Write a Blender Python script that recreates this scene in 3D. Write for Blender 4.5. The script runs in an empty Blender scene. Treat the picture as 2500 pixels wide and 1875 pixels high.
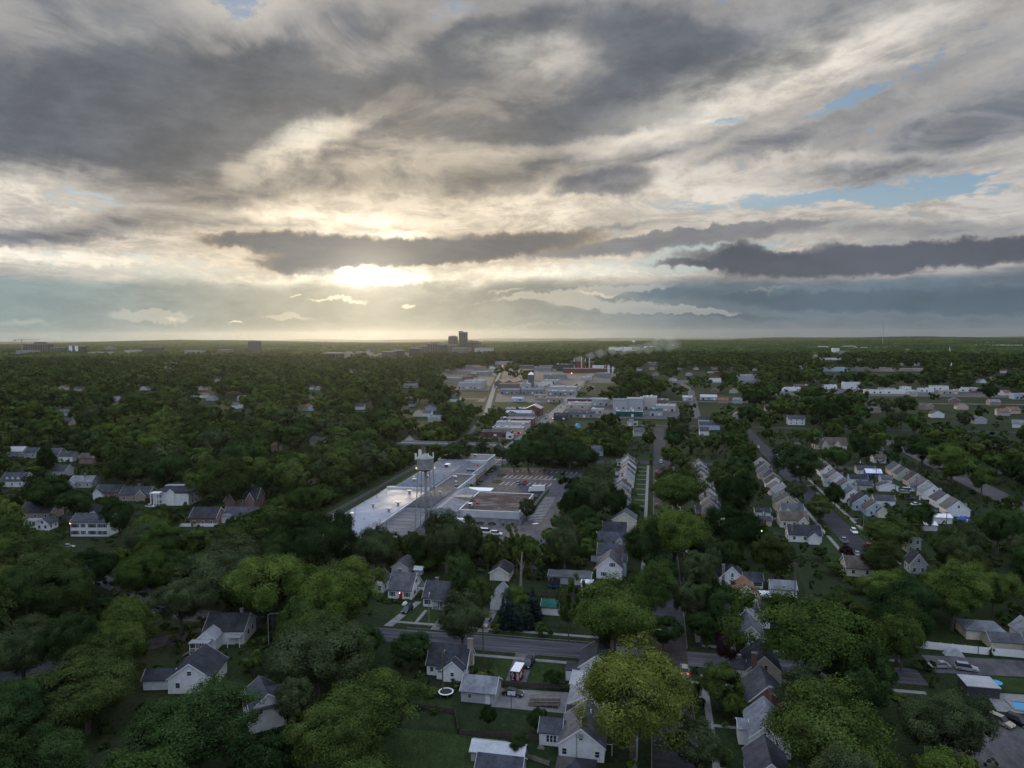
import bpy, bmesh, math, random
import numpy as np
from mathutils import Vector, Matrix, Euler
SC = bpy.context.scene
COL = SC.collection
R = math.radians
# ------------------------------------------------------------------ camera
CAMZ = 80.0
F_PX = 1734.0                       # focal length in pixels of a 2500 px wide frame
PITCH = math.atan((937.5 - 820.0) / F_PX)
ROLL = R(0.28)
cam_d = bpy.data.cameras.new('camera'); cam = bpy.data.objects.new('camera', cam_d); COL.objects.link(cam)
cam_d.sensor_width = 36.0; cam_d.lens = 36.0 * F_PX / 2500.0
cam_d.clip_start = 1.0; cam_d.clip_end = 90000.0
_f = Vector((0, math.cos(PITCH), -math.sin(PITCH))); _r0 = Vector((1, 0, 0)); _u0 = _r0.cross(_f)
_r = _r0 * math.cos(ROLL) - _u0 * math.sin(ROLL); _u = _u0 * math.cos(ROLL) + _r0 * math.sin(ROLL)
CM = Matrix(((_r.x, _u.x, -_f.x), (_r.y, _u.y, -_f.y), (_r.z, _u.z, -_f.z)))
cam.matrix_world = Matrix.Translation((0, 0, CAMZ)) @ CM.to_4x4()
SC.camera = cam
def ray(px, py):
    return (_r * ((px - 1250) / F_PX) + _u * ((937.5 - py) / F_PX) + _f)
def G(px, py, z=0.0):
    """the point of the place that lies at height z under a point of the survey picture"""
    d = ray(px, py); t = (z - CAMZ) / d.z
    return Vector((d.x * t, d.y * t, z))
def proj(x, y, z):
    v = Vector((x, y, z - CAMZ)); w = v.dot(_f)
    return 1250 + F_PX * v.dot(_r) / w, 937.5 - F_PX * v.dot(_u) / w, w

# ------------------------------------------------------------------ node helper
class NT:
    def __init__(s, tree):
        s.t = tree; s.n = tree.nodes; s.l = tree.links
    def put(s, sock, v):
        if v is None: return
        if isinstance(v, bpy.types.NodeSocket): s.l.new(v, sock)
        else: sock.default_value = v
    def node(s, typ, ins=None, **props):
        nd = s.n.new(typ)
        for k, v in props.items(): setattr(nd, k, v)
        for k, v in (ins or {}).items(): s.put(nd.inputs[k], v)
        return nd
    def m(s, op, a, b=None, c=None, clamp=False):
        nd = s.node('ShaderNodeMath', operation=op, use_clamp=clamp)
        for i, v in enumerate((a, b, c)):
            if v is not None: s.put(nd.inputs[i], v)
        return nd.outputs[0]
    def v(s, op, a, b=None, scale=None):
        nd = s.node('ShaderNodeVectorMath', operation=op)
        s.put(nd.inputs[0], a)
        if b is not None: s.put(nd.inputs[1], b)
        if scale is not None: s.put(nd.inputs['Scale'], scale)
        return nd.outputs['Value'] if op in ('LENGTH', 'DOT_PRODUCT', 'DISTANCE') else nd.outputs[0]
    def mix(s, f, a, b, blend='MIX'):
        nd = s.node('ShaderNodeMix', data_type='RGBA', blend_type=blend)
        s.put(nd.inputs[0], f)
        for i, q in ((6, a), (7, b)):
            s.put(nd.inputs[i], (*q, 1) if isinstance(q, tuple) and len(q) == 3 else q)
        return nd.outputs[2]
    def dim(s, col, f):                 # colour times a number
        nd = s.node('ShaderNodeMix', data_type='RGBA', clamp_factor=False)
        s.put(nd.inputs[0], f); s.put(nd.inputs[6], (0, 0, 0, 1)); s.put(nd.inputs[7], col if not isinstance(col, tuple) else (*col, 1))
        return nd.outputs[2]
    def plus(s, col, c2, f):            # colour plus c2 times a number
        nd = s.node('ShaderNodeMix', data_type='RGBA', blend_type='ADD', clamp_factor=False)
        s.put(nd.inputs[0], f); s.put(nd.inputs[6], col); s.put(nd.inputs[7], (*c2, 1))
        return nd.outputs[2]
    def ss(s, x, a, b, lo=0.0, hi=1.0):
        nd = s.node('ShaderNodeMapRange', interpolation_type='SMOOTHSTEP')
        for i, q in enumerate((x, a, b, lo, hi)): s.put(nd.inputs[i], q)
        return nd.outputs[0]
    def noise(s, vec, scale, detail=4, rough=0.55, dist=0.0, col=False):
        nd = s.node('ShaderNodeTexNoise', {'Vector': vec, 'Scale': scale, 'Detail': detail, 'Roughness': rough, 'Distortion': dist})
        return nd.outputs['Color' if col else 'Fac']
    def ramp(s, f, stops):
        nd = s.node('ShaderNodeValToRGB', {'Fac': f}); cr = nd.color_ramp
        while len(cr.elements) < len(stops): cr.elements.new(0.5)
        for e, (p, c) in zip(cr.elements, stops):
            e.position = p; e.color = (*c, 1) if len(c) == 3 else c
        return nd.outputs[0]
def srgb(r, g, b):
    return tuple(((c / 255) / 12.92 if c / 255 <= 0.04045 else ((c / 255 + 0.055) / 1.055) ** 2.4) for c in (r, g, b))

# ------------------------------------------------------------------ sky
SUN_AZ, SUN_EL = math.atan((900 - 1250) / F_PX), R(5.0)
W = bpy.data.worlds.new('World'); SC.world = W; W.use_nodes = True
W.node_tree.nodes.clear()
def build_sky():
    n = NT(W.node_tree)
    d = n.node('ShaderNodeTexCoord').outputs['Generated']
    xyz = n.node('ShaderNodeSeparateXYZ', {0: d}).outputs
    z = n.m('MAXIMUM', xyz[2], 0.0)
    # cloud-deck coordinates: the direction meets a flat deck overhead; streets run toward the sunset
    k = n.m('ADD', z, 0.07)
    deck = n.node('ShaderNodeCombineXYZ', {0: n.m('DIVIDE', xyz[0], k), 1: n.m('DIVIDE', xyz[1], k), 2: 0.0}).outputs[0]
    deck = n.node('ShaderNodeMapping', {'Vector': deck, 'Rotation': (0, 0, -R(14)), 'Scale': (1.05, 0.80, 1.0)}).outputs[0]
    warpn = n.noise(deck, 1.1, 2, 0.5, col=True)
    deckw = n.v('ADD', deck, n.v('SCALE', n.v('SUBTRACT', warpn, (0.5, 0.5, 0.5)), scale=0.9))
    n1 = n.noise(deckw, 1.5, 5, 0.56)           # broad billows
    n2 = n.noise(deckw, 5.0, 6, 0.66)            # ripples
    # anisotropic detail near the horizon, laid on the sky sphere
    band = n.node('ShaderNodeMapping', {'Vector': d, 'Scale': (1.0, 1.0, 2.3)}).outputs[0]
    n3 = n.noise(band, 5.5, 6, 0.62)
    n4 = n.noise(band, 20.0, 6, 0.66)
    w1 = n.v('SCALE', n.v('SUBTRACT', n.noise(band, 5.0, 3, 0.6, col=True), (0.5, 0.5, 0.5)), scale=0.16)
    w2 = n.v('SCALE', n.v('SUBTRACT', n.noise(d, 42.0, 3, 0.65, col=True), (0.5, 0.5, 0.5)), scale=0.022)
    w1 = n.v('MULTIPLY', w1, (1.0, 1.0, 0.42))
    dw = n.v('ADD', n.v('ADD', d, w1), w2)
    dn = n.v('ADD', n.v('ADD', d, n.v('SCALE', w1, scale=0.35)), w2)
    # tangent plane of the western sky, so that each cloud is two cheap nodes
    front = n.m('GREATER_THAN', xyz[1], 0.08)
    memo = {}
    def plane(vec, rot):
        key = (vec.node.name, rot)
        if key not in memo:
            y = n.m('MAXIMUM', n.v('DOT_PRODUCT', vec, (0, 1, 0)), 0.05)
            c, s_ = math.cos(R(rot)), math.sin(R(rot))
            vv = n.v('SCALE', vec, scale=n.m('DIVIDE', 1.0, y))
            memo[key] = n.node('ShaderNodeCombineXYZ', {0: n.v('DOT_PRODUCT', vv, (c, 0, s_)), 1: n.v('DOT_PRODUCT', vv, (-s_, 0, c)), 2: 0.0}).outputs[0]
        return memo[key]
    def blob(px, py, rx, ry, rot=0.0, vec=None, quad=True):
        vec = vec if vec is not None else dw
        rot = min((-3, 5, 22), key=lambda q: abs(q - rot))
        c_ = ray(px, py); u, w = c_.x / c_.y, c_.z / c_.y
        c, s_ = math.cos(R(rot)), math.sin(R(rot)); u, w = c * u + s_ * w, -s_ * u + c * w
        gx, gy = (1.1, 1.1) if quad else (1.0, 1.0)
        sx, sy = F_PX / (rx * gx), F_PX / (ry * gy)
        ma = n.node('ShaderNodeVectorMath', {0: plane(vec, rot), 1: (sx, sy, 0), 2: (-u * sx, -w * sy, 0)}, operation='MULTIPLY_ADD')
        r2 = n.v('DOT_PRODUCT', ma.outputs[0], ma.outputs[0])
        f = n.m('SUBTRACT', 1.0, r2, clamp=True)
        return n.m('MULTIPLY', f, f)
    def total(lst, vec=None, quad=True):
        acc = None; memo.clear()
        rnd = lambda rot: min((-3, 5, 22), key=lambda q: abs(q - rot))
        for (px, py, rx, ry, rot, amp) in sorted(lst, key=lambda q: rnd(q[4])):
            b = blob(px, py, rx, ry, rot, vec, quad)
            acc = n.m('MULTIPLY', b, amp) if acc is None else n.m('MULTIPLY_ADD', b, amp, acc)
        return n.m('MULTIPLY', acc, front)
    sunb = lambda r: n.m('MULTIPLY', blob(905, 690, r, r * 0.8, 0, d), front)
    glow = n.m('ADD', n.m('MULTIPLY', sunb(800), 0.7), n.m('MULTIPLY', sunb(1900), 0.3))
    # clear air behind the clouds
    nis = n.node('ShaderNodeTexSky', sky_type='NISHITA', sun_disc=False, sun_elevation=R(8), sun_rotation=SUN_AZ, dust_density=2.0, air_density=1.2).outputs[0]
    nis = n.dim(nis, 0.035)
    el = z
    clear = n.ramp(el, [(0.0, srgb(150, 165, 168)), (0.07, srgb(178, 202, 205)), (0.18, srgb(140, 176, 206)), (0.45, srgb(112, 150, 196))])
    base = n.mix(0.25, clear, nis)
    base = n.mix(n.m('MULTIPLY', glow, 0.7, clamp=True), base, srgb(238, 232, 214))
    # thin bright deck
    cream = n.mix(n.m('MULTIPLY', glow, 1.3, clamp=True), srgb(192, 189, 186), srgb(238, 222, 198))
    holes = total([(2230, 462, 500, 34, 8, 1.35), (1790, 285, 110, 22, 10, 1.3), (2120, 232, 150, 20, 14, 1.3), (600, 10, 210, 95, 0, 1.2), (800, 115, 130, 60, 0, 0.9),
                   (300, 655, 560, 55, -3, 1.1), (1560, 655, 430, 44, 3, 1.3), (1900, 500, 420, 40, 6, 0.9), (1170, 40, 230, 50, 0, 0.5), (845, 310, 60, 30, 30, 0.8), (1480, 330, 150, 30, 0, 0.5)])
    n34 = n.m('ADD', n.m('MULTIPLY', n3, 0.6), n.m('MULTIPLY', n4, 0.4))
    cov = n.m('ADD', n.m('ADD', n.m('MULTIPLY', n1, 0.6), n.m('MULTIPLY', n2, 1.2)), n.m('MULTIPLY', n.m('SUBTRACT', n34, 0.5), 2.4))
    cov = n.m('SUBTRACT', cov, n.m('MULTIPLY', holes, 0.42))
    covA = n.ss(cov, 0.36, 0.72)
    shade = n.ss(n.m('ADD', n.m('MULTIPLY', n2, 0.55), n.m('MULTIPLY', n34, 0.55)), 0.42, 0.66, 0.66, 1.14)
    creamS = n.dim(cream, shade)
    col = n.mix(covA, base, creamS)
    # grey bellies of the deck
    dark = total([(330, 300, 760, 210, 8, 1.0), (560, 250, 620, 130, 14, 0.5), (150, 170, 620, 190, 8, 0.35), (900, 170, 640, 190, 16, 0.25), (400, 490, 330, 70, 5, 0.6),
                  (1660, 190, 560, 170, 14, 0.6), (1250, 130, 430, 120, 5, 0.4), (1230, 300, 420, 110, 5, 0.5), (1500, 290, 420, 90, 14, 0.35), (1400, 50, 460, 110, 0, 0.4), (2000, 120, 300, 60, 22, 0.35),
                  (2400, 300, 640, 110, 19, 0.4), (1980, 330, 420, 60, 16, 0.35), (1770, 350, 260, 60, 5, 0.35), (2330, 110, 300, 70, 15, 0.3), (1350, 420, 500, 50, 5, 0.3),
                  (880, 440, 500, 60, -8, 0.35), (150, 570, 620, 44, 3, 0.55), (620, 560, 420, 40, 0, 0.35), (2300, 545, 500, 34, 3, 0.4), (2100, 410, 420, 30, 12, 0.25)])
    bill = n.m('SUBTRACT', n.m('ADD', n.m('MULTIPLY', n1, 0.7), n.m('ADD', n.m('MULTIPLY', n2, 0.55), n.m('MULTIPLY', n34, 0.55))), 0.9)
    light = total([(40, 480, 460, 100, -22, 0.7), (620, 515, 460, 60, 6, 0.5), (790, 310, 300, 46, 38, 0.55), (960, 110, 300, 60, 28, 0.5), (1430, 345, 300, 40, 3, 0.6), (1180, 360, 300, 30, 0, 0.25),
                   (1880, 200, 640, 70, 24, 0.75), (2330, 30, 520, 110, 28, 0.55), (1650, 400, 420, 30, 14, 0.4), (2000, 400, 640, 34, 12, 0.55), (1330, 510, 500, 50, 2, 0.5), (2000, 520, 700, 40, 3, 0.5), (1050, 510, 380, 50, 0, 0.3),
                   (100, 620, 560, 24, 3, 0.5), (1385, 120, 70, 60, 0, 0.45), (640, 390, 420, 24, 14, 0.3), (1150, 10, 180, 30, 0, 0.3)])
    lift = n.ss(z, 0.05, 0.3, 0.05, 0.26)
    dk = n.m('ADD', n.m('ADD', n.m('MULTIPLY', dark, 1.0), n.m('MULTIPLY', bill, 1.6)), lift)
    dk = n.m('SUBTRACT', dk, n.m('MULTIPLY', light, 0.75))
    dk = n.ss(n.m('SUBTRACT', dk, n.m('MULTIPLY', holes, 0.25)), -0.2, 1.05)
    greyc = n.mix(n.m('MULTIPLY', glow, 0.9, clamp=True), srgb(97, 106, 118), srgb(142, 134, 122))
    midc = n.mix(n.m('MULTIPLY', glow, 1.0, clamp=True), srgb(150, 152, 157), srgb(196, 181, 158))
    belly = n.mix(n.ss(dk, 0.40, 1.0), midc, greyc)
    belly = n.dim(belly, n.ss(n34, 0.36, 0.64, 0.80, 1.20))
    col = n.mix(n.ss(dk, 0.0, 0.5), col, belly)
    # low banks with firmer edges
    def bank(lst, lo, hi, top, bot, vec=None, amp=1.0):
        t = total(lst, vec, quad=False)
        t = n.m('ADD', t, n.m('MULTIPLY', n.m('SUBTRACT', n34, 0.5), 1.2))
        f = n.ss(t, lo, hi)
        c = n.mix(n.ss(t, lo, hi + 0.35), top, bot)
        c = n.dim(c, n.ss(n3, 0.35, 0.65, 0.9, 1.12))
        return n.m('MULTIPLY', f, amp), c
    for args in (
        ([(1490, 455, 175, 66, 0, 1.2), (1420, 470, 120, 50, 0, .5)], 0.1, 0.75, srgb(152, 148, 146), srgb(100, 104, 114), dw, 0.9),
        ([(1620, 592, 560, 34, 2, 1.1), (1800, 560, 400, 18, 4, 0.8), (1450, 560, 260, 16, 4, 0.6)], 0.08, 0.62, srgb(146, 146, 146), srgb(112, 117, 126), dn, 0.78),
        ([(820, 604, 360, 50, -3, 1.3), (1130, 606, 520, 46, 3, 1.2), (740, 650, 180, 30, -5, 0.9), (560, 590, 160, 26, -5, .5)], 0.08, 0.5, srgb(160, 146, 124), srgb(104, 105, 109), dn, 0.9),
    ):
        f, c = bank(*args); col = n.mix(f, col, c)
    # brightness round the sun, before the lowest banks
    sunrim = total([(905, 682, 190, 60, 0, 1.0), (1080, 690, 420, 40, 2, 0.75), (700, 700, 500, 26, -4, 0.55), (800, 535, 320, 34, -2, 0.42), (900, 572, 420, 12, 0, 0.5), (60, 470, 360, 90, -20, 0.3), (740, 330, 140, 50, 30, 0.45), (1620, 470, 500, 60, 10, 0.18),
                    (1850, 190, 520, 100, 25, 0.30), (1290, 130, 200, 70, 0, 0.2), (80, 628, 420, 26, 0, 0.35), (1300, 680, 330, 26, 3, 0.3)], dn)
    sr = n.m('MULTIPLY', sunrim, n.ss(n34, 0.38, 0.6, 0.35, 1.35))
    sr = n.m('MULTIPLY', sr, n.m('SUBTRACT', 1.0, total([(820, 612, 420, 60, -3, 1.3), (1130, 605, 560, 50, 3, 1.2)], dn, False), clamp=True))
    col = n.plus(col, (1.0, 0.9, 0.7), n.m('MULTIPLY', sr, 0.95))
    # distant cloud and rain above the horizon
    hz = n.m('ADD', xyz[2], n.m('MULTIPLY', n.m('SUBTRACT', n3, 0.5), 0.035))
    hzf = n.ss(hz, 0.062, 0.088, 1.0, 0.0)
    hc = n.mix(n.m('MULTIPLY', sunb(750), 0.75, clamp=True), n.mix(n.ss(xyz[0], -0.25, 0.4), srgb(132, 152, 154), srgb(88, 106, 121)), srgb(180, 169, 144))
    hc = n.dim(hc, n.ss(n34, 0.38, 0.62, 0.86, 1.13))
    col = n.mix(n.m('MULTIPLY', hzf, 0.9), col, hc)
    for args in (
        ([(2180, 628, 600, 50, 5, 1.4), (1800, 636, 240, 40, 0, 0.9), (1810, 608, 76, 40, 0, 0.7), (2450, 605, 420, 56, 6, 0.8), (2050, 600, 120, 30, 0, .4), (1680, 650, 200, 14, 0, .5)], 0.12, 0.50, srgb(142, 140, 140), srgb(88, 93, 104), dn, 0.97),
        ([(2150, 740, 900, 44, 1, 1.2), (2450, 715, 500, 50, 0, 0.9), (1750, 766, 420, 18, 0, 0.9)], 0.15, 0.6, srgb(112, 130, 142), srgb(84, 101, 115), dn, 0.85),
    ):
        f, c = bank(*args); col = n.mix(f, col, c)
    # small sunlit cumulus and torn edges low down
    tops = total([(370, 765, 150, 26, 0, 1.0), (700, 775, 110, 13, 0, 0.6), (1050, 720, 60, 0.1, 0, 0), (60, 790, 160, 22, 8, 0.5), (1500, 745, 260, 26, 0, 0.8), (1650, 757, 260, 14, 0, 0.8), (1480, 710, 260, 20, 3, 0.7), (1300, 725, 300, 14, 3, 0.5), (260, 660, 190, 22, 3, 0.6)], dn, False)
    tf = n.ss(n.m('ADD', tops, n.m('MULTIPLY', n.m('SUBTRACT', n4, 0.5), 0.9)), 0.25, 0.5)
    col = n.mix(n.m('MULTIPLY', tf, 0.45), col, n.mix(n.m('MULTIPLY', glow, 1.2, clamp=True), srgb(176, 184, 186), srgb(232, 220, 196)))
    lit = total([(820, 733, 95, 8, 0, 1.0), (985, 746, 24, 9, 0, 1.2), (575, 786, 30, 5, 0, 0.8), (725, 722, 20, 5, 0, 0.7), (420, 770, 60, 6, 0, 0.4), (1470, 716, 120, 9, 0, 0.42), (1240, 713, 90, 8, 4, 0.4), (1840, 707, 170, 7, 3, 0.22), (860, 815, 260, 8, 0, 0.16), (1300, 795, 330, 10, 2, 0.22), (130, 822, 160, 8, 0, 0.2), (2150, 815, 400, 5, 0, 0.10)], dn, False)
    lf = n.m('MULTIPLY', n.ss(n.m('ADD', lit, n.m('MULTIPLY', n.m('SUBTRACT', n4, 0.5), 0.6)), 0.05, 0.8), n.ss(lit, 0.0, 0.25))
    col = n.mix(n.m('MULTIPLY', lf, 0.85), col, srgb(255, 236, 205))
    # the sun behind the gap
    core = n.m('ADD', n.ss(total([(905, 674, 100, 32, 0, 1.0), (860, 664, 56, 18, 0, 0.5), (960, 688, 150, 18, 2, 0.6)], dn, False), 0.0, 0.75), n.m('ADD', n.m('MULTIPLY', sunb(300), 0.10), n.m('MULTIPLY', sunb(150), 0.16)))
    col = n.plus(col, (1.0, 0.9, 0.68), n.m('MULTIPLY', core, 1.3))
    # unseen overhead and eastern sky: broken cloud, pale blue, brightened to light the town
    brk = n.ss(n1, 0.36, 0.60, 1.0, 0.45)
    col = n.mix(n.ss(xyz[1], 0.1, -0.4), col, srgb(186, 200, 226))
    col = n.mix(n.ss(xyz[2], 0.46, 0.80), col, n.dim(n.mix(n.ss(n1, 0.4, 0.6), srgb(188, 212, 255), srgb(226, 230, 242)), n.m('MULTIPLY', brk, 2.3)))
    # below the horizon
    col = n.mix(n.ss(xyz[2], -0.02, -0.002), srgb(96, 104, 96), col)
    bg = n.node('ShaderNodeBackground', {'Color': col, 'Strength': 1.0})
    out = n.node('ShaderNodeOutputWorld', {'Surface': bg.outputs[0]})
build_sky()
W.cycles.sampling_method = 'NONE'
# ------------------------------------------------------------------ sun, exposure, cycles
sun_d = bpy.data.lights.new('sun', 'SUN'); sun = bpy.data.objects.new('sun', sun_d); COL.objects.link(sun)
sun_d.energy = 1.6; sun_d.angle = R(10); sun_d.color = (1.0, 0.80, 0.55)
_sd = Vector((math.sin(SUN_AZ) * math.cos(R(8)), math.cos(SUN_AZ) * math.cos(R(8)), math.sin(R(8))))
sun.rotation_euler = _sd.to_track_quat('Z', 'Y').to_euler()
SC.view_settings.view_transform = 'Standard'; SC.view_settings.look = 'None'
SC.view_settings.exposure = 0.0; SC.view_settings.gamma = 1.0
cy = SC.cycles
cy.max_bounces = 5; cy.diffuse_bounces = 2; cy.glossy_bounces = 2; cy.transmission_bounces = 2; cy.transparent_max_bounces = 4; cy.volume_bounces = 1
cy.caustics_reflective = False; cy.caustics_refractive = False
cy.use_adaptive_sampling = True; cy.adaptive_threshold = 0.02
# ------------------------------------------------------------------ street grid of the town: s runs across, t runs away along the streets
TH = math.atan((1598 - 1250) / F_PX)
EF = Vector((math.sin(TH), math.cos(TH), 0)); ER = Vector((math.cos(TH), -math.sin(TH), 0))
def S(s, t, z=0.0):
    return Vector((ER.x * s + EF.x * t, ER.y * s + EF.y * t, z))
def ST(p): return p.dot(ER), p.dot(EF)
def frame(s, t, yaw=0.0, z=0.0):
    """local x = across, y = away, turned by yaw degrees"""
    return Matrix.Translation(S(s, t, z)) @ Matrix.Rotation(-TH + R(yaw), 4, 'Z')
GRID0 = Matrix.Rotation(-TH, 4, 'Z')

def tag(o, label=None, cat=None, group=None, kind=None):
    if label: o['label'] = label
    if cat: o['category'] = cat
    if group: o['group'] = group
    if kind: o['kind'] = kind
    return o
def empty(name, M, label, cat, group=None):
    o = bpy.data.objects.new(name, None); COL.objects.link(o); o.matrix_world = M; o.empty_display_size = 0.5
    return tag(o, label, cat, group)
class MB:
    """collects shapes for one mesh; material slots by name"""
    def __init__(s, M=None): s.v = []; s.f = []; s.m = []; s.M = M; s.mats = []
    def mi(s, mat):
        if mat not in s.mats: s.mats.append(mat)
        return s.mats.index(mat)
    def add(s, vs, fs, mat=None, T=None):
        b = len(s.v); k = s.mi(mat)
        for p in vs:
            p = Vector(p)
            if T is not None: p = T @ p
            s.v.append(p)
        for f in fs: s.f.append([b + i for i in f]); s.m.append(k)
        return s
    def box(s, x0, x1, y0, y1, z0, z1, mat=None, T=None):
        return s.add([(x0, y0, z0), (x1, y0, z0), (x1, y1, z0), (x0, y1, z0), (x0, y0, z1), (x1, y0, z1), (x1, y1, z1), (x0, y1, z1)],
                     [(0, 3, 2, 1), (4, 5, 6, 7), (0, 1, 5, 4), (1, 2, 6, 5), (2, 3, 7, 6), (3, 0, 4, 7)], mat, T)
    def extrude(s, prof, a0, a1, axis='y', mat=None, T=None):
        """profile of (u, z) pairs swept along y (u = x) or along x (u = y)"""
        n = len(prof)
        if axis == 'y': vs = [(u, a0, z) for u, z in prof] + [(u, a1, z) for u, z in prof]
        else: vs = [(a0, u, z) for u, z in prof] + [(a1, u, z) for u, z in prof]
        fs = [tuple(range(n))[::-1], tuple(range(n, 2 * n))] + [(i, (i + 1) % n, n + (i + 1) % n, n + i) for i in range(n)]
        return s.add(vs, fs, mat, T)
    def tube(s, p, q, r0, r1=None, n=8, mat=None, cap=True, T=None):
        p, q = Vector(p), Vector(q); r1 = r0 if r1 is None else r1
        d = (q - p).normalized(); a = d.orthogonal().normalized(); b = d.cross(a)
        vs = [p + (a * math.cos(2 * math.pi * i / n) + b * math.sin(2 * math.pi * i / n)) * r0 for i in range(n)]
        vs += [q + (a * math.cos(2 * math.pi * i / n) + b * math.sin(2 * math.pi * i / n)) * r1 for i in range(n)]
        fs = [(i, (i + 1) % n, n + (i + 1) % n, n + i) for i in range(n)]
        if cap: fs += [tuple(range(n))[::-1], tuple(range(n, 2 * n))]
        return s.add(vs, fs, mat, T)
    def lathe(s, prof, n=24, mat=None, T=None, x=0, y=0):
        vs = []; fs = []
        for r, z in prof: vs += [(x + r * math.cos(2 * math.pi * i / n), y + r * math.sin(2 * math.pi * i / n), z) for i in range(n)]
        for k in range(len(prof) - 1):
            fs += [(k * n + i, k * n + (i + 1) % n, (k + 1) * n + (i + 1) % n, (k + 1) * n + i) for i in range(n)]
        return s.add(vs, fs, mat, T)
    def flat(s, pts, z=0.0, mat=None, T=None):
        return s.add([(p[0], p[1], z if len(p) < 3 else p[2]) for p in pts], [tuple(range(len(pts)))], mat, T)
    def ribbon(s, line, w, z=0.0, mat=None):
        """a strip of width w along a line of (x, y) points"""
        L = [Vector((p[0], p[1], 0)) for p in line]; vs = []
        for i, p in enumerate(L):
            d = (L[min(i + 1, len(L) - 1)] - L[max(i - 1, 0)]).normalized(); nrm = Vector((-d.y, d.x, 0))
            ww = w[i] if isinstance(w, (list, tuple)) else w
            vs += [p + nrm * ww / 2 + Vector((0, 0, z)), p - nrm * ww / 2 + Vector((0, 0, z))]
        return s.add(vs, [(2 * i, 2 * i + 1, 2 * i + 3, 2 * i + 2) for i in range(len(L) - 1)], mat)
    def build(s, name, parent=None, smooth=False, M=None):
        me = bpy.data.meshes.new(name); me.from_pydata([tuple(p) for p in s.v], [], s.f)
        for mt in s.mats: me.materials.append(MATS[mt] if isinstance(mt, str) else mt)
        me.polygons.foreach_set('material_index', s.m)
        if smooth: me.polygons.foreach_set('use_smooth', [True] * len(s.f))
        bm = bmesh.new(); bm.from_mesh(me); bmesh.ops.recalc_face_normals(bm, faces=bm.faces); bm.to_mesh(me); bm.free()
        o = bpy.data.objects.new(name, me); COL.objects.link(o)
        if parent is not None: o.parent = parent
        if M is not None: o.matrix_world = M
        return o
def obj(name, fn, parent=None, smooth=False, M=None):
    b = MB(); fn(b); return b.build(name, parent, smooth, M)
def copy_tree(o, parent=None):
    c = o.copy(); COL.objects.link(c)
    if parent is not None: c.parent = parent
    for ch in o.children: copy_tree(ch, c)
    return c
# ------------------------------------------------------------------ materials
MATS = {}
def mat(name, build):
    m = bpy.data.materials.new(name); m.use_nodes = True; m.node_tree.nodes.clear()
    n = NT(m.node_tree); p = n.node('ShaderNodeBsdfPrincipled')
    o = n.node('ShaderNodeOutputMaterial', {'Surface': p.outputs[0]})
    build(n, p, o); MATS[name] = m
    return m
def plain(name, col, rough=0.75, var=0.18, scale=0.6, metal=0.0, fine=6.0, spec=0.3, bump=0.0, rand=0.0):
    """a weathered surface: broad and fine mottling over a base colour"""
    def b(n, p, o):
        tc = n.node('ShaderNodeTexCoord').outputs['Object']
        a = n.noise(tc, scale, 3, 0.6); c = n.noise(tc, scale * fine, 3, 0.65)
        f = n.m('ADD', n.m('MULTIPLY', a, 0.6), n.m('MULTIPLY', c, 0.4))
        f = n.ss(f, 0.3, 0.7, 1.0 - var, 1.0 + var)
        if rand:
            f = n.m('MULTIPLY', f, n.m('MULTIPLY_ADD', n.node('ShaderNodeObjectInfo').outputs['Random'], 2 * rand, 1 - rand))
        n.put(p.inputs['Base Color'], n.dim(col, f)); n.put(p.inputs['Roughness'], rough); n.put(p.inputs['Metallic'], metal)
        n.put(p.inputs['Specular IOR Level'], spec)
        if bump:
            n.put(p.inputs['Normal'], n.node('ShaderNodeBump', {'Height': c, 'Strength': bump, 'Distance': 0.05}).outputs[0])
    return mat(name, b)
def siding(name, col, pitch=0.22, brick=False, mortar=(0.32, 0.3, 0.28)):
    def b(n, p, o):
        tc = n.node('ShaderNodeTexCoord').outputs['Object']
        f = n.ss(n.noise(tc, 0.8, 4, 0.6), 0.3, 0.7, 0.86, 1.08)
        if brick:
            xyz = n.node('ShaderNodeSeparateXYZ', {0: tc}).outputs
            uv = n.node('ShaderNodeCombineXYZ', {0: n.m('ADD', xyz[0], xyz[1]), 1: xyz[2], 2: 0.0}).outputs[0]
            bt = n.node('ShaderNodeTexBrick', {'Vector': uv, 'Color1': (*col, 1), 'Color2': (col[0] * 0.6, col[1] * 0.6, col[2] * 0.65, 1), 'Mortar': (*mortar, 1), 'Scale': 2.2, 'Mortar Size': 0.03}).outputs[0]
            n.put(p.inputs['Base Color'], n.dim(bt, f))
        else:
            z = n.node('ShaderNodeSeparateXYZ', {0: tc}).outputs[2]
            g = n.ss(n.m('FRACT', n.m('DIVIDE', z, pitch)), 0.0, 0.18, 0.72, 1.0)
            n.put(p.inputs['Base Color'], n.dim(col, n.m('MULTIPLY', f, g)))
        n.put(p.inputs['Roughness'], 0.7); n.put(p.inputs['Specular IOR Level'], 0.25)
    return mat(name, b)
def shingle(name, col, row=0.3):
    def b(n, p, o):
        tc = n.node('ShaderNodeTexCoord').outputs['Object']
        br = n.noise(n.node('ShaderNodeMapping', {'Vector': tc, 'Scale': (1, 1, .35)}).outputs[0], 0.5, 4, 0.7); fi = n.noise(tc, 7.0, 3, 0.7)
        z = n.node('ShaderNodeSeparateXYZ', {0: tc}).outputs[2]
        g = n.ss(n.m('FRACT', n.m('DIVIDE', z, row * 0.6)), 0.0, 0.3, 0.8, 1.0)
        f = n.m('MULTIPLY', n.m('MULTIPLY', n.ss(br, 0.3, 0.7, 0.68, 1.3), n.ss(fi, 0.3, 0.7, 0.7, 1.3)), g)
        n.put(p.inputs['Base Color'], n.dim(col, f)); n.put(p.inputs['Roughness'], 0.85); n.put(p.inputs['Specular IOR Level'], 0.12)
    return mat(name, b)
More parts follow.
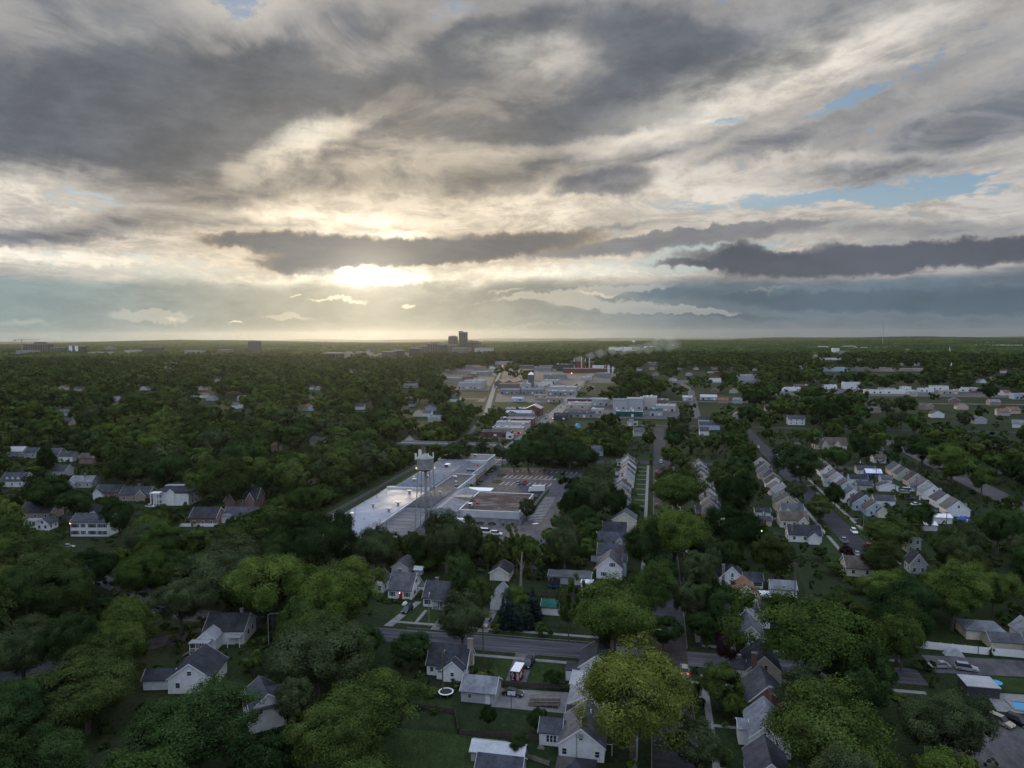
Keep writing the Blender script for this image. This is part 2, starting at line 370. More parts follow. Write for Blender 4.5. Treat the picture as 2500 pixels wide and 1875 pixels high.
def emit(name, col, power):
    def b(n, p, o):
        n.put(p.inputs['Base Color'], (*col, 1)); n.put(p.inputs['Emission Color'], (*col, 1)); n.put(p.inputs['Emission Strength'], power)
    return mat(name, b)
for a in (('wall_white', (0.78, 0.78, 0.76)), ('wall_cream', (0.68, 0.62, 0.48)), ('wall_grey', (0.42, 0.43, 0.43)), ('wall_tan', (0.55, 0.47, 0.36)), ('wall_blue', (0.45, 0.52, 0.6)), ('wall_green', (0.42, 0.47, 0.40))): siding(*a)
siding('brick_red', (0.26, 0.10, 0.075), brick=True); siding('brick_tan', (0.42, 0.32, 0.22), brick=True); siding('brick_dark', (0.16, 0.09, 0.075), brick=True)
for a in (('roof_grey', (0.105, 0.108, 0.118)), ('roof_dark', (0.042, 0.045, 0.054)), ('roof_slate', (0.068, 0.072, 0.085)), ('roof_brown', (0.115, 0.095, 0.080)), ('roof_tan', (0.22, 0.125, 0.08)), ('roof_light', (0.20, 0.21, 0.23)), ('roof_green', (0.025, 0.095, 0.075)), ('roof_red', (0.30, 0.07, 0.05))): shingle(*a)
plain('trim', (0.82, 0.82, 0.80), 0.55, 0.05); plain('metal_white', (0.70, 0.72, 0.74), 0.4, 0.12, 0.5, 0.0, 8); plain('metal_roof', (0.40, 0.41, 0.42), 0.4, 0.2, 0.4, 0.3, 8)
plain('steel', (0.32, 0.33, 0.33), 0.55, 0.25, 1.2, 0.3); plain('dark_metal', (0.05, 0.05, 0.055), 0.5, 0.2); plain('wood', (0.075, 0.06, 0.05), 0.85, 0.3, 1.5); plain('wood_pale', (0.24, 0.205, 0.165), 0.85, 0.25, 1.5)
plain('concrete', (0.155, 0.152, 0.145), 0.85, 0.30, 0.35, bump=0.1); plain('concrete_pale', (0.21, 0.205, 0.195), 0.85, 0.28, 0.5); plain('pole_wood', (0.13, 0.105, 0.085), 0.9, 0.3, 2.0)
plain('tyre', (0.02, 0.02, 0.02), 0.8, 0.1); plain('rubber_black', (0.03, 0.03, 0.03), 0.7, 0.1); plain('gravel', (0.11, 0.105, 0.105), 0.95, 0.35, 0.3, fine=14)
plain('glass', (0.035, 0.045, 0.055), 0.08, 0.3, 0.7, spec=0.6); plain('bark', (0.11, 0.09, 0.07), 0.95, 0.35, 1.5)
plain('shutter', (0.03, 0.035, 0.04), 0.6, 0.1); plain('door_red', (0.30, 0.04, 0.03), 0.5, 0.1); plain('door_white', (0.72, 0.72, 0.70), 0.5, 0.08); plain('awning_red', (0.42, 0.07, 0.04), 0.7, 0.1)
plain('water_blue', (0.03, 0.30, 0.55), 0.06, 0.15, 0.6, spec=0.6); plain('cover_blue', (0.02, 0.06, 0.16), 0.4, 0.15); plain('tarp_blue', (0.03, 0.10, 0.45), 0.5, 0.2); plain('tarp_cyan', (0.05, 0.36, 0.55), 0.5, 0.15)
emit('lamp_red', (1.0, 0.04, 0.03), 4.0); emit('lamp_amber', (1.0, 0.42, 0.10), 6.0); emit('lamp_green', (0.5, 1.0, 0.25), 4.0); emit('lamp_white', (1.0, 0.9, 0.75), 3.0)
for nm, c in (('paint_black', (0.012, 0.012, 0.014)), ('paint_white', (0.75, 0.75, 0.74)), ('paint_silver', (0.34, 0.35, 0.36)), ('paint_red', (0.32, 0.02, 0.02)), ('paint_blue', (0.03, 0.06, 0.16)), ('paint_grey', (0.10, 0.10, 0.11)), ('paint_tan', (0.36, 0.30, 0.22))):
    plain(nm, c, 0.25, 0.06, 0.8, spec=0.5)
# ------------------------------------------------------------------ ground, streets, yards
def m_ground(n, p, o):
    g = n.node('ShaderNodeNewGeometry').outputs['Position']
    big = n.noise(g, 0.0012, 4, 0.6); mid = n.noise(g, 0.02, 4, 0.6); fine = n.noise(g, 0.9, 3, 0.7); tiny = n.noise(g, 0.09, 4, 0.7)
    near = n.mix(n.ss(mid, 0.35, 0.65), (0.017, 0.030, 0.010), (0.028, 0.038, 0.015))
    near = n.mix(n.ss(tiny, 0.6, 0.75), near, (0.045, 0.040, 0.028))
    near = n.dim(near, n.ss(fine, 0.3, 0.7, 0.65, 1.3))
    far = n.mix(n.ss(tiny, 0.4, 0.62), (0.020, 0.034, 0.012), (0.046, 0.062, 0.024))
    far = n.mix(n.ss(big, 0.5, 0.62, 0.0, 0.6), far, (0.085, 0.098, 0.042))
    d = n.v('LENGTH', g)
    n.put(p.inputs['Base Color'], n.mix(n.ss(d, 2500.0, 6000.0), near, far)); n.put(p.inputs['Roughness'], 0.95); n.put(p.inputs['Specular IOR Level'], 0.1)
mat('ground', m_ground)
def gh(x, y):
    """the land is flat round the town and rolls gently far away"""
    d = math.hypot(x, y)
    if d < 4200: return -0.02
    w = min(1.0, (d - 4200) / 9000)
    return -0.02 + w * (26 * math.sin(x / 1900 + 1.3) * math.sin(y / 2600 + 0.4) + 18 * math.sin(x / 830 + y / 1500) + 9 * math.sin(x / 410 - y / 700 + 2)) - w * w * 26
def ground_mesh():
    b = MB(); rings = [0, 30, 200, 600, 1200, 2200, 3400, 4200, 4700, 5300, 6000, 6900, 7900, 9000, 10300, 11800, 13500, 15500, 18000, 21000, 25000]
    n = 180; vs = []
    for r in rings:
        for i in range(n):
            a = 2 * math.pi * i / n; x, y = r * math.sin(a), r * math.cos(a); vs.append((x, y, gh(x, y)))
    fs = [(k * n + i, (k + 1) * n + i, (k + 1) * n + (i + 1) % n, k * n + (i + 1) % n) for k in range(len(rings) - 1) for i in range(n)]
    b.add(vs, fs, 'ground'); return tag(b.build('ground', smooth=True), 'green land under the town reaching the hazy horizon', 'ground', kind='structure')
ground_mesh()
def m_asphalt(col, var, patch):
    def f(n, p, o):
        g = n.node('ShaderNodeNewGeometry').outputs['Position']
        g2 = n.node('ShaderNodeMapping', {'Vector': g, 'Rotation': (0, 0, TH)}).outputs[0]
        st = n.noise(n.node('ShaderNodeMapping', {'Vector': g2, 'Scale': patch}).outputs[0], 0.5, 4, 0.65)
        fi = n.noise(g, 1.7, 4, 0.7); cr = n.noise(g, 0.25, 5, 0.8, 1.5)
        c = n.dim(col, n.m('MULTIPLY', n.ss(st, 0.32, 0.68, 1 - var, 1 + var), n.ss(fi, 0.3, 0.7, 0.85, 1.15)))
        c = n.mix(n.ss(n.m('ABSOLUTE', n.m('SUBTRACT', cr, 0.5)), 0.0, 0.012, 0.55, 0.0), c, (0.03, 0.03, 0.032))
        n.put(p.inputs['Base Color'], c); n.put(p.inputs['Roughness'], 0.8); n.put(p.inputs['Specular IOR Level'], 0.2)
    return f
mat('asphalt', m_asphalt((0.036, 0.036, 0.042), 0.35, (0.25, 1.0, 1))); mat('asphalt_old', m_asphalt((0.088, 0.083, 0.084), 0.3, (1, 0.3, 1))); mat('asphalt_lot', m_asphalt((0.060, 0.058, 0.066), 0.3, (1, 0.5, 1)))
mat('asphalt_striped', m_asphalt((0.072, 0.072, 0.080), 0.5, (0.09, 1.7, 1)))
def m_lawn(a, c, dry):
    def f(n, p, o):
        g = n.node('ShaderNodeNewGeometry').outputs['Position']; g2 = n.node('ShaderNodeMapping', {'Vector': g, 'Rotation': (0, 0, TH), 'Scale': (1, .3, 1)}).outputs[0]
        w = n.noise(g, 0.16, 5, 0.7); fi = n.noise(g, 2.2, 4, 0.75); mow = n.noise(g2, 0.9, 3, 0.6)
        col = n.mix(n.ss(w, 0.38, 0.62), a, c); col = n.mix(n.ss(n.noise(g, 0.33, 5, 0.75), 0.56, 0.68, 0.0, 0.8), col, dry)
        n.put(p.inputs['Base Color'], n.dim(col, n.m('MULTIPLY', n.ss(fi, 0.3, 0.7, 0.55, 1.4), n.ss(mow, 0.3, 0.7, 0.85, 1.15)))); n.put(p.inputs['Roughness'], 0.95); n.put(p.inputs['Specular IOR Level'], 0.1)
    return f
mat('lawn', m_lawn((0.015, 0.026, 0.009), (0.024, 0.036, 0.013), (0.048, 0.044, 0.028))); mat('lawn_bright', m_lawn((0.022, 0.040, 0.011), (0.032, 0.052, 0.015), (0.046, 0.050, 0.026)))
plain('paint_line', (0.72, 0.72, 0.70), 0.7, 0.25, 1.5); plain('paint_yellow', (0.60, 0.40, 0.05), 0.7, 0.2, 1.5); plain('dirt', (0.12, 0.105, 0.085), 0.95, 0.35, 0.4, fine=9)
def strip(name, pts, w, z=0.02, m='asphalt', kind='structure', label=None, cat=None):
    """street or path along (s, t) points"""
    b = MB(); b.ribbon([(S(*q).x, S(*q).y) for q in pts], w, z, m)
    return tag(b.build(name), label, cat, kind=kind)
def patch(name, pts, z=0.016, m='lawn', label=None):
    b = MB(); b.flat([(S(*q).x, S(*q).y) for q in pts], z, m); return tag(b.build(name), label, kind='structure')
def rect(s0, s1, t0, t1): return [(s0, t0), (s1, t0), (s1, t1), (s0, t1)]
NEXT = 0.012
# streets
strip('street', [(4.5, 20), (4.5, 250), (4.2, 620)], 8.4, 0.030)
strip('street', [(-300, 236), (-190, 205), (-130, 178), (-72, 175.6), (62, 176.5)], 8.2, 0.024, 'asphalt_striped')
strip('street', [(76, 266), (76, 640)], 8.6, 0.027)
strip('street', [(165, 190), (165, 300), (168, 420), (172, 520), (170, 700)], 12.5, 0.027, 'asphalt_old')
strip('street', [(-99, 425), (-99.5, 520), (-99.5, 700), (-102, 850), (-112, 1000), (-123, 1100), (-128, 1500), (-126, 2400)], 13, 0.03, 'concrete')  # main road: the pale concrete colour stands in for its sunlit sheen
strip('street', [(-210, 462), (-150, 461), (-120, 459), (-95, 447), (-60, 446), (0, 452), (300, 452)], 11, 0.026)
strip('street', [(-40, 640), (300, 640)], 9, 0.024); strip('street', [(40, 700), (52, 1050), (40, 1300)], 9, 0.028, 'asphalt_old')
strip('street', [(-400, 880), (-60, 872), (500, 900), (1400, 960)], 13, 0.022, 'asphalt_old')
strip('street', [(235, 150), (238, 700)], 8.5, 0.027)
strip('street', [(-320, 120), (-262, 240), (-250, 330), (-300, 420)], 7, 0.020)
strip('street', [(-175, 110), (-112, 176)], 7, 0.018)
# pavements each side of the near streets, lifted a kerb's height
def pave(s, t0, t1, w=1.4, z=0.13):
    b = MB(GRID0); b.box(s - w / 2, s + w / 2, t0, t1, -0.05, z, 'concrete_pale', T=GRID0); return tag(b.build('pavement'), kind='structure')
def pave_x(t, s0, s1, w=1.3, z=0.13):
    b = MB(); b.box(s0, s1, t - w / 2, t + w / 2, -0.05, z, 'concrete_pale', T=GRID0); return tag(b.build('pavement'), kind='structure')
for s in (-3.2, 11.9):
    pave(s, 20, 168); pave(s, 186, 440)
for s in (68.2, 84.2): pave(s, 264, 440)
pave_x(184.2, -71, -3.9); pave_x(168.2, -60, -3.9); pave_x(168.4, 12.6, 60); pave_x(184.2, 12.6, 60)
for s in (0.15, 8.85):
    b = MB(); b.box(s - 0.1, s + 0.1, 20, 171, -0.05, 0.12, 'concrete', T=GRID0); b.box(s - 0.1, s + 0.1, 182, 440, -0.05, 0.12, 'concrete', T=GRID0); tag(b.build('kerb'), kind='structure')
for t in (171.3, 180.9):
    b = MB(); b.box(-66, 0.0, t - 0.1, t + 0.1, -0.05, 0.12, 'concrete', T=GRID0); tag(b.build('kerb'), kind='structure')
# front walks and driveways along the far rows
for i in range(9): pave_x(334 + i * 12.5, -9.0, -3.9, 1.0, 0.05)
for i, t in enumerate((272, 286, 299, 313, 327)): pave_x(t, 84.9, 89, 1.6, 0.05)
# lawns
patch('lawn', rect(-9.5, -4.0, 326, 436), m='lawn_bright')
patch('lawn', rect(-63, -14, 108, 167), m='lawn'); patch('lawn', rect(-38, -21, 154.5, 167), 0.03, 'lawn_bright'); patch('lawn', rect(-62, -30, 110, 133), 0.03, 'lawn_bright')
patch('lawn', rect(-40, -14, 185.5, 210), m='lawn'); patch('lawn', rect(-73, -44, 185.5, 199), m='lawn_bright')
patch('lawn', rect(60.5, 67.5, 262, 292), m='lawn_bright'); patch('lawn', rect(69.3, 71.3, 264, 440), m='lawn_bright'); patch('lawn', rect(81, 83.2, 266, 440), m='lawn_bright'); patch('lawn', rect(86, 92, 264, 330), m='lawn')
# concrete drive of the yard with the sedan, and the gravel one of the yard with the trailer
patch('driveway', [(-34.0, 144.6), (-15.5, 145.0), (-15.5, 154.0), (-34.2, 152.8)], 0.045, 'concrete')
patch('driveway', [(-33.2, 154.9), (-28.4, 154.7), (-28.8, 171.5), (-33.7, 171.5)], 0.05, 'gravel')
patch('driveway', [(-73.0, 181), (-70.4, 181), (-68.2, 200), (-70.2, 200)], 0.045, 'concrete_pale'); patch('driveway', rect(-59.5, -57.0, 181, 200), 0.045, 'concrete')
patch('driveway', rect(-65.4, -64.4, 184, 194), 0.045, 'concrete_pale'); patch('driveway', [(-46.5, 182), (-43.5, 182), (-44.5, 200), (-46.5, 200)], 0.05, 'concrete')
patch('driveway', rect(8.8, 11.2, 157, 161), 0.05, 'concrete'); pave_x(164, 9, 24, 1.1, 0.05); pave_x(131, 12.6, 20, 1.0, 0.05); pave_x(146, 12.6, 20, 1.0, 0.05)
# the gravel yards and road at the lower right
patch('parking_lot', [(66, 179.5), (92, 181.5), (92, 190.5), (66, 189)], 0.028, 'asphalt_old'); patch('road', [(50, 140), (84, 141), (84, 156), (66, 161), (56, 158)], 0.022, 'asphalt_old')
patch('patio', [(72, 163), (88, 163), (88, 172), (73, 171.5)], 0.034, 'concrete_pale'); patch('lawn', rect(72, 92, 173, 180), 0.02, 'lawn_bright'); patch('lawn', rect(64, 86, 193, 210), 0.02, 'lawn_bright')
# factory car park, loading yard and rail side
patch('parking_lot', [(-92, 322), (-40, 322), (-40, 420), (-92, 420)], 0.022, 'asphalt_lot'); patch('parking_lot', [(-105, 236), (-38, 236), (-38, 322.5), (-105, 322.5)], 0.020, 'asphalt_old')
patch('parking_lot', [(-58, 262), (-40, 262), (-40, 345), (-56, 345)], 0.026, 'asphalt_old')
patch('lawn', [(-57.5, 322), (-53.2, 322), (-52.8, 362), (-55.5, 362)], 0.03, 'lawn_bright'); patch('lawn', rect(-92, -78, 419, 436), 0.03, 'lawn_bright')
patch('street_verge', [(-134, 230), (-128, 230), (-128, 428), (-134, 428)], 0.02, 'lawn'); patch('street_verge', rect(-152, -146, 200, 440), 0.02, 'lawn_bright')
strip('street', [(-95, 430), (-97, 452)], 9, 0.034, 'asphalt_lot')
strip('street', [(-94, 338), (-95.2, 436)], 6.5, 0.024, 'asphalt')
def marks(name, segs, w, m='paint_line', z=0.05):
    b = MB()
    for (a, c) in segs: b.ribbon([(S(*a).x, S(*a).y), (S(*c).x, S(*c).y)], w, z, m)
    return tag(b.build(name), kind='structure')
marks('parking_lines', [((-83 + i * 2.9, 388), (-82.2 + i * 2.9, 396.5)) for i in range(11)] + [((-81 + i * 2.9, 369), (-80.2 + i * 2.9, 377.5)) for i in range(10)] + [((-82 + i * 2.9, 406), (-81.5 + i * 2.9, 412)) for i in range(14)] + [((-83, 387.5), (-53, 387.5))], 0.26)
marks('parking_lines', [((-52.8, 300 + i * 2.75), (-47.3, 300 + i * 2.75)) for i in range(17)], 0.26)
marks('yellow_line', [((-94.6, 340), (-94.6, 374)), ((-97.4, 376), (-97.4, 415)), ((-99.5, 465), (-99.5, 840)), ((-97.2, 425), (-98.8, 462))], 0.3, 'paint_yellow')
marks('crossing', [((-104 + i * 1.3, 443), (-104 + i * 1.3, 446)) for i in range(9)] + [((-100, 436), (-95, 436.5))], 0.55)
marks('worn_paint', [((-90.5, 345), (-88, 360)), ((-88, 350), (-86.5, 358)), ((-84, 352), (-83, 358)), ((-90, 352), (-89, 356))], 0.9, 'concrete_pale')
marks('worn_paint', [((-50.2, 293.5), (-48.2, 295.5))], 1.6)
for (s0, t0, rs, rt) in ((-85.5, 395, 2.6, 4.5), (-84.3, 377, 2.6, 4.5), (-53, 395, 2.4, 4.0)):
    b = MB(); pts = [(S(s0 + rs * math.cos(a / 10 * math.pi), t0 + rt * math.sin(a / 10 * math.pi)).x, S(s0 + rs * math.cos(a / 10 * math.pi), t0 + rt * math.sin(a / 10 * math.pi)).y) for a in range(20)]
    b.add([(x, y, z) for z in (-0.05, 0.15) for x, y in pts], [tuple(range(20, 40))] + [(i, (i + 1) % 20, 20 + (i + 1) % 20, 20 + i) for i in range(20)], 'lawn_bright'); tag(b.build('traffic_island'), kind='structure')
# railway: ballast bed, sleepers, two rails
RAIL = [(-143, 150), (-143, 430), (-148, 560), (-173, 725), (-246, 1084), (-314, 1430), (-415, 1944)]
def fine(line, n=8):
    out = []
    for a, b_ in zip(line, line[1:]): out += [(a[0] + (b_[0] - a[0]) * i / n, a[1] + (b_[1] - a[1]) * i / n) for i in range(n)]
    return out + [line[-1]]
RL = fine(RAIL)
strip('ballast', RL, 4.2, 0.10, 'asphalt'); strip('verge', RL, 13, 0.03, 'lawn_bright'); strip('ballast', [q for q in RL if q[1] > 720], 6, 0.13, 'concrete')
rt_ = empty('railway_track', Matrix.Identity(4), 'single railway track running past the long factory toward downtown', 'railway track')
b = MB(); L = [S(*q) for q in RL]
for off in (-0.72, 0.72):
    w = [q for q in RL]; b.ribbon([(S(s + off, t).x, S(s + off, t).y) for s, t in RL], 0.16, 0.30, 'steel')
b.build('rail', rt_)
b = MB()
for t in range(200, 430, 1): b.box(-144.3, -141.7, t, t + 0.3, 0.1, 0.22, 'wood', T=GRID0)
b.build('sleepers', rt_)

for q in ([(-135, 536), (-92, 536), (-92, 722), (-150, 722)], [(-62, 690), (26, 690), (26, 860), (-92, 860), (-92, 740)], [(-215, 840), (-104, 840), (-106, 1012), (-215, 1012)], [(-300, 1012), (-108, 1012), (-112, 1180), (-300, 1180)], [(150, 990), (470, 990), (470, 1120), (150, 1120)],
          [(-460, 1180), (-116, 1180), (-122, 1700), (-500, 1700)], [(-110, 1200), (-40, 1200), (-40, 1560), (-118, 1560)], [(30, 1220), (190, 1220), (190, 1300), (30, 1300)]):
    patch('works_yard', q, 0.012, 'dirt' if q[0][0] in (-460, -300) else 'asphalt_old')
# ------------------------------------------------------------------ the factory by the track and its water tower
def m_membrane(n, p, o):
    tc = n.node('ShaderNodeTexCoord').outputs['Object']
    f = n.ss(n.noise(tc, 0.12, 4, 0.6), 0.3, 0.7, 0.84, 1.1)
    s = n.ss(n.noise(tc, 1.4, 4, 0.7), 0.3, 0.7, 0.93, 1.05)
    t2 = n.node('ShaderNodeSeparateXYZ', {0: n.node('ShaderNodeMapping', {'Vector': tc, 'Rotation': (0, 0, TH)}).outputs[0]}).outputs
    seam = n.m('MULTIPLY', n.ss(n.m('FRACT', n.m('DIVIDE', t2[1], 3.1)), 0.0, 0.06, 0.80, 1.0), n.ss(n.m('FRACT', n.m('DIVIDE', t2[0], 9.3)), 0.0, 0.02, 0.86, 1.0))
    pond = n.ss(n.noise(tc, 0.3, 5, 0.7, 0.8), 0.55, 0.66, 1.0, 0.80)
    n.put(p.inputs['Base Color'], n.dim((0.34, 0.355, 0.39), n.m('MULTIPLY', n.m('MULTIPLY', f, s), n.m('MULTIPLY', seam, pond))))
    n.put(p.inputs['Roughness'], n.ss(n.noise(tc, 0.08, 3, 0.6), 0.35, 0.65, 0.62, 0.85)); n.put(p.inputs['Specular IOR Level'], 0.3)
mat('membrane', m_membrane)
plain('roof_felt', (0.15, 0.152, 0.165), 0.9, 0.3, 0.15, fine=9, spec=0.08); plain('roof_felt_dark', (0.10, 0.098, 0.102), 0.9, 0.35, 0.2, fine=8, spec=0.08)
def m_stain(n, p, o):
    tc = n.node('ShaderNodeTexCoord').outputs['Object']
    t2 = n.node('ShaderNodeMapping', {'Vector': tc, 'Rotation': (0, 0, TH), 'Scale': (0.35, 1.0, 1)}).outputs[0]
    a = n.noise(t2, 0.22, 6, 0.7, 0.6); b_ = n.noise(t2, 0.9, 5, 0.7)
    c = n.mix(n.ss(a, 0.34, 0.54), (0.17, 0.158, 0.152), (0.050, 0.036, 0.038)); c = n.mix(n.ss(b_, 0.60, 0.72), c, (0.30, 0.29, 0.285))
    n.put(p.inputs['Base Color'], c); n.put(p.inputs['Roughness'], 0.9); n.put(p.inputs['Specular IOR Level'], 0.08)
mat('roof_stained', m_stain)
plain('wall_factory', (0.50, 0.52, 0.55), 0.7, 0.16, 0.25, fine=9); plain('teal', (0.03, 0.28, 0.27), 0.35, 0.1); plain('stripe_green', (0.10, 0.33, 0.12), 0.6, 0.1)
plain('rust', (0.30, 0.26, 0.22), 0.8, 0.45, 0.9, fine=5)
def barrel(s0, s1, z0, rise, n=14):
    return [(s0, z0 - 0.3)] + [(s0 + (s1 - s0) * i / n, z0 + rise * (1 - (2 * i / n - 1) ** 2)) for i in range(n + 1)] + [(s1, z0 - 0.3)]
fac = empty('factory', Matrix.Translation(S(-108, 330)), 'long low factory with pale flat and vaulted roofs beside the railway track', 'factory')
fac_M = fac.matrix_world.inverted()
def fb(name, fn, smooth=False):
    b = MB(); fn(b); o = b.build(name, None, smooth); o.parent = fac; o.matrix_parent_inverse = fac_M; return o
g = GRID0 @ Matrix.Translation((-111.8, 341.5, 0)) @ Matrix.Diagonal((1.035, 1.035, 0.64, 1)) @ Matrix.Translation((108, -330, 0))    # the drawing of the works, laid on its plot at its measured size
fb('wall', lambda b: (b.box(-126, -105, 236, 321, -0.2, 6.45, 'wall_factory', g), b.box(-123.5, -104.2, 321.1, 396, -0.2, 7.6, 'wall_factory', g), b.box(-124, -94.2, 396.1, 417, -0.2, 8.4, 'wall_factory', g),
    b.box(-104.1, -95.2, 361.6, 396, -0.2, 5.8, 'wall_factory', g), b.box(-104.1, -92.4, 327, 361.5, -0.2, 6.3, 'wall_factory', g), b.box(-104.9, -93.2, 287.6, 326.9, -0.2, 6.4, 'wall_factory', g),
    b.box(-104.9, -93.4, 250, 287.5, -0.2, 4.7, 'wall_factory', g), b.box(-81.6, -55.2, 290, 325, -0.2, 4.8, 'wall_factory', g), b.box(-128.5, -126.1, 255, 270, -0.2, 3.2, 'wall_factory', g), b.box(-129, -126.1, 318, 333, -0.2, 4.2, 'wall_factory', g)))
fb('membrane_roof', lambda b: b.extrude(barrel(-126.2, -104.9, 6.46, 0.9), 235.8, 321.05, 'y', 'membrane', g), True)
fb('vaulted_roof', lambda b: b.extrude(barrel(-123.6, -104.0, 7.62, 1.6), 321.1, 396.0, 'y', 'roof_light', g), True)
fb('dark_vaulted_roof', lambda b: b.extrude(barrel(-104.85, -93.1, 6.42, 0.9), 287.4, 326.95, 'y', 'roof_felt_dark', g), True)
fb('flat_roof', lambda b: b.box(-103.9, -95.4, 361.8, 395.9, 5.8, 5.9, 'roof_felt', g)); fb('flat_roof', lambda b: b.box(-103.9, -92.6, 327.2, 361.2, 6.3, 6.42, 'roof_felt_dark', g)); fb('flat_roof', lambda b: b.box(-123.6, -94.6, 396.5, 416.6, 8.4, 8.45, 'roof_felt', g)); fb('flat_roof', lambda b: b.box(-104.9, -93.5, 250.2, 287.3, 4.7, 4.85, 'roof_felt', g))
fb('lean_to_roof', lambda b: b.box(-128.7, -126.25, 254.8, 270.2, 3.2, 3.4, 'roof_felt', g)); fb('lean_to_roof', lambda b: b.box(-129.2, -126.25, 317.8, 333.2, 4.2, 4.4, 'roof_light', g))
fb('stained_roof', lambda b: b.box(-81.4, -55.4, 290.2, 324.8, 4.8, 4.9, 'roof_stained', g))
def para(b):
    for (s0, s1, t0, t1, z) in ((-124, -94.2, 396.1, 417, 8.4), (-104.1, -92.4, 327, 361.5, 6.3), (-81.6, -55.2, 290, 325, 4.8)):
        z1 = z + 0.5
        b.box(s0 - 0.02, s0 + 0.3, t0, t1, z, z1, 'trim', g); b.box(s1 - 0.3, s1 + 0.02, t0, t1, z, z1, 'trim', g); b.box(s0 + 0.3, s1 - 0.3, t1 - 0.3, t1 + 0.02, z, z1, 'trim', g); b.box(s0 + 0.3, s1 - 0.3, t0 - 0.02, t0 + 0.3, z, z1 - 0.15, 'trim', g)
    b.box(-126.25, -104.8, 320.6, 321.2, 6.6, 8.1, 'trim', g); b.box(-95.3, -95.05, 361.6, 396, 5.8, 6.1, 'trim', g); b.box(-105.05, -104.85, 236, 321, 6.3, 6.75, 'trim', g)
fb('parapet', para)
fb('stripe', lambda b: (b.box(-94.22, -94.12, 398, 417, 7.6, 8.1, 'stripe_green', g)))
def gab(b):
    b.extrude([(-93.0, -0.2), (-93.0, 4.6), (-88.6, 7.0), (-81.7, 4.6), (-81.7, -0.2)], 286.5, 326.8, 'y', 'wall_factory', g)
fb('gabled_wall', gab)
fb('gabled_roof', lambda b: b.extrude([(-93.4, 4.5), (-88.6, 7.15), (-81.3, 4.5), (-81.3, 4.75), (-88.6, 7.42), (-93.4, 4.75)], 285.8, 327.4, 'y', 'roof_light', g))
fb('canopy', lambda b: (b.box(-89.5, -77.2, 330.8, 338.0, 3.7, 3.95, 'trim', g), [b.tube((x, y, 0), (x, y, 3.7), 0.12, n=6, mat='steel', T=g) for x in (-89, -83, -77.6) for y in (331.4, 337.4)]))
fb('rooftop_enclosure', lambda b: (b.box(-88.5, -80.5, 306, 310.5, 5.2, 7.7, 'rust', g), [b.box(-88.3 + i * 1.3, -87.4 + i * 1.3, 305.9, 306, 5.4, 7.5, 'rust', g) for i in range(6)]))
fb('ridge_flashing', lambda b: [b.box(-104.6, -93.8, 252 + i * 5.1, 252.25 + i * 5.1, 4.85, 4.95, 'roof_felt_dark', g) for i in range(7)])
for (s, t) in ((-92.3, 339), (-92.3, 342.5), (-92.3, 346), (-92.3, 331)):
    fb('window', lambda b: b.box(-92.42, -92.36, t - 0.9, t + 0.9, 1.2, 4.2, 'teal', g))
for t in (366, 374, 383, 391): fb('door', lambda b: b.box(-95.22, -95.14, t - 0.6, t + 0.6, 0, 2.2, 'steel', g))
fb('window', lambda b: b.box(-89.6, -87.9, 286.42, 286.5, 3.7, 5.2, 'teal', g)); fb('window', lambda b: b.box(-85.2, -83.9, 286.42, 286.5, 1.0, 2.4, 'teal', g))
# things on the roofs
def vent_hood(s, t, z, w=1.2):
    o = fb('roof_vent', lambda b: (b.box(s - w * .3, s + w * .3, t - w * .3, t + w * .3, z - 0.3, z + 2.0, 'steel', g), b.box(s - w * .85, s + w * .85, t - w * .55, t + w * .55, z + 2.0, z + 2.6, 'steel', g)))
for a in ((-111, 310, 7.1, 1.5), (-108, 287, 7.0, 1.3), (-108, 276, 7.0, 1.3), (-117, 281, 7.3, 1.0), (-116, 331, 8.8, 1.2), (-112, 340, 9.0, 0.9), (-100, 308, 7.2, 0.8), (-96.5, 311, 6.9, 0.8)): vent_hood(*a)
def rooftop_unit(s, t, z, ws, wt, h, m='metal_white'):
    fb('air_conditioner', lambda b: (b.box(s - ws / 2, s + ws / 2, t - wt / 2, t + wt / 2, z + 0.25, z + h * 1.5, m, g), b.box(s - ws / 2 + .2, s + ws / 2 - .2, t - wt / 2 - .03, t - wt / 2, z + 0.5, z + h * 1.5 - .3, 'dark_metal', g), b.box(s - ws / 2 + .1, s + ws / 2 - .1, t - wt / 2 + .1, t + wt / 2 - .1, z - 0.1, z + 0.25, 'wood', g)))
for a in ((-111, 372, 9.1, 2.6, 4.5, 1.8), (-116, 410, 8.4, 2.2, 2.2, 1.2), (-105.5, 412, 8.4, 1.8, 1.8, 1.1), (-99, 372, 5.9, 2.0, 2.0, 1.3, 'steel'), (-96.6, 372, 5.9, 2.0, 2.0, 1.3, 'steel'), (-101, 352, 6.4, 1.8, 1.8, 1.0), (-97, 340, 6.4, 1.0, 1.0, 0.8), (-94.4, 331, 6.4, 1.3, 1.3, 0.9, 'dark_metal'),
          (-120.5, 266, 6.9, 2.0, 2.6, 1.7), (-123.5, 249, 6.6, 2.2, 6.5, 1.9), (-78.5, 297, 4.9, 1.8, 1.8, 1.5), (-76.5, 302, 4.9, 1.4, 1.2, 0.8, 'awning_red'), (-98, 388, 5.9, 0.9, 0.9, 0.9, 'awning_red')): rooftop_unit(*a)
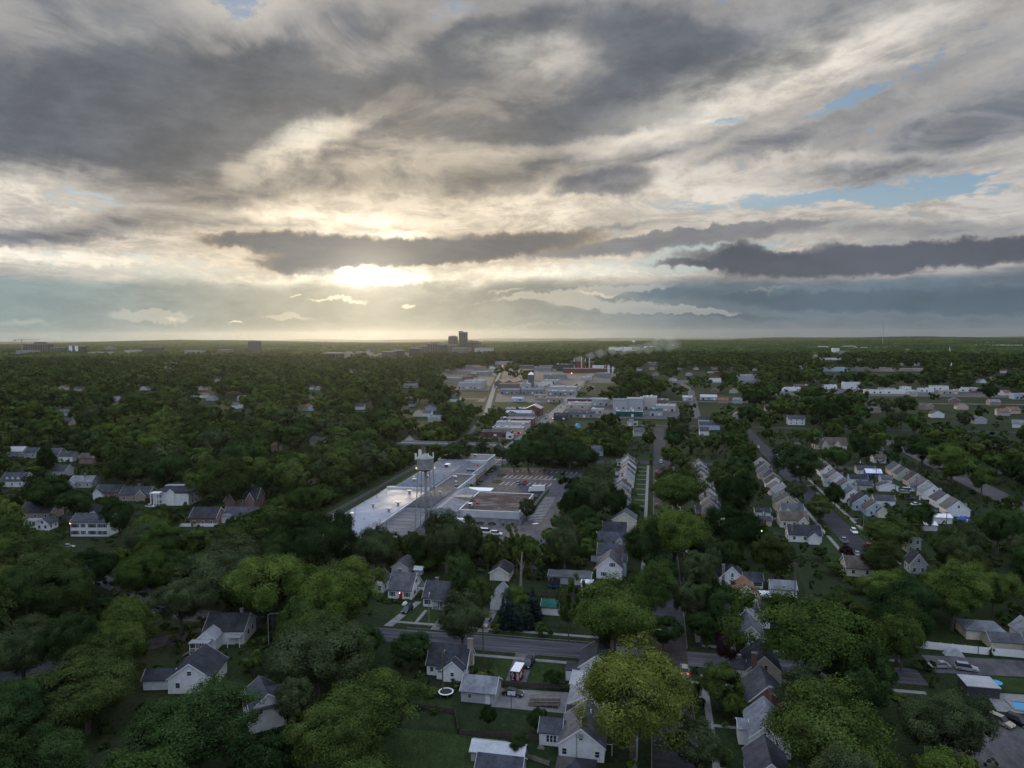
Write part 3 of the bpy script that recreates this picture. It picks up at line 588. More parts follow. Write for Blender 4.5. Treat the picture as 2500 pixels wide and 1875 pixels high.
for (s, t, z, h) in ((-119.5, 268, 7, 3.4), (-123, 300, 6.8, 1.4), (-124.5, 290, 6.6, 1.2), (-125.2, 260, 6.5, 3.0), (-113, 262, 7.2, 0.8), (-108, 255, 6.9, 0.8), (-122, 309, 6.8, 1.2), (-106.2, 262, 6.8, 0.9)):
    fb('flue', lambda b: (b.tube((s, t, z - .3), (s, t, z + h * 1.4), 0.16, n=8, mat='steel', T=g), b.tube((s, t, z + h * 1.4), (s, t, z + h * 1.4 + .35), 0.3, 0.1, n=8, mat='steel', T=g)))
# ---- water tower
TC = G(1041, 1303)
wt = empty('water_tower', Matrix.Translation(TC), 'old grey water tower on four slender legs above the factory roofs', 'water tower')
def wp(name, fn, smooth=False, parent=None):
    b = MB(); fn(b); return b.build(name, parent or wt, smooth)
plain('tank_metal', (0.27, 0.265, 0.25), 0.6, 0.28, 0.5, fine=4, metal=0.1); plain('tank_rust', (0.20, 0.155, 0.12), 0.8, 0.4, 0.8)
RT = 3.35
wp('tank', lambda b: b.lathe([(RT, 27.0), (RT, 31.0)], 36, 'tank_metal'), True)
wp('tank_bottom', lambda b: b.lathe([(0.55, 25.5), (1.6, 25.75), (2.6, 26.25), (RT, 27.0)], 36, 'tank_rust'), True)
wp('tank_roof', lambda b: (b.lathe([(RT + 0.15, 30.95), (RT + 0.15, 31.05), (1.7, 32.1), (0.3, 32.95), (0.0, 33.0)], 36, 'tank_metal'), b.tube((0, 0, 32.9), (0, 0, 33.6), 0.12, n=6, mat='steel')))
wp('seams', lambda b: [b.lathe([(RT + 0.03, z), (RT + 0.05, z + 0.05), (RT + 0.03, z + 0.1)], 36, 'steel') for z in (27.0, 28.3, 29.6)])
def balc(b):
    b.lathe([(RT, 26.9), (RT + 0.85, 26.9), (RT + 0.85, 26.98), (RT, 26.98)], 36, 'steel')
    for z in (27.5, 28.0): b.lathe([(RT + 0.80, z), (RT + 0.84, z), (RT + 0.84, z + .05), (RT + 0.80, z + .05), (RT + .8, z)], 36, 'steel')
    for i in range(24):
        a = i / 24 * 2 * math.pi; b.tube(((RT + .82) * math.cos(a), (RT + .82) * math.sin(a), 26.9), ((RT + .82) * math.cos(a), (RT + .82) * math.sin(a), 28.05), 0.03, n=4, mat='steel')
wp('balcony', balc)
wp('riser_pipe', lambda b: b.tube((0, 0, 0), (0, 0, 25.6), 0.62, 0.55, 16, 'tank_metal'), True)
legs = []
LA = [R(a) for a in (35, 125, 215, 305)]
def foot(a, z): r = 5.3 - (5.3 - RT) * z / 27.0; return Vector((r * math.cos(a), r * math.sin(a), z))
for a in LA:
    def leg(b):
        b.tube(foot(a, 0), foot(a, 27), 0.20, 0.17, 8, 'steel'); b.box(-.6, .6, -.6, .6, -0.1, 0.35, 'concrete', Matrix.Translation(foot(a, 0)))
    wp('leg', leg)
def brace(b):
    for z0, z1 in ((0.5, 9), (9, 18), (18, 26.5)):
        for i in range(4):
            a, c = LA[i], LA[(i + 1) % 4]
            b.tube(foot(a, z0), foot(c, z1), 0.035, n=4, mat='steel'); b.tube(foot(c, z0), foot(a, z1), 0.035, n=4, mat='steel')
    for z in (9, 18):
        for i in range(4): b.tube(foot(LA[i], z), foot(LA[(i + 1) % 4], z), 0.10, n=6, mat='steel')
wp('bracing', brace)
def ladder(b):
    a = R(300)
    for da in (-0.05, 0.05): b.tube(foot(a + da, 0.5), foot(a + da, 27) * 1.0, 0.04, n=4, mat='steel')
    for k in range(0, 54): p, q = foot(a - .05, .5 + k * .5), foot(a + .05, .5 + k * .5); b.tube(p, q, 0.025, n=4, mat='steel')
    for da in (-0.07, 0.07): b.tube((1.03 * RT * math.cos(a + da), 1.03 * RT * math.sin(a + da), 27), (1.03 * RT * math.cos(a + da), 1.03 * RT * math.sin(a + da), 31.6), 0.05, n=4, mat='steel')
wp('ladder', ladder)
for (dx, dy, h, n_) in ((-4.0, 0.4, 3.0, 2), (-2.5, 1.8, 4.6, 3), (3.1, 0.2, 3.6, 1), (1.3, -1.5, 3.4, 1)):
    def ant(b):
        b.tube((dx, dy, 29.5), (dx, dy, 30.6 + h * .8), 0.07, n=6, mat='steel'); b.tube((dx * .8, dy * .8, 30.6), (dx, dy, 30.6), 0.06, n=5, mat='steel')
        for k in range(n_): b.box(dx + .1 + k * .45 - .2 * n_, dx + .1 + k * .45 - .2 * n_ + .34, dy - .25, dy - .1, 29.6 + h * .25, 29.6 + h * .75 + 1.1, 'trim')
    wp('antenna', ant)
# ------------------------------------------------------------------ houses
PROTECT = []        # (s, t, half width, depth, height, slack): views the trees must leave open
FOOT = []           # footprints (s0, s1, t0, t1) where no trunk may stand
def block(bw, br, bt, x0, x1, y0, y1, h, ridge, rise, wall, roof, trim='trim', o=0.35, og=0.25, z0=-0.1):
    if ridge in ('t', 's'):
        ax = 'y' if ridge == 't' else 'x'
        a0, a1, c0, c1 = (x0, x1, y0, y1) if ridge == 't' else (y0, y1, x0, x1)
        m = (a0 + a1) / 2; half = (a1 - a0) / 2; e = o * rise / half
        bw.extrude([(a0, z0), (a0, h), (m, h + rise), (a1, h), (a1, z0)], c0, c1, ax, wall)
        br.extrude([(a0 - o, h - e + .03), (m, h + rise + .03), (a1 + o, h - e + .03), (a1 + o, h - e + .2), (m, h + rise + .24), (a0 - o, h - e + .2)], c0 - og, c1 + og, ax, roof)
        for q0, q1 in ((c0 - og - .05, c0 - og - .003), (c1 + og + .003, c1 + og + .05)):
            bt.append(MB()); bt[-1].extrude([(a0 - o, h - e - .04), (m, h + rise - .04), (a1 + o, h - e - .04), (a1 + o, h - e + .22), (m, h + rise + .26), (a0 - o, h - e + .22)], q0, q1, ax, trim)
    elif ridge == 'hip':
        w, l = x1 - x0, y1 - y0; bw.box(x0, x1, y0, y1, z0, h, wall); q = min(w, l) / 2
        if w >= l: r0, r1 = (x0 + q, (y0 + y1) / 2), (x1 - q, (y0 + y1) / 2)
        else: r0, r1 = ((x0 + x1) / 2, y0 + q), ((x0 + x1) / 2, y1 - q)
        c = [(x0 - o, y0 - o, h), (x1 + o, y0 - o, h), (x1 + o, y1 + o, h), (x0 - o, y1 + o, h)]; d = [(a, b_, h + .2) for a, b_, _ in c]
        R0, R1 = (*r0, h + rise), (*r1, h + rise)
        vs = c + d + [R0, R1]
        tops = [(4, 5, 9, 8), (5, 6, 9), (6, 7, 8, 9), (7, 4, 8)] if w >= l else [(4, 5, 8), (5, 6, 9, 8), (6, 7, 9), (7, 4, 8, 9)]
        br.add(vs, [(0, 3, 2, 1), (0, 1, 5, 4), (1, 2, 6, 5), (2, 3, 7, 6), (3, 0, 4, 7)] + tops, roof)
    else:
        bw.box(x0, x1, y0, y1, z0, h, wall); br.box(x0 - .2, x1 + .2, y0 - .2, y1 + .2, h, h + .18, roof)
def window(par, M, w, h, lod, shut=None, lit=None, T=None):
    """M: local matrix whose +y points out of the wall"""
    T = M
    b = MB(); b.box(-w / 2 - .09, w / 2 + .09, -0.02, .05, -h / 2 - .09, h / 2 + .09, 'trim', T); f = b.build('window', par)
    b = MB(); b.box(-w / 2, w / 2, .052, .07, -h / 2, -.03, lit or 'glass', T); b.box(-w / 2, w / 2, .052, .07, .03, h / 2, lit or 'glass', T)
    b.build('pane', f)
    if shut:
        b = MB()
        for q in (-1, 1): b.box(q * (w / 2 + .28) - .17, q * (w / 2 + .28) + .17, -0.02, .06, -h / 2, h / 2, shut, T)
        b.build('shutters', par)
def face(x, y, z, d):
    rot = {'f': math.pi, 'b': 0.0, 'r': -math.pi / 2, 'l': math.pi / 2}[d]      # outward -y, +y, +x, -x
    return Matrix.Translation((x, y, z)) @ Matrix.Rotation(rot, 4, 'Z')
def house(s, t, ws, lt, label, h=2.9, ridge='t', rise=None, wall='wall_white', roof='roof_grey', yaw=0, cat='house', group=None, name='house', chim=(), wings=(), dorm=(), lod=1, wins='auto', door=None, shut=None,
          porch=None, foot=True, protect=1.0, garage=None, trim='trim', chm='brick_red'):
    M = frame(s, t, yaw); root = empty(name, M, label, cat, group)
    rise = rise if rise is not None else (ws if ridge == 't' else lt) * 0.42
    bw, br, bt = MB(), MB(), []
    x0, x1 = -ws / 2, ws / 2
    block(bw, br, bt, x0, x1, 0, lt, h, ridge, rise, wall, roof, trim)
    for w in wings:      # (x0, x1, y0, y1, h, ridge, rise[, wall, roof])
        wa = w[7] if len(w) > 7 else wall; ro = w[8] if len(w) > 8 else roof
        block(bw, br, bt, w[0], w[1], w[2], w[3], w[4], w[5], w[6], wa, ro, trim, z0=-0.12)
    for d in dorm:       # (x0, x1, y0, y1, z)
        block(bw, br, bt, d[0], d[1], d[2], d[3], d[4], d[5] if len(d) > 5 else 's', 0.7, wall, roof, trim, o=0.15, og=0.1, z0=h)
    bw.build('wall', root); br.build('roof', root)
    for q in bt: q.build('roof_trim', root)
    for c in chim:       # (x, y, top[, w])
        w = c[3] if len(c) > 3 else 0.45
        cb = MB(); cb.box(c[0] - w, c[0] + w, c[1] - .35, c[1] + .35, h * 0.3 if w < .6 else 0, c[2], c[4] if len(c) > 4 else chm); co = cb.build('chimney', root)
        cb = MB(); cb.box(c[0] - w - .1, c[0] + w + .1, c[1] - .45, c[1] + .45, c[2], c[2] + .18, 'concrete_pale'); cb.build('cap', co)
    if wins == 'auto':
        two = h > 4.4
        sd = 'r' if s < 0 else 'l'; xs = x1 if s < 0 else x0
        if ridge == 't' and rise > 1.8: window(root, face(0, 0, h + rise * .34, 'f'), .85, 1.15, lod, shut)
        n = 3 if ws > 9.5 else 2
        if lod < 2 or two:
            for i in range(n):
                x = x0 + ws * (i + .5) / n
                if door and abs(x - door[0]) < 1.1: continue
                window(root, face(x, 0, 1.55, 'f'), .95, 1.25, lod, shut)
                if two: window(root, face(x, 0, 4.2, 'f'), .95, 1.25, lod, shut)
            for i in range(max(2, int(lt / 3.2))):
                y = lt * (i + .5) / max(2, int(lt / 3.2)); window(root, face(xs, y, 1.55, sd), .95, 1.2, lod)
                if two: window(root, face(xs, y, 4.2, sd), .95, 1.2, lod)
        elif ridge != 't': 
            for x in (x0 + ws * .25, x0 + ws * .75): window(root, face(x, 0, 1.55, 'f'), 1.1, 1.2, lod)
        if ridge == 's' and lod < 2 and rise > 1.8: window(root, face(xs, lt / 2, h + rise * .35, sd), .8, 1.0, lod)
    elif wins:
        for (x, y, z, d, w, hh) in wins: window(root, face(x, y, z, d), w, hh, lod, shut)
    if door: b = MB(); b.box(-.5, .5, -.02, .06, 0, 2.1, door[1], face(door[0], 0, 0, 'f')); b.build('door', root)
    if garage: b = MB(); b.box(-garage / 2, garage / 2, -.02, .05, 0, 2.2, 'door_white', face(0, 0, 0, 'f')); [b.box(-garage / 2, garage / 2, .05, .065, .52 * k, .52 * k + .03, 'steel', face(0, 0, 0, 'f')) for k in range(1, 5)]; b.build('garage_door', root)
    if porch:            # (x0, x1, depth, height)
        p = porch; b = MB(); b.box(p[0], p[1], -p[2], -.003, p[3], p[3] + .15, roof); b.box(p[0], p[1], -p[2], -.003, -.05, .3, 'concrete')
        for x in (p[0] + .12, (p[0] + p[1]) / 2, p[1] - .12): b.box(x - .07, x + .07, -p[2] + .05, -p[2] + .19, .3, p[3], 'trim')
        b.build('porch', root)
    if foot: FOOT.append((s - ws / 2 - 1.5, s + ws / 2 + 1.5, t - 1.5, t + lt + 1.5))
    PROTECT.append((s, t, ws / 2, lt, h + rise, protect * (.6 if lod == 2 else 1)))
    for w in wings:
        if t < 350: PROTECT.append((s + (w[0] + w[1]) / 2, t + w[2], (w[1] - w[0]) / 2, w[3] - w[2], w[4] + w[6], 1))
    return root
# --- near houses, left to right
house(-12.9, 128.9, 8.6, 10.5, 'white gabled house with a window air conditioner and a triple windowed left wing', ridge='t', h=2.9, rise=3.2, roof='roof_grey', lod=0,
      wings=((-8.6, -4.31, 3.6, 8.6, 2.7, 's', 1.5, 'wall_white', 'roof_slate'),), wins=((-3.2, 0, 1.5, 'f', .8, 1.1), (3.0, 0, 1.5, 'f', .8, 1.1), (-.1, 0, 4.4, 'f', .6, .8), (-6.9, 3.6, 1.5, 'f', .5, 1.3), (-6.2, 3.6, 1.5, 'f', .5, 1.3), (-5.5, 3.6, 1.5, 'f', .5, 1.3)))
_h = bpy.data.objects['house']
b = MB(); b.box(-.55, .35, -.45, -.05, 4.5, 5.2, 'steel'); b.build('air_conditioner', _h); b = MB(); b.tube((-.9, -.1, .2), (-.9, -.1, 5.0), .06, n=6, mat='steel'); b.build('downpipe', _h)
b = MB(); b.tube((1.2, 7.2, 4.6), (1.2, 7.2, 6.2), .15, n=8, mat='trim'); b.build('vent_pipe', _h)
house(-12.9, 143.2, 8.5, 7.5, 'white gabled house reached by the wooden ramp, half behind the yellow-green tree', h=3.0, rise=2.5, roof='roof_light', lod=0, wings=((-4.2, 1.5, -1.8, -.01, 2.4, 's', .9, 'wall_white', 'roof_dark'),))
house(-15.4, 151.4, 4.6, 6.5, 'white flat roofed annexe at the end of the concrete drive', ridge='flat', rise=0.1, h=3.2, roof='membrane', lod=0, name='annexe', cat='annexe', wins=((-2.3, 3, 1.6, 'l', .8, 1.0),))
house(-12.6, 160.5, 8.0, 9.5, 'grey roofed house with a red brick chimney behind the yellow-green tree', h=3.0, rise=3.0, roof='roof_slate', lod=0, chim=((3.2, 8.2, 7.2),), wings=((-7.0, -4.02, -1.2, 3.2, 2.5, 'flat', .1, 'wall_white', 'roof_dark'),))
house(-37.2, 145.6, 7.6, 6.6, 'off-white garage with a light grey roof beside the basketball hoop', ridge='s', h=2.5, rise=2.0, roof='roof_light', wall='wall_grey', lod=0, name='garage', cat='garage', wins=((-1.8, 0, 1.5, 'f', .8, .8),), door=(2.2, 'door_white'))
house(-47.4, 156.0, 9.6, 7.6, 'white house with a near black roof and tall tan brick chimney on its gable end', ridge='s', h=2.7, rise=3.5, roof='roof_dark', lod=0, chim=((4.95, 3.4, 8.0, .62, 'brick_tan'), (-1.0, 2.0, 5.2, .08, 'steel')),
      wings=((-0.2, 4.4, -2.4, -.01, 2.9, 't', 1.9), (-1.9, -.25, -1.6, -.02, 2.4, 'flat', .2)), wins=((2.1, -2.4, 1.9, 'f', .75, .8), (-3.6, 0, 1.5, 'f', .8, 1.0), (4.8, 2, 1.6, 'r', .8, 1.1), (-1.1, -1.6, 1.9, 'f', 1.0, .35)))
house(-28.3, 124.8, 10.0, 4.0, 'long low shed with a pale corrugated metal roof overgrown by vines', ridge='s', h=2.0, rise=1.0, roof='metal_roof', wall='wall_grey', lod=0, name='shed', cat='shed', wins=None)
house(-26.6, 117.8, 8.2, 5.5, 'dark shingled outbuilding cut by the bottom edge in front of the vine-covered shed', ridge='s', h=2.5, rise=1.9, roof='roof_slate', wall='wall_grey', lod=0, name='garage', cat='garage', wins=None)
house(-13.2, 117.5, 6.5, 7, 'dark hipped roof poking up at the bottom edge below the white gable', ridge='hip', h=2.8, rise=2.4, roof='roof_dark', lod=0)
house(-28.2, 197.0, 6.2, 5.2, 'small white shed with a teal green roof beside the blue spruces', ridge='s', h=2.4, rise=1.2, roof='roof_green', lod=0, name='shed', cat='shed', wins=None)
house(-49.2, 222.5, 6.4, 8, 'cream garage with a dark roof behind the twin round trees', h=2.5, rise=1.9, roof='roof_dark', wall='wall_cream', lod=1, name='garage', cat='garage', wins=None, garage=3.6)
house(-44.6, 198.0, 4.0, 9, 'narrow pale house side squeezed between the round trees and the blue spruces', h=3.2, rise=2.0, roof='roof_light', lod=1, wins=None)
house(-26.2, 223.0, 13.6, 5.2, 'long low grey roofed outbuilding in front of the blue swimming pool', ridge='s', h=2.4, rise=1.2, roof='roof_grey', wall='wall_grey', lod=1, name='outbuilding', cat='outbuilding', wins=None)
house(-20.3, 219.0, 3.6, 3.0, 'little white flat roofed shed at the end of the long outbuilding', ridge='flat', h=2.2, rise=.1, roof='metal_white', lod=1, name='shed', cat='shed', wins=None)
house(-14.0, 230.7, 8.4, 8.5, 'white house with a red awning, black shutters and a red chimney behind', h=3.6, rise=3.6, roof='roof_grey', lod=0, shut='shutter', chim=((3.2, 8.0, 9.4, .55),), wings=((4.22, 5.4, 3.5, 7.5, 5.0, 's', .8, 'wall_blue', 'roof_slate'),), wins=((1.0, 0, 4.8, 'f', .9, 1.2), (-1.8, 0, 1.6, 'f', .8, 1.1)))
b = MB(); b.extrude([(-4.25, 3.0), (-5.4, 1.9), (-5.4, 2.0), (-4.25, 3.2)], 1.0, 4.5, 'y', 'awning_red'); b.build('awning', [o for o in bpy.data.objects if o.get('label', '').startswith('white house with a red awning')][0])
house(-14.1, 246.0, 10.0, 8, 'grey roofed house just behind the one with the red awning', ridge='s', h=3.2, rise=3.0, roof='roof_slate', lod=1, wings=((-7.4, -5.01, 1.5, 6, 2.6, 's', 1.2),), chim=((3.9, 7.0, 7.0),))
house(-14.6, 261.5, 12.0, 7.5, 'wide slate roofed house with a small cross gable on its right', ridge='s', h=3.2, rise=2.8, roof='roof_slate', lod=1, wings=((0.5, 4.6, -2.2, -.01, 3.0, 't', 2.4, 'wall_grey', 'roof_grey'),))
house(-14.9, 277.5, 9.2, 7.0, 'brick house with a broad dark slate roof in front of the cream gable', ridge='s', h=3.0, rise=2.8, roof='roof_dark', wall='brick_red', lod=1)
house(-11.5, 287.7, 9.5, 9, 'tall cream two storey house with a lopsided grey roof', h=5.0, rise=3.0, roof='roof_grey', wall='wall_cream', lod=1, wins=((4.75, 1.5, 4.2, 'r', .8, 1.2), (4.75, 1.5, 1.5, 'r', .8, 1.2), (4.75, 5, 1.5, 'r', .8, 1.2)), porch=None)
house(-24.4, 249.0, 3.8, 3.6, 'small cream shed under the trees left of the wide slate roofed house', h=2.3, rise=1.3, wall='wall_cream', roof='roof_dark', lod=1, name='shed', cat='shed', wins=None)
house(-83.4, 221.8, 5.6, 8.0, 'white two car garage with a grey roof behind the two bungalows', h=2.6, rise=1.7, roof='roof_grey', lod=0, name='garage', cat='garage', wins=None, garage=4.2)
house(-75.6, 201.0, 7.6, 9.0, 'cream bungalow with black shutters and a lamp beside its red door', ridge='s', h=2.9, rise=3.9, roof='roof_grey', wall='wall_white', lod=0, chim=((-1.5, 4.5, 7.8),), door=(0.3, 'door_red'), shut='shutter',
      wins=((-2.4, 0, 1.5, 'f', .9, 1.2), (2.3, 0, 1.5, 'f', .9, 1.2), (3.8, 3, 1.5, 'r', .8, 1.1), (3.8, 6.2, 1.5, 'r', .8, 1.1), (3.8, 4.5, 4.4, 'r', .8, 1.0)), wings=((3.82, 5.8, 5.5, 9, 2.3, 'flat', .1),))
b = MB(); b.box(-.1, .1, -.2, -.02, 1.8, 2.05, 'lamp_amber'); b.build('porch_lamp', [o for o in bpy.data.objects if o.get('label', '').startswith('cream bungalow')][0])
house(-62.4, 196.6, 8.6, 8.4, 'white bungalow with a slate roof, small front porch and red brick steps', ridge='s', h=2.8, rise=3.6, roof='roof_slate', lod=0, chim=((-1.2, 4.2, 7.4),), door=(0.9, 'wood'), porch=(-1.0, 3.9, 2.0, 2.45), wins=((-2.9, 0, 1.5, 'f', 1.9, 1.2), (4.3, 2.5, 1.5, 'r', .8, 1.1), (4.3, 5.6, 1.5, 'r', .8, 1.1), (4.3, 4.2, 4.2, 'r', .7, 1.0)))
house(-77.3, 223.0, 2.6, 2.2, 'tiny garden shed with a white metal roof beside the two car garage', ridge='s', h=1.8, rise=.7, roof='metal_white', wall='wall_grey', lod=1, name='shed', cat='shed', wins=None)
house(-85.0, 205.0, 5.0, 7.0, 'small white house end beside the tall bright tree, left of the bungalows', h=3.0, rise=2.2, roof='roof_slate', lod=1)
house(-76.6, 127.5, 7.2, 8.5, 'tall white house with a grey cross gabled roof wedged between dark trees', yaw=42, h=4.8, rise=2.6, roof='roof_slate', lod=0, wings=((-3.61, 3.6, -.02, 6.5, 4.8, 's', 2.5),), wins=((-1.5, 0, 4.2, 'f', .7, .9), (3.6, 2.2, 2.0, 'r', .7, .9)))
house(-102.0, 137.6, 9.6, 10.0, 'white gabled house with a broad dark roof and low side wing, lower left', yaw=14, h=3.4, rise=3.3, roof='roof_dark', lod=0, wins=((0, 0, 4.6, 'f', .9, .9), (-2.6, 0, 1.9, 'f', .9, 1.1), (2.6, 0, 1.9, 'f', .9, 1.1), (-4.8, 3, 2.0, 'l', .8, 1.0)),
      wings=((-11.2, -4.82, 2.0, 6.2, 2.4, 's', 1.4),))
house(-109.5, 162.0, 10.5, 9.0, 'white house on a slope with a stilted porch and outside stairs', yaw=12, ridge='s', h=3.6, rise=2.9, roof='roof_dark', lod=0, chim=((3.0, 5.0, 7.6, .4, 'concrete_pale'),),
      wings=((-5.0, -0.4, -4.6, -.01, 3.4, 't', 1.6, 'wall_white', 'metal_roof'),), wins=((-3.8, -4.6, 2.3, 'f', .8, 1.1), (-2.6, -4.6, 2.3, 'f', .8, 1.1), (5.25, 3.0, 2.2, 'r', 1.1, 1.2), (5.25, 6.0, 2.2, 'r', .9, 1.2)))
_h = [o for o in bpy.data.objects if o.get('label', '').startswith('white house on a slope')][0]
b = MB(); b.box(-6.0, -1.2, -6.8, -4.65, 1.1, 1.3, 'wood_pale'); [b.box(x - .07, x + .07, -6.75, -6.6, 0, 3.3, 'trim') for x in (-5.9, -4.4, -2.9, -1.3)]; b.box(-6.0, -1.2, -6.8, -6.7, 1.9, 2.0, 'trim'); b.box(-6.2, -1.0, -7.0, -4.66, 3.3, 3.45, 'metal_roof'); b.build('deck', _h)
b = MB(); [b.box(-7.9 + i * .24, -7.6 + i * .24, -6.6, -5.6, .05 + i * .14, .13 + i * .14, 'wood_pale') for i in range(8)]; b.build('stairs', _h)
b = MB(); b.box(1.5, 5.0, -2.2, -.02, 2.6, 2.75, 'metal_roof'); [b.box(x - .08, x + .08, -2.1, -1.95, 0, 2.6, 'trim') for x in (1.7, 4.8)]; b.build('porch', _h)
# --- east side of the tree-lined street, from far to near
house(24.6, 229.0, 7.6, 9, 'white gabled house with a white chimney and a screened side porch', h=3.2, rise=3.6, roof='roof_slate', lod=0, chim=((-2.6, .3, 7.4, .45, 'concrete_pale'),), wings=((3.82, 9.6, 1.5, 7.0, 2.5, 's', 1.6),), wins=((0.1, 0, 4.3, 'f', .7, 1.2), (2.0, 0, 1.6, 'f', .8, 1.1), (8.0, 1.5, 1.4, 'f', 2.6, 1.2)))
house(26.9, 212.5, 8.0, 9, 'cream gabled house with an orange tan roof', h=3.4, rise=3.4, roof='roof_tan', wall='wall_cream', lod=0, wins=((0.3, 0, 2.4, 'f', 1.0, .9), (-2.4, 0, 2.6, 'f', .6, .6)))
house(32.6, 217.0, 3.8, 5.0, 'white carport roof on posts beside the orange roofed house', ridge='flat', h=2.2, rise=.1, roof='metal_white', wall='dark_metal', lod=1, name='carport', cat='carport', wins=None)
house(39.4, 224.0, 7.4, 6.0, 'low grey green roofed garage above the big central-right tree', ridge='s', h=2.5, rise=1.7, roof='roof_light', lod=1, name='garage', cat='garage', wins=None)
house(25.3, 195.8, 7.8, 9.5, 'white gabled house with a tall grey chimney on its left corner', h=3.4, rise=3.6, roof='roof_slate', lod=0, chim=((-2.8, -.4, 8.0, .5, 'brick_tan'),), wings=((3.92, 6.2, 3, 9, 5.2, 'flat', .2), (-6.4, -3.93, 1, 5, 2.3, 's', 1.0)), wins=((-.6, 0, 4.2, 'f', .7, 1.1), (1.8, 0, 1.6, 'f', .7, 1.1)))
house(24.2, 180.3, 7.0, 9.5, 'narrow white gabled house behind the purple-leaved tree', h=4.4, rise=3.2, roof='roof_grey', lod=0, wins=((0, 0, 5.0, 'f', .7, 1.1), (-1.8, 0, 1.8, 'f', .8, 1.1)))
house(25.2, 165.4, 7.6, 9.5, 'cream gabled house with a tall red brick chimney and white side wing', h=3.4, rise=3.4, wall='wall_cream', roof='roof_dark', lod=0, chim=((-2.3, -.4, 7.6, .55),), wings=((-7.2, -3.82, 1.5, 6, 2.8, 's', 1.2, 'wall_white', 'roof_slate'),), wins=((0.3, 0, 4.2, 'f', .7, 1.1),))
house(23.4, 149.8, 7.6, 10.0, 'red brick house with a long plain grey roof and white topped chimney', h=3.6, rise=3.6, wall='brick_red', roof='roof_grey', lod=0, chim=((0.6, -.3, 7.4, .4),), wins=((-.4, 0, 2.2, 'f', .7, 1.0), (2.2, 0, 2.0, 'f', .7, 1.0)))
house(22.2, 136.6, 7.4, 9.5, 'white house with a pale blue grey roof, in front of the brick one', h=3.6, rise=3.2, roof='roof_light', lod=0, wings=((-5.4, -3.72, 3.4, 7.2, 3.2, 's', .9),), wins=((1.0, 0, 2.2, 'f', .9, 1.2),))
house(20.4, 124.0, 7.0, 9.0, 'slate roofed house cut by the bottom edge right of the street', h=3.2, rise=3.0, roof='roof_slate', lod=1)
# --- far rows either side of the street
W5 = ['wall_white', 'wall_grey', 'wall_cream', 'wall_white', 'wall_tan', 'wall_blue', 'wall_white', 'wall_green']
RF = ['roof_grey', 'roof_slate', 'roof_dark', 'roof_grey', 'roof_light', 'roof_slate']
ORD = ['nearest', 'second', 'third', 'fourth', 'fifth', 'sixth', 'seventh', 'eighth', 'ninth', 'tenth']
HUE = dict(wall_white='white', wall_grey='grey', wall_blue='pale blue', wall_tan='tan', wall_cream='cream', wall_green='sage', brick_red='red brick', brick_tan='tan brick', brick_dark='dark brick')
def row(n, s0, t0, ds, dt, text, group, seed, start=0, ws=(7.6, 8.8), lt=(8, 9.5)):
    rg = random.Random(seed)
    for i in range(n):
        w = W5[(i * 3 + seed) % len(W5)]; ra = RF[(i * 5 + seed) % len(RF)]; WS = rg.uniform(*ws)
        ch = rg.random() < .6
        house(s0 + ds * i + rg.uniform(-1.0, 1.0), t0 + dt * i + rg.uniform(-1.5, 1.5), WS, rg.uniform(*lt), '%s %s house %s' % (ORD[i + start], HUE[w], text), h=rg.uniform(2.8, 3.3), rise=WS * rg.uniform(.36, .44), wall=w, roof=ra, lod=2, group=group,
              chim=((rg.choice((-2, 2)), rg.uniform(3, 6), rg.uniform(6.4, 7.2)),) if ch else (), dorm=((WS / 2 - 2.6, WS / 2 - .3, 3, 5, 4.2, 's'),) if rg.random() < .35 else (),
              wings=((-WS / 2 - 2.4, -WS / 2 - .02, 3.5, 7.5, 2.5, 's', 1.0),) if rg.random() < .3 else ())
row(8, -14.6, 327, 0, 15.2, 'up the gabled row right of the factory car park', 'gabled houses in the row right of the car park', 1)
row(9, 26.0, 306, 0, 14.4, 'up the row across the street from the car park row', 'gabled houses across the street from the car park row', 2)
row(6, 61.0, 368, .5, 13.8, 'up the half hidden row beyond the tall pale grey house', 'half hidden houses in the third row', 3)
row(5, 94.8, 376, 0.8, 15.0, 'up the row beyond the house with two brick chimneys', 'houses right of the second street', 5)
row(7, 131.5, 340, .9, 15.6, 'up the long pale row at the far right', 'pale houses in the long row at the far right', 0, ws=(7.8, 9.5))
row(4, 200, 300, 4, 22, 'in the scattered group at the right edge, counted from the front', 'scattered houses at the right edge', 4)
house(57.6, 286.0, 12.0, 8, 'white ranch house with a slate roof and a front gabled porch facing the grass', ridge='s', h=2.9, rise=2.8, roof='roof_dark', lod=1, wings=((0.8, 4.8, -2.4, -.01, 2.6, 't', 1.6),), chim=((-4.6, 1.4, 6.4, .4, 'concrete_pale'), (0, 5, 6.4)))
house(57.3, 307.0, 11.0, 8, 'tan roofed cream house just behind the white ranch house', ridge='s', h=3.2, rise=2.6, roof='roof_brown', wall='wall_cream', lod=1, wings=((1.5, 5.2, -2, -.01, 3.0, 't', 2.0),), chim=((4.4, 1, 6.8, .5, 'brick_tan'),))
house(59.6, 322.0, 9.0, 7.5, 'grey roofed white house in the pale cluster with rear wing', ridge='s', h=3.1, rise=2.8, roof='roof_grey', lod=1, wings=((-4.4, -.5, -2, -.01, 3.0, 't', 2.0),))
house(59.7, 335.7, 10.4, 8.5, 'tan gabled house with a white attic window in the pale cluster', h=3.2, rise=3.6, roof='roof_brown', wall='wall_tan', lod=1, dorm=((1, 4.6, 2, 6, 4.2, 's'),))
house(61.5, 352, 9.4, 8.5, 'tall pale grey house topped by dormers behind the tan gabled one', h=4.6, rise=3.4, roof='roof_light', wall='wall_grey', lod=1, dorm=((1, 4.2, 2, 6, 5.6, 's'),))
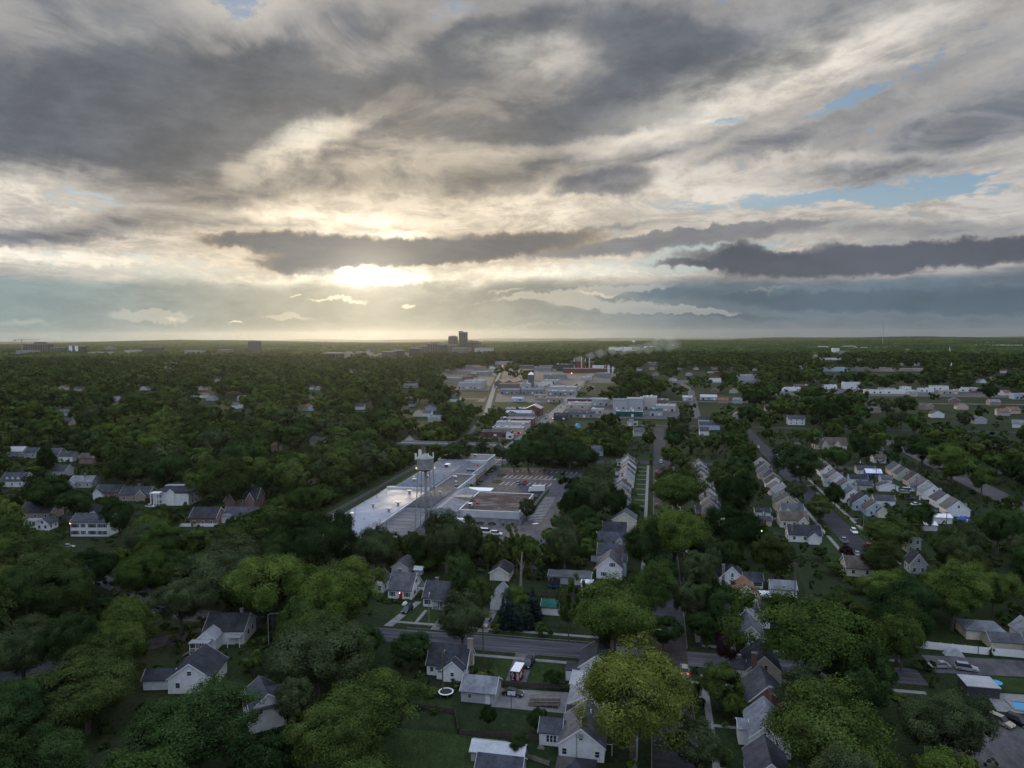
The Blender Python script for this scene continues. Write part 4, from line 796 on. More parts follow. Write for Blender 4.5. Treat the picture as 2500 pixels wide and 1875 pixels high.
house(46.0, 308.0, 5.4, 5, 'small tan shed with a red door left of the pale cluster', ridge='s', h=2.4, rise=1.1, roof='roof_slate', wall='wall_tan', lod=1, name='shed', cat='shed', wins=None, door=(0, 'door_red'))
house(47.2, 322.0, 6.4, 5, 'white shed with a dark roof behind the red door shed', ridge='s', h=2.6, rise=1.0, roof='roof_dark', lod=1, name='shed', cat='shed', wins=None, door=(.5, 'teal'))
house(96.2, 333.0, 8.0, 7.5, 'pale blue gabled house with a cream porch gable nearest the bare street', h=3.2, rise=3.0, roof='roof_brown', wall='wall_blue', lod=1, wings=((0, 3.6, -2.0, -.01, 2.6, 't', 1.6, 'wall_cream', 'roof_brown'),))
house(94.4, 343.5, 10.2, 8, 'pale blue house with two brick chimneys and a wide dark roof', h=3.2, rise=3.8, roof='roof_dark', wall='wall_blue', lod=1, chim=((-5.1, 3, 6.6, .5), (1.0, 1.0, 6.8)))
house(93.1, 357.5, 8.6, 8, 'white gabled house right behind the one with two brick chimneys', h=3.3, rise=3.3, roof='roof_grey', lod=1, chim=((3.4, 5, 7),))
for i, (s, t, w, r, l) in enumerate(((108.2, 406, 9.2, 'roof_dark', 'white garage with a teal door in the back yards of the far right block'), (106.6, 389, 7.6, 'roof_slate', 'grey garage in front of the teal door garage'), (117.4, 387.6, 9.2, 'roof_slate', 'white barn roofed garage beside the white van'),
        (106.1, 355, 9.0, 'roof_slate', 'white outbuilding with a ramp behind the two chimney house'), (122.2, 406.8, 5.2, 'roof_grey', 'little white garage beside the burgundy bushes'), (119.5, 434, 10, 'roof_slate', 'long white outbuilding with a dark roof under the tree gap'), (120.9, 424.5, 8, 'tarp_cyan', 'low shed with a bright blue side and a white roof edge'))):
    house(s, t, w, 5.5, l, ridge='s' if i != 2 else 't', h=2.6, rise=1.7, roof=r if i != 6 else 'metal_white', wall='wall_white' if i not in (1, 6) else ('wall_green' if i == 1 else 'tarp_blue'), lod=1, name='garage' if i < 5 and i != 3 else 'outbuilding', cat='garage' if i < 5 and i != 3 else 'outbuilding', wins=None, door=(1, 'teal') if i == 0 else None)
house(131.0, 341, 10, 8, 'cream house with dark green roof at the near end of the far right row, beside a blue tarpaulin', h=3.0, rise=3.4, wall='wall_cream', roof='roof_dark', lod=1) if False else None
house(93.6, 278.6, 4.6, 6, 'small grey green two storey house with two stacked windows', h=5.2, rise=1.8, roof='roof_grey', wall='wall_green', lod=1)
house(119.5, 325, 8.0, 6, 'low white shelter beyond the pool at the right', ridge='s', h=2.6, rise=.8, roof='metal_white', lod=1, name='shelter', cat='shelter', wins=None)
house(110.7, 312, 5.0, 5, 'open sided white awning right of the small two storey house', ridge='s', h=2.4, rise=.8, roof='metal_white', lod=1, name='shelter', cat='shelter', wins=None)
house(67.3, 248, 8.5, 8, 'dark brown roofed house with a cream gable and red chimney at the street corner', ridge='s', h=2.8, rise=2.8, wall='wall_cream', roof='roof_brown', lod=1, chim=((1.5, 3, 7.0, .45, 'door_red'),))
house(86.9, 254, 5.0, 6, 'narrow dark gable with white trim among the bright trees', h=3.6, rise=3.2, wall='wall_grey', roof='roof_dark', lod=1)
house(85.4, 201.2, 9.0, 7, 'garage with a broad sandy roof behind the white fence', ridge='hip', h=2.5, rise=1.5, roof='roof_light', wall='wall_cream', lod=0, name='garage', cat='garage', wins=None)
house(88.0, 195.6, 7.4, 5, 'low cream garage with a grey roof touching the white fence', ridge='s', h=2.2, rise=1.4, roof='roof_grey', wall='wall_cream', lod=0, name='garage', cat='garage', wins=None)
house(95.0, 196.5, 5.2, 8, 'cream gabled house end at the right edge behind the fence', h=3.4, rise=2.6, roof='roof_light', wall='wall_cream', lod=0, shut='wall_blue')
house(71.6, 168.6, 6.4, 5.2, 'open carport with a flat pale roof beside the swimming pool', ridge='flat', h=2.4, rise=.1, roof='metal_roof', wall='dark_metal', lod=0, name='carport', cat='carport', wins=None)
house(124.1, 663, 14, 9, 'white two storey house above the bend of the wide road', ridge='s', h=5.4, rise=2.4, roof='roof_slate', lod=1)
house(120.7, 523.6, 21, 10, 'long cream house with twin dormers beside the wide road', ridge='s', h=3.6, rise=4.2, roof='roof_brown', wall='wall_cream', lod=1, wings=((-6, -2, -2, -.01, 3.6, 't', 3), (2, 6, -2, -.01, 3.6, 't', 3)), chim=((-5, 5, 9, .6, 'concrete_pale'),))
house(97.9, 514, 9, 8, 'small tan roofed house left of the long cream one', ridge='hip', h=3.0, rise=2.4, roof='roof_brown', lod=1)
house(137.9, 473, 7, 8, 'low pale house below the wide road', ridge='s', h=2.8, rise=2.0, roof='roof_brown', lod=1)
house(146.5, 507, 6, 8, 'dark green garage close to the wide road', ridge='s', h=2.8, rise=2.2, roof='roof_slate', wall='wall_green', lod=1, name='garage', cat='garage', wins=None)
# --- left side
house(-223.0, 243, 15.5, 8.5, 'large white two storey colonial house with two rows of shuttered windows', yaw=10, ridge='s', h=5.8, rise=2.6, roof='roof_slate', lod=1, shut='shutter', wins=tuple((x, 0, z, 'f', .95, 1.35) for x in (-6.6, -5.2, -2.6, 0.4, 1.8, 4.2, 6.2) for z in (1.6, 4.4)))
b = MB(); b.box(-7.9, -7.7, -.3, -.1, 5.2, 5.5, 'lamp_amber'); b.build('wall_lamp', [o for o in bpy.data.objects if o.get('label', '').startswith('large white two storey colonial')][0])
house(-226.0, 297, 18.0, 11, 'white columned mansion with a flat topped dark hipped roof', yaw=10, ridge='hip', h=6.2, rise=2.2, roof='roof_dark', lod=1, wings=((-2.0, 2.0, -1.2, -.01, 6.0, 't', 1.8), (2.3, 8.8, -1.4, -.02, 5.9, 'flat', .1, 'wall_white', 'roof_dark')), shut='shutter')
_h = [o for o in bpy.data.objects if o.get('label', '').startswith('white columned mansion')][0]
b = MB(); b.box(-8.9, -4.4, -3.2, -.05, 6.0, 6.5, 'trim'); [b.tube((x, -3.0, 0), (x, -3.0, 6.0), .22, n=10, mat='trim') for x in (-8.6, -7.3, -6.0, -4.7)]; b.box(-8.9, -4.4, -3.2, -.05, -.1, .3, 'concrete'); b.build('portico', _h)
b = MB(); b.box(-5.5, 5.5, 4.2, 7.5, 8.2, 8.55, 'metal_roof'); b.build('roof_deck', _h)
house(-187, 293.5, 14.5, 9, 'red brick tudor house with steep gables and tall chimneys', yaw=8, ridge='s', h=5.4, rise=4.2, roof='roof_dark', wall='brick_red', lod=1, wings=((-7.0, -2.4, -2.4, -.01, 5.0, 't', 3.6), (2.8, 6.6, -1.4, -.01, 5.2, 't', 3.2)), chim=((-6.9, 3, 10.6, .6), (3, 5, 11.0, .6)))
house(-188, 266, 11.5, 9, 'brick house with a dark hipped roof in front of the tudor one', yaw=8, ridge='s', h=3.4, rise=3.4, roof='roof_dark', wall='brick_red', lod=1)
house(-175.7, 274, 15, 8, 'low grey house with white gables behind a white picket fence', yaw=8, ridge='s', h=3.0, rise=2.6, roof='roof_slate', wall='wall_grey', lod=1, wings=((-7.4, -3.6, -1.6, -.01, 2.8, 'hip', 1.2, 'wall_white', 'roof_light'),))
house(-267, 303, 13, 9, 'brick bungalow with a white front gable, left of the columned mansion', yaw=10, ridge='s', h=3.2, rise=3.0, roof='roof_slate', wall='brick_red', lod=1, wings=((-5.8, -1.4, -2.2, -.01, 3.0, 't', 2.0, 'wall_white', 'roof_slate'),))
house(-250, 301, 14.5, 9, 'slate roofed bungalow with a half timbered gable next to the mansion', yaw=10, ridge='s', h=3.2, rise=3.0, roof='roof_slate', wall='brick_tan', lod=1, wings=((2.0, 6.6, -2.2, -.01, 3.2, 't', 2.4, 'brick_tan', 'roof_slate'),), chim=((0, 5, 7.4),))
house(-301, 323, 12, 8, 'two pale grey roofs half sunk among dark trees at left', yaw=10, ridge='s', h=3, rise=2.6, roof='roof_light', wall='wall_grey', lod=1, wings=((-5.8, -1.8, -2, -.01, 2.8, 't', 1.8),), chim=((1, 3, 7),))
house(-268, 262, 14, 9, 'broad slate roofed house with a pale chimney cap left of the colonial', yaw=10, ridge='s', h=3.2, rise=3, roof='roof_slate', wall='brick_tan', lod=1, chim=((4, 6, 7.2),))
house(-258.5, 250, 5.6, 4, 'flat roofed white sun room with black posts', yaw=10, ridge='flat', h=2.8, rise=.1, roof='metal_roof', wall='wall_white', lod=1, name='sun_room', cat='sun room', wins=((-1.6, 0, 1.6, 'f', 1.2, 1.6), (0, 0, 1.6, 'f', 1.2, 1.6), (1.6, 0, 1.6, 'f', 1.2, 1.6)))
house(-249.4, 247, 5.2, 6, 'small white gabled cottage between the sun room and the colonial', yaw=10, h=2.8, rise=2.0, roof='roof_slate', lod=1)
house(-245.0, 263, 13.5, 8, 'long dark roofed brick house just behind the colonial', yaw=10, ridge='s', h=3.0, rise=2.8, roof='roof_dark', wall='brick_dark', lod=1, wings=((3.8, 6.6, -1.6, -.01, 2.8, 't', 1.5, 'wall_white', 'roof_light'),))
house(-339, 318, 13, 9, 'white house with three roof dormers at the left edge', yaw=10, ridge='s', h=3.4, rise=3.6, roof='roof_slate', lod=1, dorm=((-3.8, -2.2, 0.6, 3, 4.6, 't'), (-.8, .8, 0.6, 3, 4.6, 't'), (2.2, 3.8, .6, 3, 4.6, 't')))
for (s, t, w, wa, ro, l) in ((-425, 401, 12, 'wall_grey', 'metal_roof', 'low house with a pale roof near the left edge in the far group'), (-410, 399, 8, 'wall_grey', 'roof_slate', 'grey house between the pale roofed one and the tall dark tree'), (-392, 400, 6.5, 'brick_red', 'roof_slate', 'red brick gable peeping from behind the tall dark tree'),
        (-373.8, 390, 9.5, 'wall_white', 'roof_slate', 'white fronted slate roofed house in the far left group'), (-354.6, 386, 9, 'brick_red', 'roof_brown', 'two storey red brick house at the right end of the far left group'), (-336.8, 346, 8, 'wall_grey', 'roof_slate', 'lone slate roof sunk in the trees below the far left group')):
    house(s, t, w, 8, l, yaw=10, ridge='s', h=3.6, rise=2.6, roof=ro, wall=wa, lod=2)
# roofs showing through the canopy far to the left, placed from the survey
SC_ = [(490, 950, 40), (157, 1012, 26), (163, 1035, 20), (152, 949, 22), (190, 952, 20), (275, 977, 30), (350, 950, 30), (470, 966, 22), (495, 968, 20), (512, 975, 30), (588, 975, 26), (573, 994, 22), (530, 930, 26), (745, 1000, 28), (760, 948, 12), (775, 950, 12), (878, 997, 26), (1005, 990, 20),
       (1020, 1014, 30), (1042, 1014, 26), (1060, 1028, 40), (1050, 1000, 30), (1110, 978, 30), (860, 906, 20), (1200, 897, 30), (1245, 884, 26), (770, 1085, 44), (1000, 1085, 20), (670, 1100, 26), (1460, 1110, 16), (1475, 1090, 20), (1560, 1062, 30), (1720, 1060, 26), (1800, 1020, 20), (1876, 1000, 16)]
for i, (px, py, w) in enumerate(SC_):
    p = G(px, py + 3); s, t = ST(p); d = math.hypot(p.x, p.y); ww = min(12, max(7, w * .8 * d / F_PX))
    house(s, t, ww, 8, 'pale roofed house glimpsed through a gap in the distant tree canopy', yaw=(i * 37) % 40 - 20, ridge='s' if i % 3 else 't', h=3.6, rise=2.6, wall=W5[i % 8], roof=['roof_light', 'roof_grey', 'roof_slate', 'roof_tan', 'roof_grey'][i % 5], lod=2, group='roofs showing through the distant canopy', wins=None, protect=1.5)
# ------------------------------------------------------------------ shops, works and the far city
plain('wall_pale', (0.42, 0.40, 0.37), 0.75, 0.15, 0.2, fine=8); plain('wall_sand', (0.42, 0.36, 0.28), 0.8, 0.18, 0.2, fine=8); plain('roof_pale', (0.34, 0.32, 0.29), 0.6, 0.2, 0.12, fine=8); plain('roof_copper', (0.34, 0.20, 0.13), 0.6, 0.25, 0.15, fine=6)
plain('tower_dark', (0.035, 0.042, 0.050), 0.3, 0.15, 0.05, spec=0.5); plain('tower_grey', (0.13, 0.13, 0.13), 0.6, 0.15, 0.05); plain('tower_tan', (0.15, 0.12, 0.10), 0.7, 0.15, 0.05); plain('brick_plain', (0.15, 0.065, 0.052), 0.8, 0.2, 0.3); plain('wall_dim', (0.24, 0.24, 0.24), 0.8, 0.2, 0.2)
plain('stripe_dark', (0.02, 0.075, 0.065), 0.6, 0.2, 0.3)
def hall(s, t, ws, lt, h, wall, roof, label, ridge='flat', rise=0.4, cat='commercial building', name='commercial_building', yaw=0, parapet=True, doors=0, units=0, group=None, protect=1.0, bay='glass', wz=None):
    root = empty(name, frame(s, t, yaw), label, cat, group); x0, x1 = -ws / 2, ws / 2
    if t < 1200 and cat != 'house': doors, units = doors or max(2, int(ws / 6)), max(units, 3)
    bw, br = MB(), MB()
    if ridge == 'flat': bw.box(x0, x1, 0, lt, -.2, h, wall); br.box(x0 + .25, x1 - .25, .25, lt - .25, h, h + .08, roof)
    elif ridge == 'arch':
        pr = [(lt * i / 12, h + rise * math.sin(math.pi * i / 12)) for i in range(13)]; bw.box(x0 + .1, x1 - .1, .1, lt - .1, -.2, h, wall); br.extrude([(0, h - .1)] + pr + [(lt, h - .1)], x0, x1, 'x', roof)
    else: bt = []; block(bw, br, bt, x0, x1, 0, lt, h, ridge, rise, wall, roof, o=.3, og=.2)
    bw.build('wall', root); br.build('roof', root)
    if ridge == 'flat' and parapet:
        b = MB(); [b.box(*q, h, h + .6, wall) for q in ((x0, x0 + .25, 0, lt), (x1 - .25, x1, 0, lt), (x0 + .25, x1 - .25, 0, .25), (x0 + .25, x1 - .25, lt - .25, lt))]
        [b.box(*q, h + .6, h + .72, 'trim') for q in ((x0 - .05, x0 + .3, -.05, lt + .05), (x1 - .3, x1 + .05, -.05, lt + .05), (x0 + .3, x1 - .3, -.05, .3), (x0 + .3, x1 - .3, lt - .3, lt + .05))]; b.build('parapet', root)
    for i in range(doors):
        x = x0 + ws * (i + .5) / doors; b = MB(); b.box(-1.1, 1.1, -.02, .06, wz[0] if wz else (.0, 1.0)[i % 2], wz[1] if wz else 2.6, (bay, bay, 'door_white')[(i * 7 + int(t)) % 3], face(x, 0, 0, 'f')); b.build('window', root)
    rg = random.Random(int(s * 13 + t))
    for i in range(units):
        x, y = rg.uniform(x0 + 1.5, x1 - 1.5), rg.uniform(2, lt - 2); q = rg.uniform(.6, 1.3); b = MB(); b.box(x - q, x + q, y - q, y + q, h + .1, h + rg.uniform(1.0, 1.9), rg.choice(('steel', 'metal_white'))); b.build('rooftop_unit', root)
    FOOT.append((s - ws / 2 - 2, s + ws / 2 + 2, t - 2, t + lt + 2)); PROTECT.append((s, t, ws / 2, lt, h + (rise if ridge != 'flat' else 0), protect))
    return root
hall(-123, 544, 22, 10, 4.0, 'brick_plain', 'roof_felt_dark', 'low brick shop with a dark roof at the street crossing behind the factory', 's', 1.6)
hall(-110.5, 536.5, 4.5, 8, 4.6, 'trim', 'roof_dark', 'narrow white shop front beside the brick one at the traffic lights', 't', 1.8)
hall(-116, 558, 25, 13, 5.6, 'wall_sand', 'roof_pale', 'sand coloured shop block with a pale flat roof and dark upper bays', doors=4, units=1)
hall(-118, 578, 25, 12, 5.2, 'wall_grey', 'roof_light', 'grey roofed workshop behind the sand coloured block', 's', 1.6)
hall(-120, 598, 28, 13, 5.0, 'wall_pale', 'roof_pale', 'shop with a rust stained pale roof in the row along the main road', units=1)
hall(-121, 622, 30, 13, 5.4, 'brick_plain', 'roof_pale', 'brick ended shop with a cream roof edge in the row along the main road', units=1)
hall(-124, 648, 30, 14, 4.2, 'wall_dim', 'roof_felt_dark', 'warehouse with a dark arched roof in the row along the main road', 'arch', 2.6)
hall(-130, 676, 26, 14, 5.0, 'wall_grey', 'metal_roof', 'warehouse with a shiny pale metal roof before the red brick works', 's', 2.0)
hall(-137, 698, 20, 16, 6.2, 'brick_plain', 'roof_pale', 'long red brick works with a pale flat roof beside the main road', units=1)
hall(-118.5, 697, 15, 18, 7.2, 'brick_plain', 'metal_roof', 'red brick gabled hall with tall arched windows at the end of the shop row', 't', 3.4, doors=3, wz=(1.2, 4.8))
hall(-82, 765, 24, 9, 4.6, 'wall_sand', 'roof_pale', 'sand coloured office with two small windows right of the main road', doors=2, wz=(2, 3.4))
hall(-82, 790, 26, 12, 4.6, 'wall_pale', 'roof_pale', 'long low cream building right of the main road', units=2)
hall(-84, 820, 30, 14, 6.0, 'brick_plain', 'roof_pale', 'brick fronted store with a cream roof right of the main road', doors=2, wz=(1, 4.5))
hall(-60, 812, 20, 16, 7.0, 'wall_grey', 'roof_pale', 'grey store with a slanting cream roof, right of the brick fronted store', 's', 1.2)
hall(-87, 664, 13, 15, 4.0, 'dark_metal', 'roof_dark', 'black curved roofed building by the road among trees', 'arch', 2.6)
hall(-70, 690, 26, 10, 4.0, 'wall_dim', 'roof_slate', 'low slate roofed building beside the black curved one', 's', 1.4)
hall(-57, 726, 12, 10, 4.2, 'wall_pale', 'roof_pale', 'small cream flat roofed unit in the trees right of the main road')
hall(-36, 770, 15, 18, 10.0, 'wall_grey', 'roof_light', 'grey factory shed with a slanting roof at the left of the big white works', 's', 1.4)
hall(-20, 773, 17, 20, 11.5, 'wall_grey', 'roof_pale', 'large grey factory hall with a pale roof, left half of the big white works', 's', 1.0)
hall(-4.5, 778, 15, 24, 12.5, 'wall_pale', 'roof_pale', 'tall cream walled factory hall, right half of the big white works', units=1)
hall(-24, 705, 26, 12, 4.6, 'stripe_dark', 'roof_pale', 'low works front with a green fascia below the big white works', units=5)
hall(2, 715, 13, 16, 5.2, 'wall_grey', 'roof_green', 'green roofed shed right of the green fascia front', 's', 1.4)
hall(12, 760, 20, 20, 5.5, 'wall_pale', 'roof_pale', 'wide low cream building right of the tall factory halls', units=3)
hall(2, 826, 28, 20, 5.5, 'brick_dark', 'roof_brown', 'brown roofed works behind the tall factory halls', units=2)
hall(-18.5, 632, 9, 8, 3.6, 'wall_grey', 'roof_felt', 'grey flat roofed unit almost hidden by trees', parapet=False)
hall(46.3, 617, 17, 9, 4.2, 'wall_blue', 'roof_slate', 'white gabled house with long blue grey roof in the trees', 's', 2.4, cat='house', name='house')
hall(44, 652, 9, 8, 4.6, 'wall_white', 'roof_dark', 'white house with a dark roof behind the blue grey roofed one', 's', 2.0, cat='house', name='house')
hall(66, 900, 20, 14, 4, 'wall_grey', 'metal_roof', 'pale curved roof among trees near the far road', 'arch', 2.4); hall(40, 890, 12, 10, 4, 'wall_pale', 'metal_roof', 'small shed with a pale arched roof beside the far road', 'arch', 2)
hall(-163.6, 848, 14, 10, 3.5, 'wall_blue', 'metal_roof', 'pale blue shed between the trees and the railway', 's', 1.6)
hall(-118, 845, 20, 14, 4.6, 'brick_tan', 'roof_felt', 'tan flat roofed unit left of the main road', units=2)
hall(-141, 883, 15, 12, 5.0, 'wall_sand', 'roof_tan', 'tan two storey block with an orange lit roof', doors=3, wz=(2.5, 3.6))
hall(-124, 950, 34, 16, 4.6, 'wall_dim', 'roof_pale', 'long roof crowded with pale vents left of the main road', units=12)
hall(-125, 982, 37, 26, 8.0, 'wall_grey', 'roof_pale', 'big box warehouse with a cream roof left of the main road')
hall(-164, 960, 30, 16, 6.0, 'wall_dim', 'roof_light', 'grey roofed warehouse left of the big box one', 's', 1.5)
hall(-196, 958, 27, 18, 5.5, 'wall_dim', 'roof_light', 'low slate grey warehouse in front of the twin copper gables', 's', 1.5)
hall(-212, 1027, 27, 22, 8.5, 'brick_dark', 'roof_brown', 'brown brick works in front of the twin copper gables', units=1)
hall(-236, 1070, 14, 70, 8, 'brick_dark', 'roof_copper', 'left of the twin copper roofed gabled halls', 't', 4, protect=1); hall(-219, 1070, 14, 70, 8, 'brick_dark', 'roof_copper', 'right of the twin copper roofed gabled halls', 't', 4)
hall(-193, 1064, 13, 16, 6, 'wall_grey', 'roof_pale', 'small pale gabled shed left of the grey silo', 't', 3)
for (s, t, w) in ((-206, 1100, 9), (-178, 1105, 14), (-170, 1130, 16), (-200, 1150, 12)): hall(s, t, w, 12, 4.5, 'wall_white', 'roof_pale', 'white shed in the yard round the grey silo', 's', 1.5, group='white sheds round the silo')
sil = empty('silo', Matrix.Translation(S(-190, 1100)), 'tall grey silo with a pale conical cap among the works', 'silo')
b = MB(); b.lathe([(5.0, 0), (5.0, 19)], 20, 'tower_grey'); b.build('body', sil, True); b = MB(); b.lathe([(5.3, 19), (0.8, 23.5), (0.0, 23.6)], 20, 'trim'); b.build('roof', sil)
for i, (s, t, w, l, h, wa, ro, lab) in enumerate(((-276, 1044, 36, 28, 8, 'wall_grey', 'roof_light', 'wide grey hall with a pale roof left of the railway'), (-285, 1110, 32, 20, 8, 'wall_grey', 'roof_pale', 'second grey hall behind the wide one left of the railway'), (-350, 1203, 30, 18, 6, 'wall_dim', 'roof_pale', 'long roof with sunlit edge left of the railway'),
      (-337, 1252, 20, 16, 6, 'brick_dark', 'roof_tan', 'brown roof behind the sunlit edged one'), (-396, 1444, 26, 18, 6, 'wall_dim', 'roof_tan', 'orange lit roof left of the railway far out'), (-341, 1402, 28, 22, 7, 'wall_dim', 'roof_pale', 'barred pale roof beside the railway far out'), (-407, 1625, 30, 20, 7, 'wall_dim', 'roof_tan', 'sunlit roof near the far road junction'),
      (-439, 1686, 34, 24, 8, 'wall_dim', 'roof_light', 'pale roof left of the far road junction'), (-420, 1940, 34, 24, 8, 'wall_grey', 'roof_light', 'pale block at the head of the railway'), (-432, 1473, 18, 14, 6, 'wall_dim', 'roof_light', 'small grey roof at the edge of the woods'), (-350, 1343, 18, 14, 6, 'brick_dark', 'roof_felt', 'dark flat works between pale roofs'), (-375, 1050, 26, 12, 5, 'wall_grey', 'roof_pale', 'pale roof half sunk in the woods left of the halls'))):
    hall(s, t, w, l, h, wa, ro, lab, 'flat' if i % 3 else 's', 1.5, units=1)
for i, (s, t, w, l, h, wa, ro, lab) in enumerate(((-182, 1308, 42, 22, 7, 'wall_dim', 'roof_slate', 'dark hipped hall in front of the red plant'), (-169, 1180, 26, 18, 5, 'wall_pale', 'roof_pale', 'cream fronted unit below the dark hipped hall'), (-138, 1520, 110, 24, 9, 'brick_plain', 'roof_pale', 'very long low brick range of the red plant'),
      (-200, 1588, 34, 30, 15, 'tower_dark', 'roof_felt_dark', 'dark glass fronted block of the red plant'), (-175, 1650, 34, 24, 20, 'brick_plain', 'brick_plain', 'highest red brick block of the plant'), (-152, 1665, 26, 20, 18, 'brick_plain', 'roof_pale', 'red brick block with pipes at the plant'), (-124, 1594, 24, 22, 12, 'wall_white', 'roof_pale', 'white block at the right of the red plant'),
      (-286, 1720, 80, 24, 6, 'brick_dark', 'roof_pale', 'low brick range left of the red plant'), (-250, 1600, 40, 22, 8, 'wall_dim', 'roof_pale', 'pale roofed range before the plant'), (-97, 1371, 26, 20, 7, 'wall_dim', 'roof_pale', 'pale roof right of the dark hipped hall'), (-120, 1266, 20, 14, 5, 'wall_pale', 'roof_pale', 'small cream roof by the avenue'))):
    hall(s, t, w, l, h, wa, ro, lab, units=3)
for k, (s, t, h, r) in enumerate(((-165, 1640, 30, .9), (-158, 1660, 27, .8), (-148, 1650, 28, .9), (-182, 1640, 26, .8), (-94, 1500, 17, 2.4), (-84, 1480, 15, 2.0), (-215, 1600, 17, 1.5))):
    c = empty('chimney_stack' if r < 1.2 else 'storage_tank', Matrix.Translation(S(s, t)), ('%s thin steel stack of the red plant' % ORD[k].replace('nearest', 'first')) if r < 1.2 else '%s white storage tank beside the red plant' % ORD[k - 4].replace('nearest', 'first'), 'chimney stack' if r < 1.2 else 'storage tank')
    b = MB(); b.lathe([(r, 0), (r, h)], 14, 'metal_white'); b.build('body', c, True); b = MB(); b.lathe([(r * 1.15, h), (r * 1.15, h + .6), (0, h + (1.6 if r > 1.2 else .6))], 14, 'steel'); b.build('cap', c)
# right hand strip of stores and the halls behind it
LST = ((158, 1276, 42, 26, 10, 'wall_grey', 'roof_light', 'big grey store with a plain roof in the right distance'), (375, 1632, 72, 30, 8, 'wall_blue', 'roof_light', 'long pale blue warehouse beyond the right hand woods'), (433, 1650, 34, 26, 8, 'wall_dim', 'roof_light', 'slate grey warehouse right of the pale blue one'),
       (478, 1641, 50, 24, 8, 'wall_sand', 'roof_pale', 'tan warehouse in the far right row'), (545, 1660, 90, 20, 5, 'wall_sand', 'roof_pale', 'very long low tan roof at the far right'), (283, 1112, 22, 14, 9, 'wall_white', 'roof_pale', 'white three window block with a raised stair tower'), (253, 1108, 18, 12, 5, 'wall_white', 'roof_pale', 'white shop with small gables left of the stair tower block'),
       (213, 1103, 20, 12, 5, 'brick_plain', 'roof_pale', 'brick shop at the left end of the store strip'), (190, 1060, 26, 12, 4.5, 'wall_white', 'roof_pale', 'glass fronted white store near the strip left end'), (291, 1031, 22, 12, 4, 'wall_white', 'roof_pale', 'low white store before the stair tower block'), (322, 1030, 40, 12, 4.2, 'wall_white', 'roof_pale', 'longest low white store in the strip'),
       (317, 1062, 20, 12, 4.5, 'wall_grey', 'roof_slate', 'dark roofed unit behind the longest store'), (348, 1085, 12, 12, 5, 'wall_white', 'roof_pale', 'small white gabled unit in the store strip'), (367, 1065, 18, 12, 4.5, 'wall_white', 'roof_light', 'white unit right of the gabled one in the strip'), (385, 1035, 20, 12, 4.5, 'wall_sand', 'roof_pale', 'sand coloured unit toward the strip right end'),
       (427, 1083, 24, 12, 4.5, 'wall_white', 'roof_pale', 'white flat unit near the lamp masts'), (437, 964, 16, 12, 6, 'wall_blue', 'metal_roof', 'blue white shed at the right edge of the picture'), (400, 1110, 22, 12, 5, 'wall_white', 'roof_light', 'pale unit between the strip and the lamp masts'),
       (545, 2378, 66, 24, 6, 'wall_white', 'roof_pale', 'long white roof line in the right hand woods'), (704, 2893, 40, 24, 16, 'wall_dim', 'roof_pale', 'grey hospital like block far right'), (721, 3082, 26, 20, 24, 'wall_white', 'roof_pale', 'pale block with a tower stub far right'), (325, 1715, 30, 20, 7, 'wall_blue', 'roof_light', 'pale blue gabled shed by the woods'),
       (-10, 1931, 68, 40, 7, 'wall_dim', 'metal_roof', 'broad school with a pale roof in the middle distance'), (100, 1248, 22, 16, 5, 'wall_white', 'metal_roof', 'white store with a blue edge by the avenue'), (128, 1454, 24, 14, 7, 'brick_plain', 'roof_light', 'row of brick and white terraces beyond the avenue'),
       (1196, 4165, 360, 60, 9, 'wall_pale', 'roof_pale', 'immense pale warehouse on the right horizon'), (2000, 4728, 190, 60, 12, 'wall_pale', 'roof_pale', 'long white warehouse at the far right horizon'), (2812, 7203, 190, 60, 10, 'wall_blue', 'roof_light', 'pale blue shed line just under the horizon'), (-149, 4044, 44, 30, 14, 'wall_white', 'roof_pale', 'white stepped block in the far woods'), (-190, 3800, 30, 20, 9, 'wall_white', 'roof_pale', 'low white block beside the stepped one'))
for i, (s, t, w, l, h, wa, ro, lab) in enumerate(LST):
    hall(s, t, w, l, h, wa, ro, lab, units=(2 if t < 1400 else 0), doors=(3 if 1000 < t < 1130 else 0), wz=(.8, 2.8), parapet=t < 2000, protect=.6)
for i, (px, py) in enumerate(((1640, 930), (1660, 905), (1700, 903), (1745, 902), (1790, 903), (1560, 905), (1600, 918), (1590, 903), (1680, 917), (1735, 915), (1845, 905), (2100, 880), (2200, 892), (2240, 893), (2310, 905), (2450, 910), (2420, 930), (1990, 870), (1890, 868), (2480, 905), (2400, 935), (2430, 990), (2350, 1000), (2450, 1015), (2330, 985), (2490, 1045), (2270, 1000), (2480, 1010), (2395, 1035), (2385, 960), (2290, 1020), (1765, 985), (1790, 960), (1800, 985), (1745, 960), (2460, 965), (2140, 1008), (2230, 968))):
    p = G(px, py); s, t = ST(p); house(s, t, 11, 9, 'small pale house scattered in the woods of the right distance', yaw=(i * 53) % 60 - 30, ridge='s' if i % 2 else 't', h=3.6, rise=2.8, wall=['wall_white', 'brick_tan', 'wall_tan', 'wall_grey', 'brick_red'][i % 5], roof=['roof_grey', 'roof_light', 'roof_brown', 'roof_tan'][i % 4], lod=2, group='scattered small houses of the right distance', wins=None, protect=1.6)
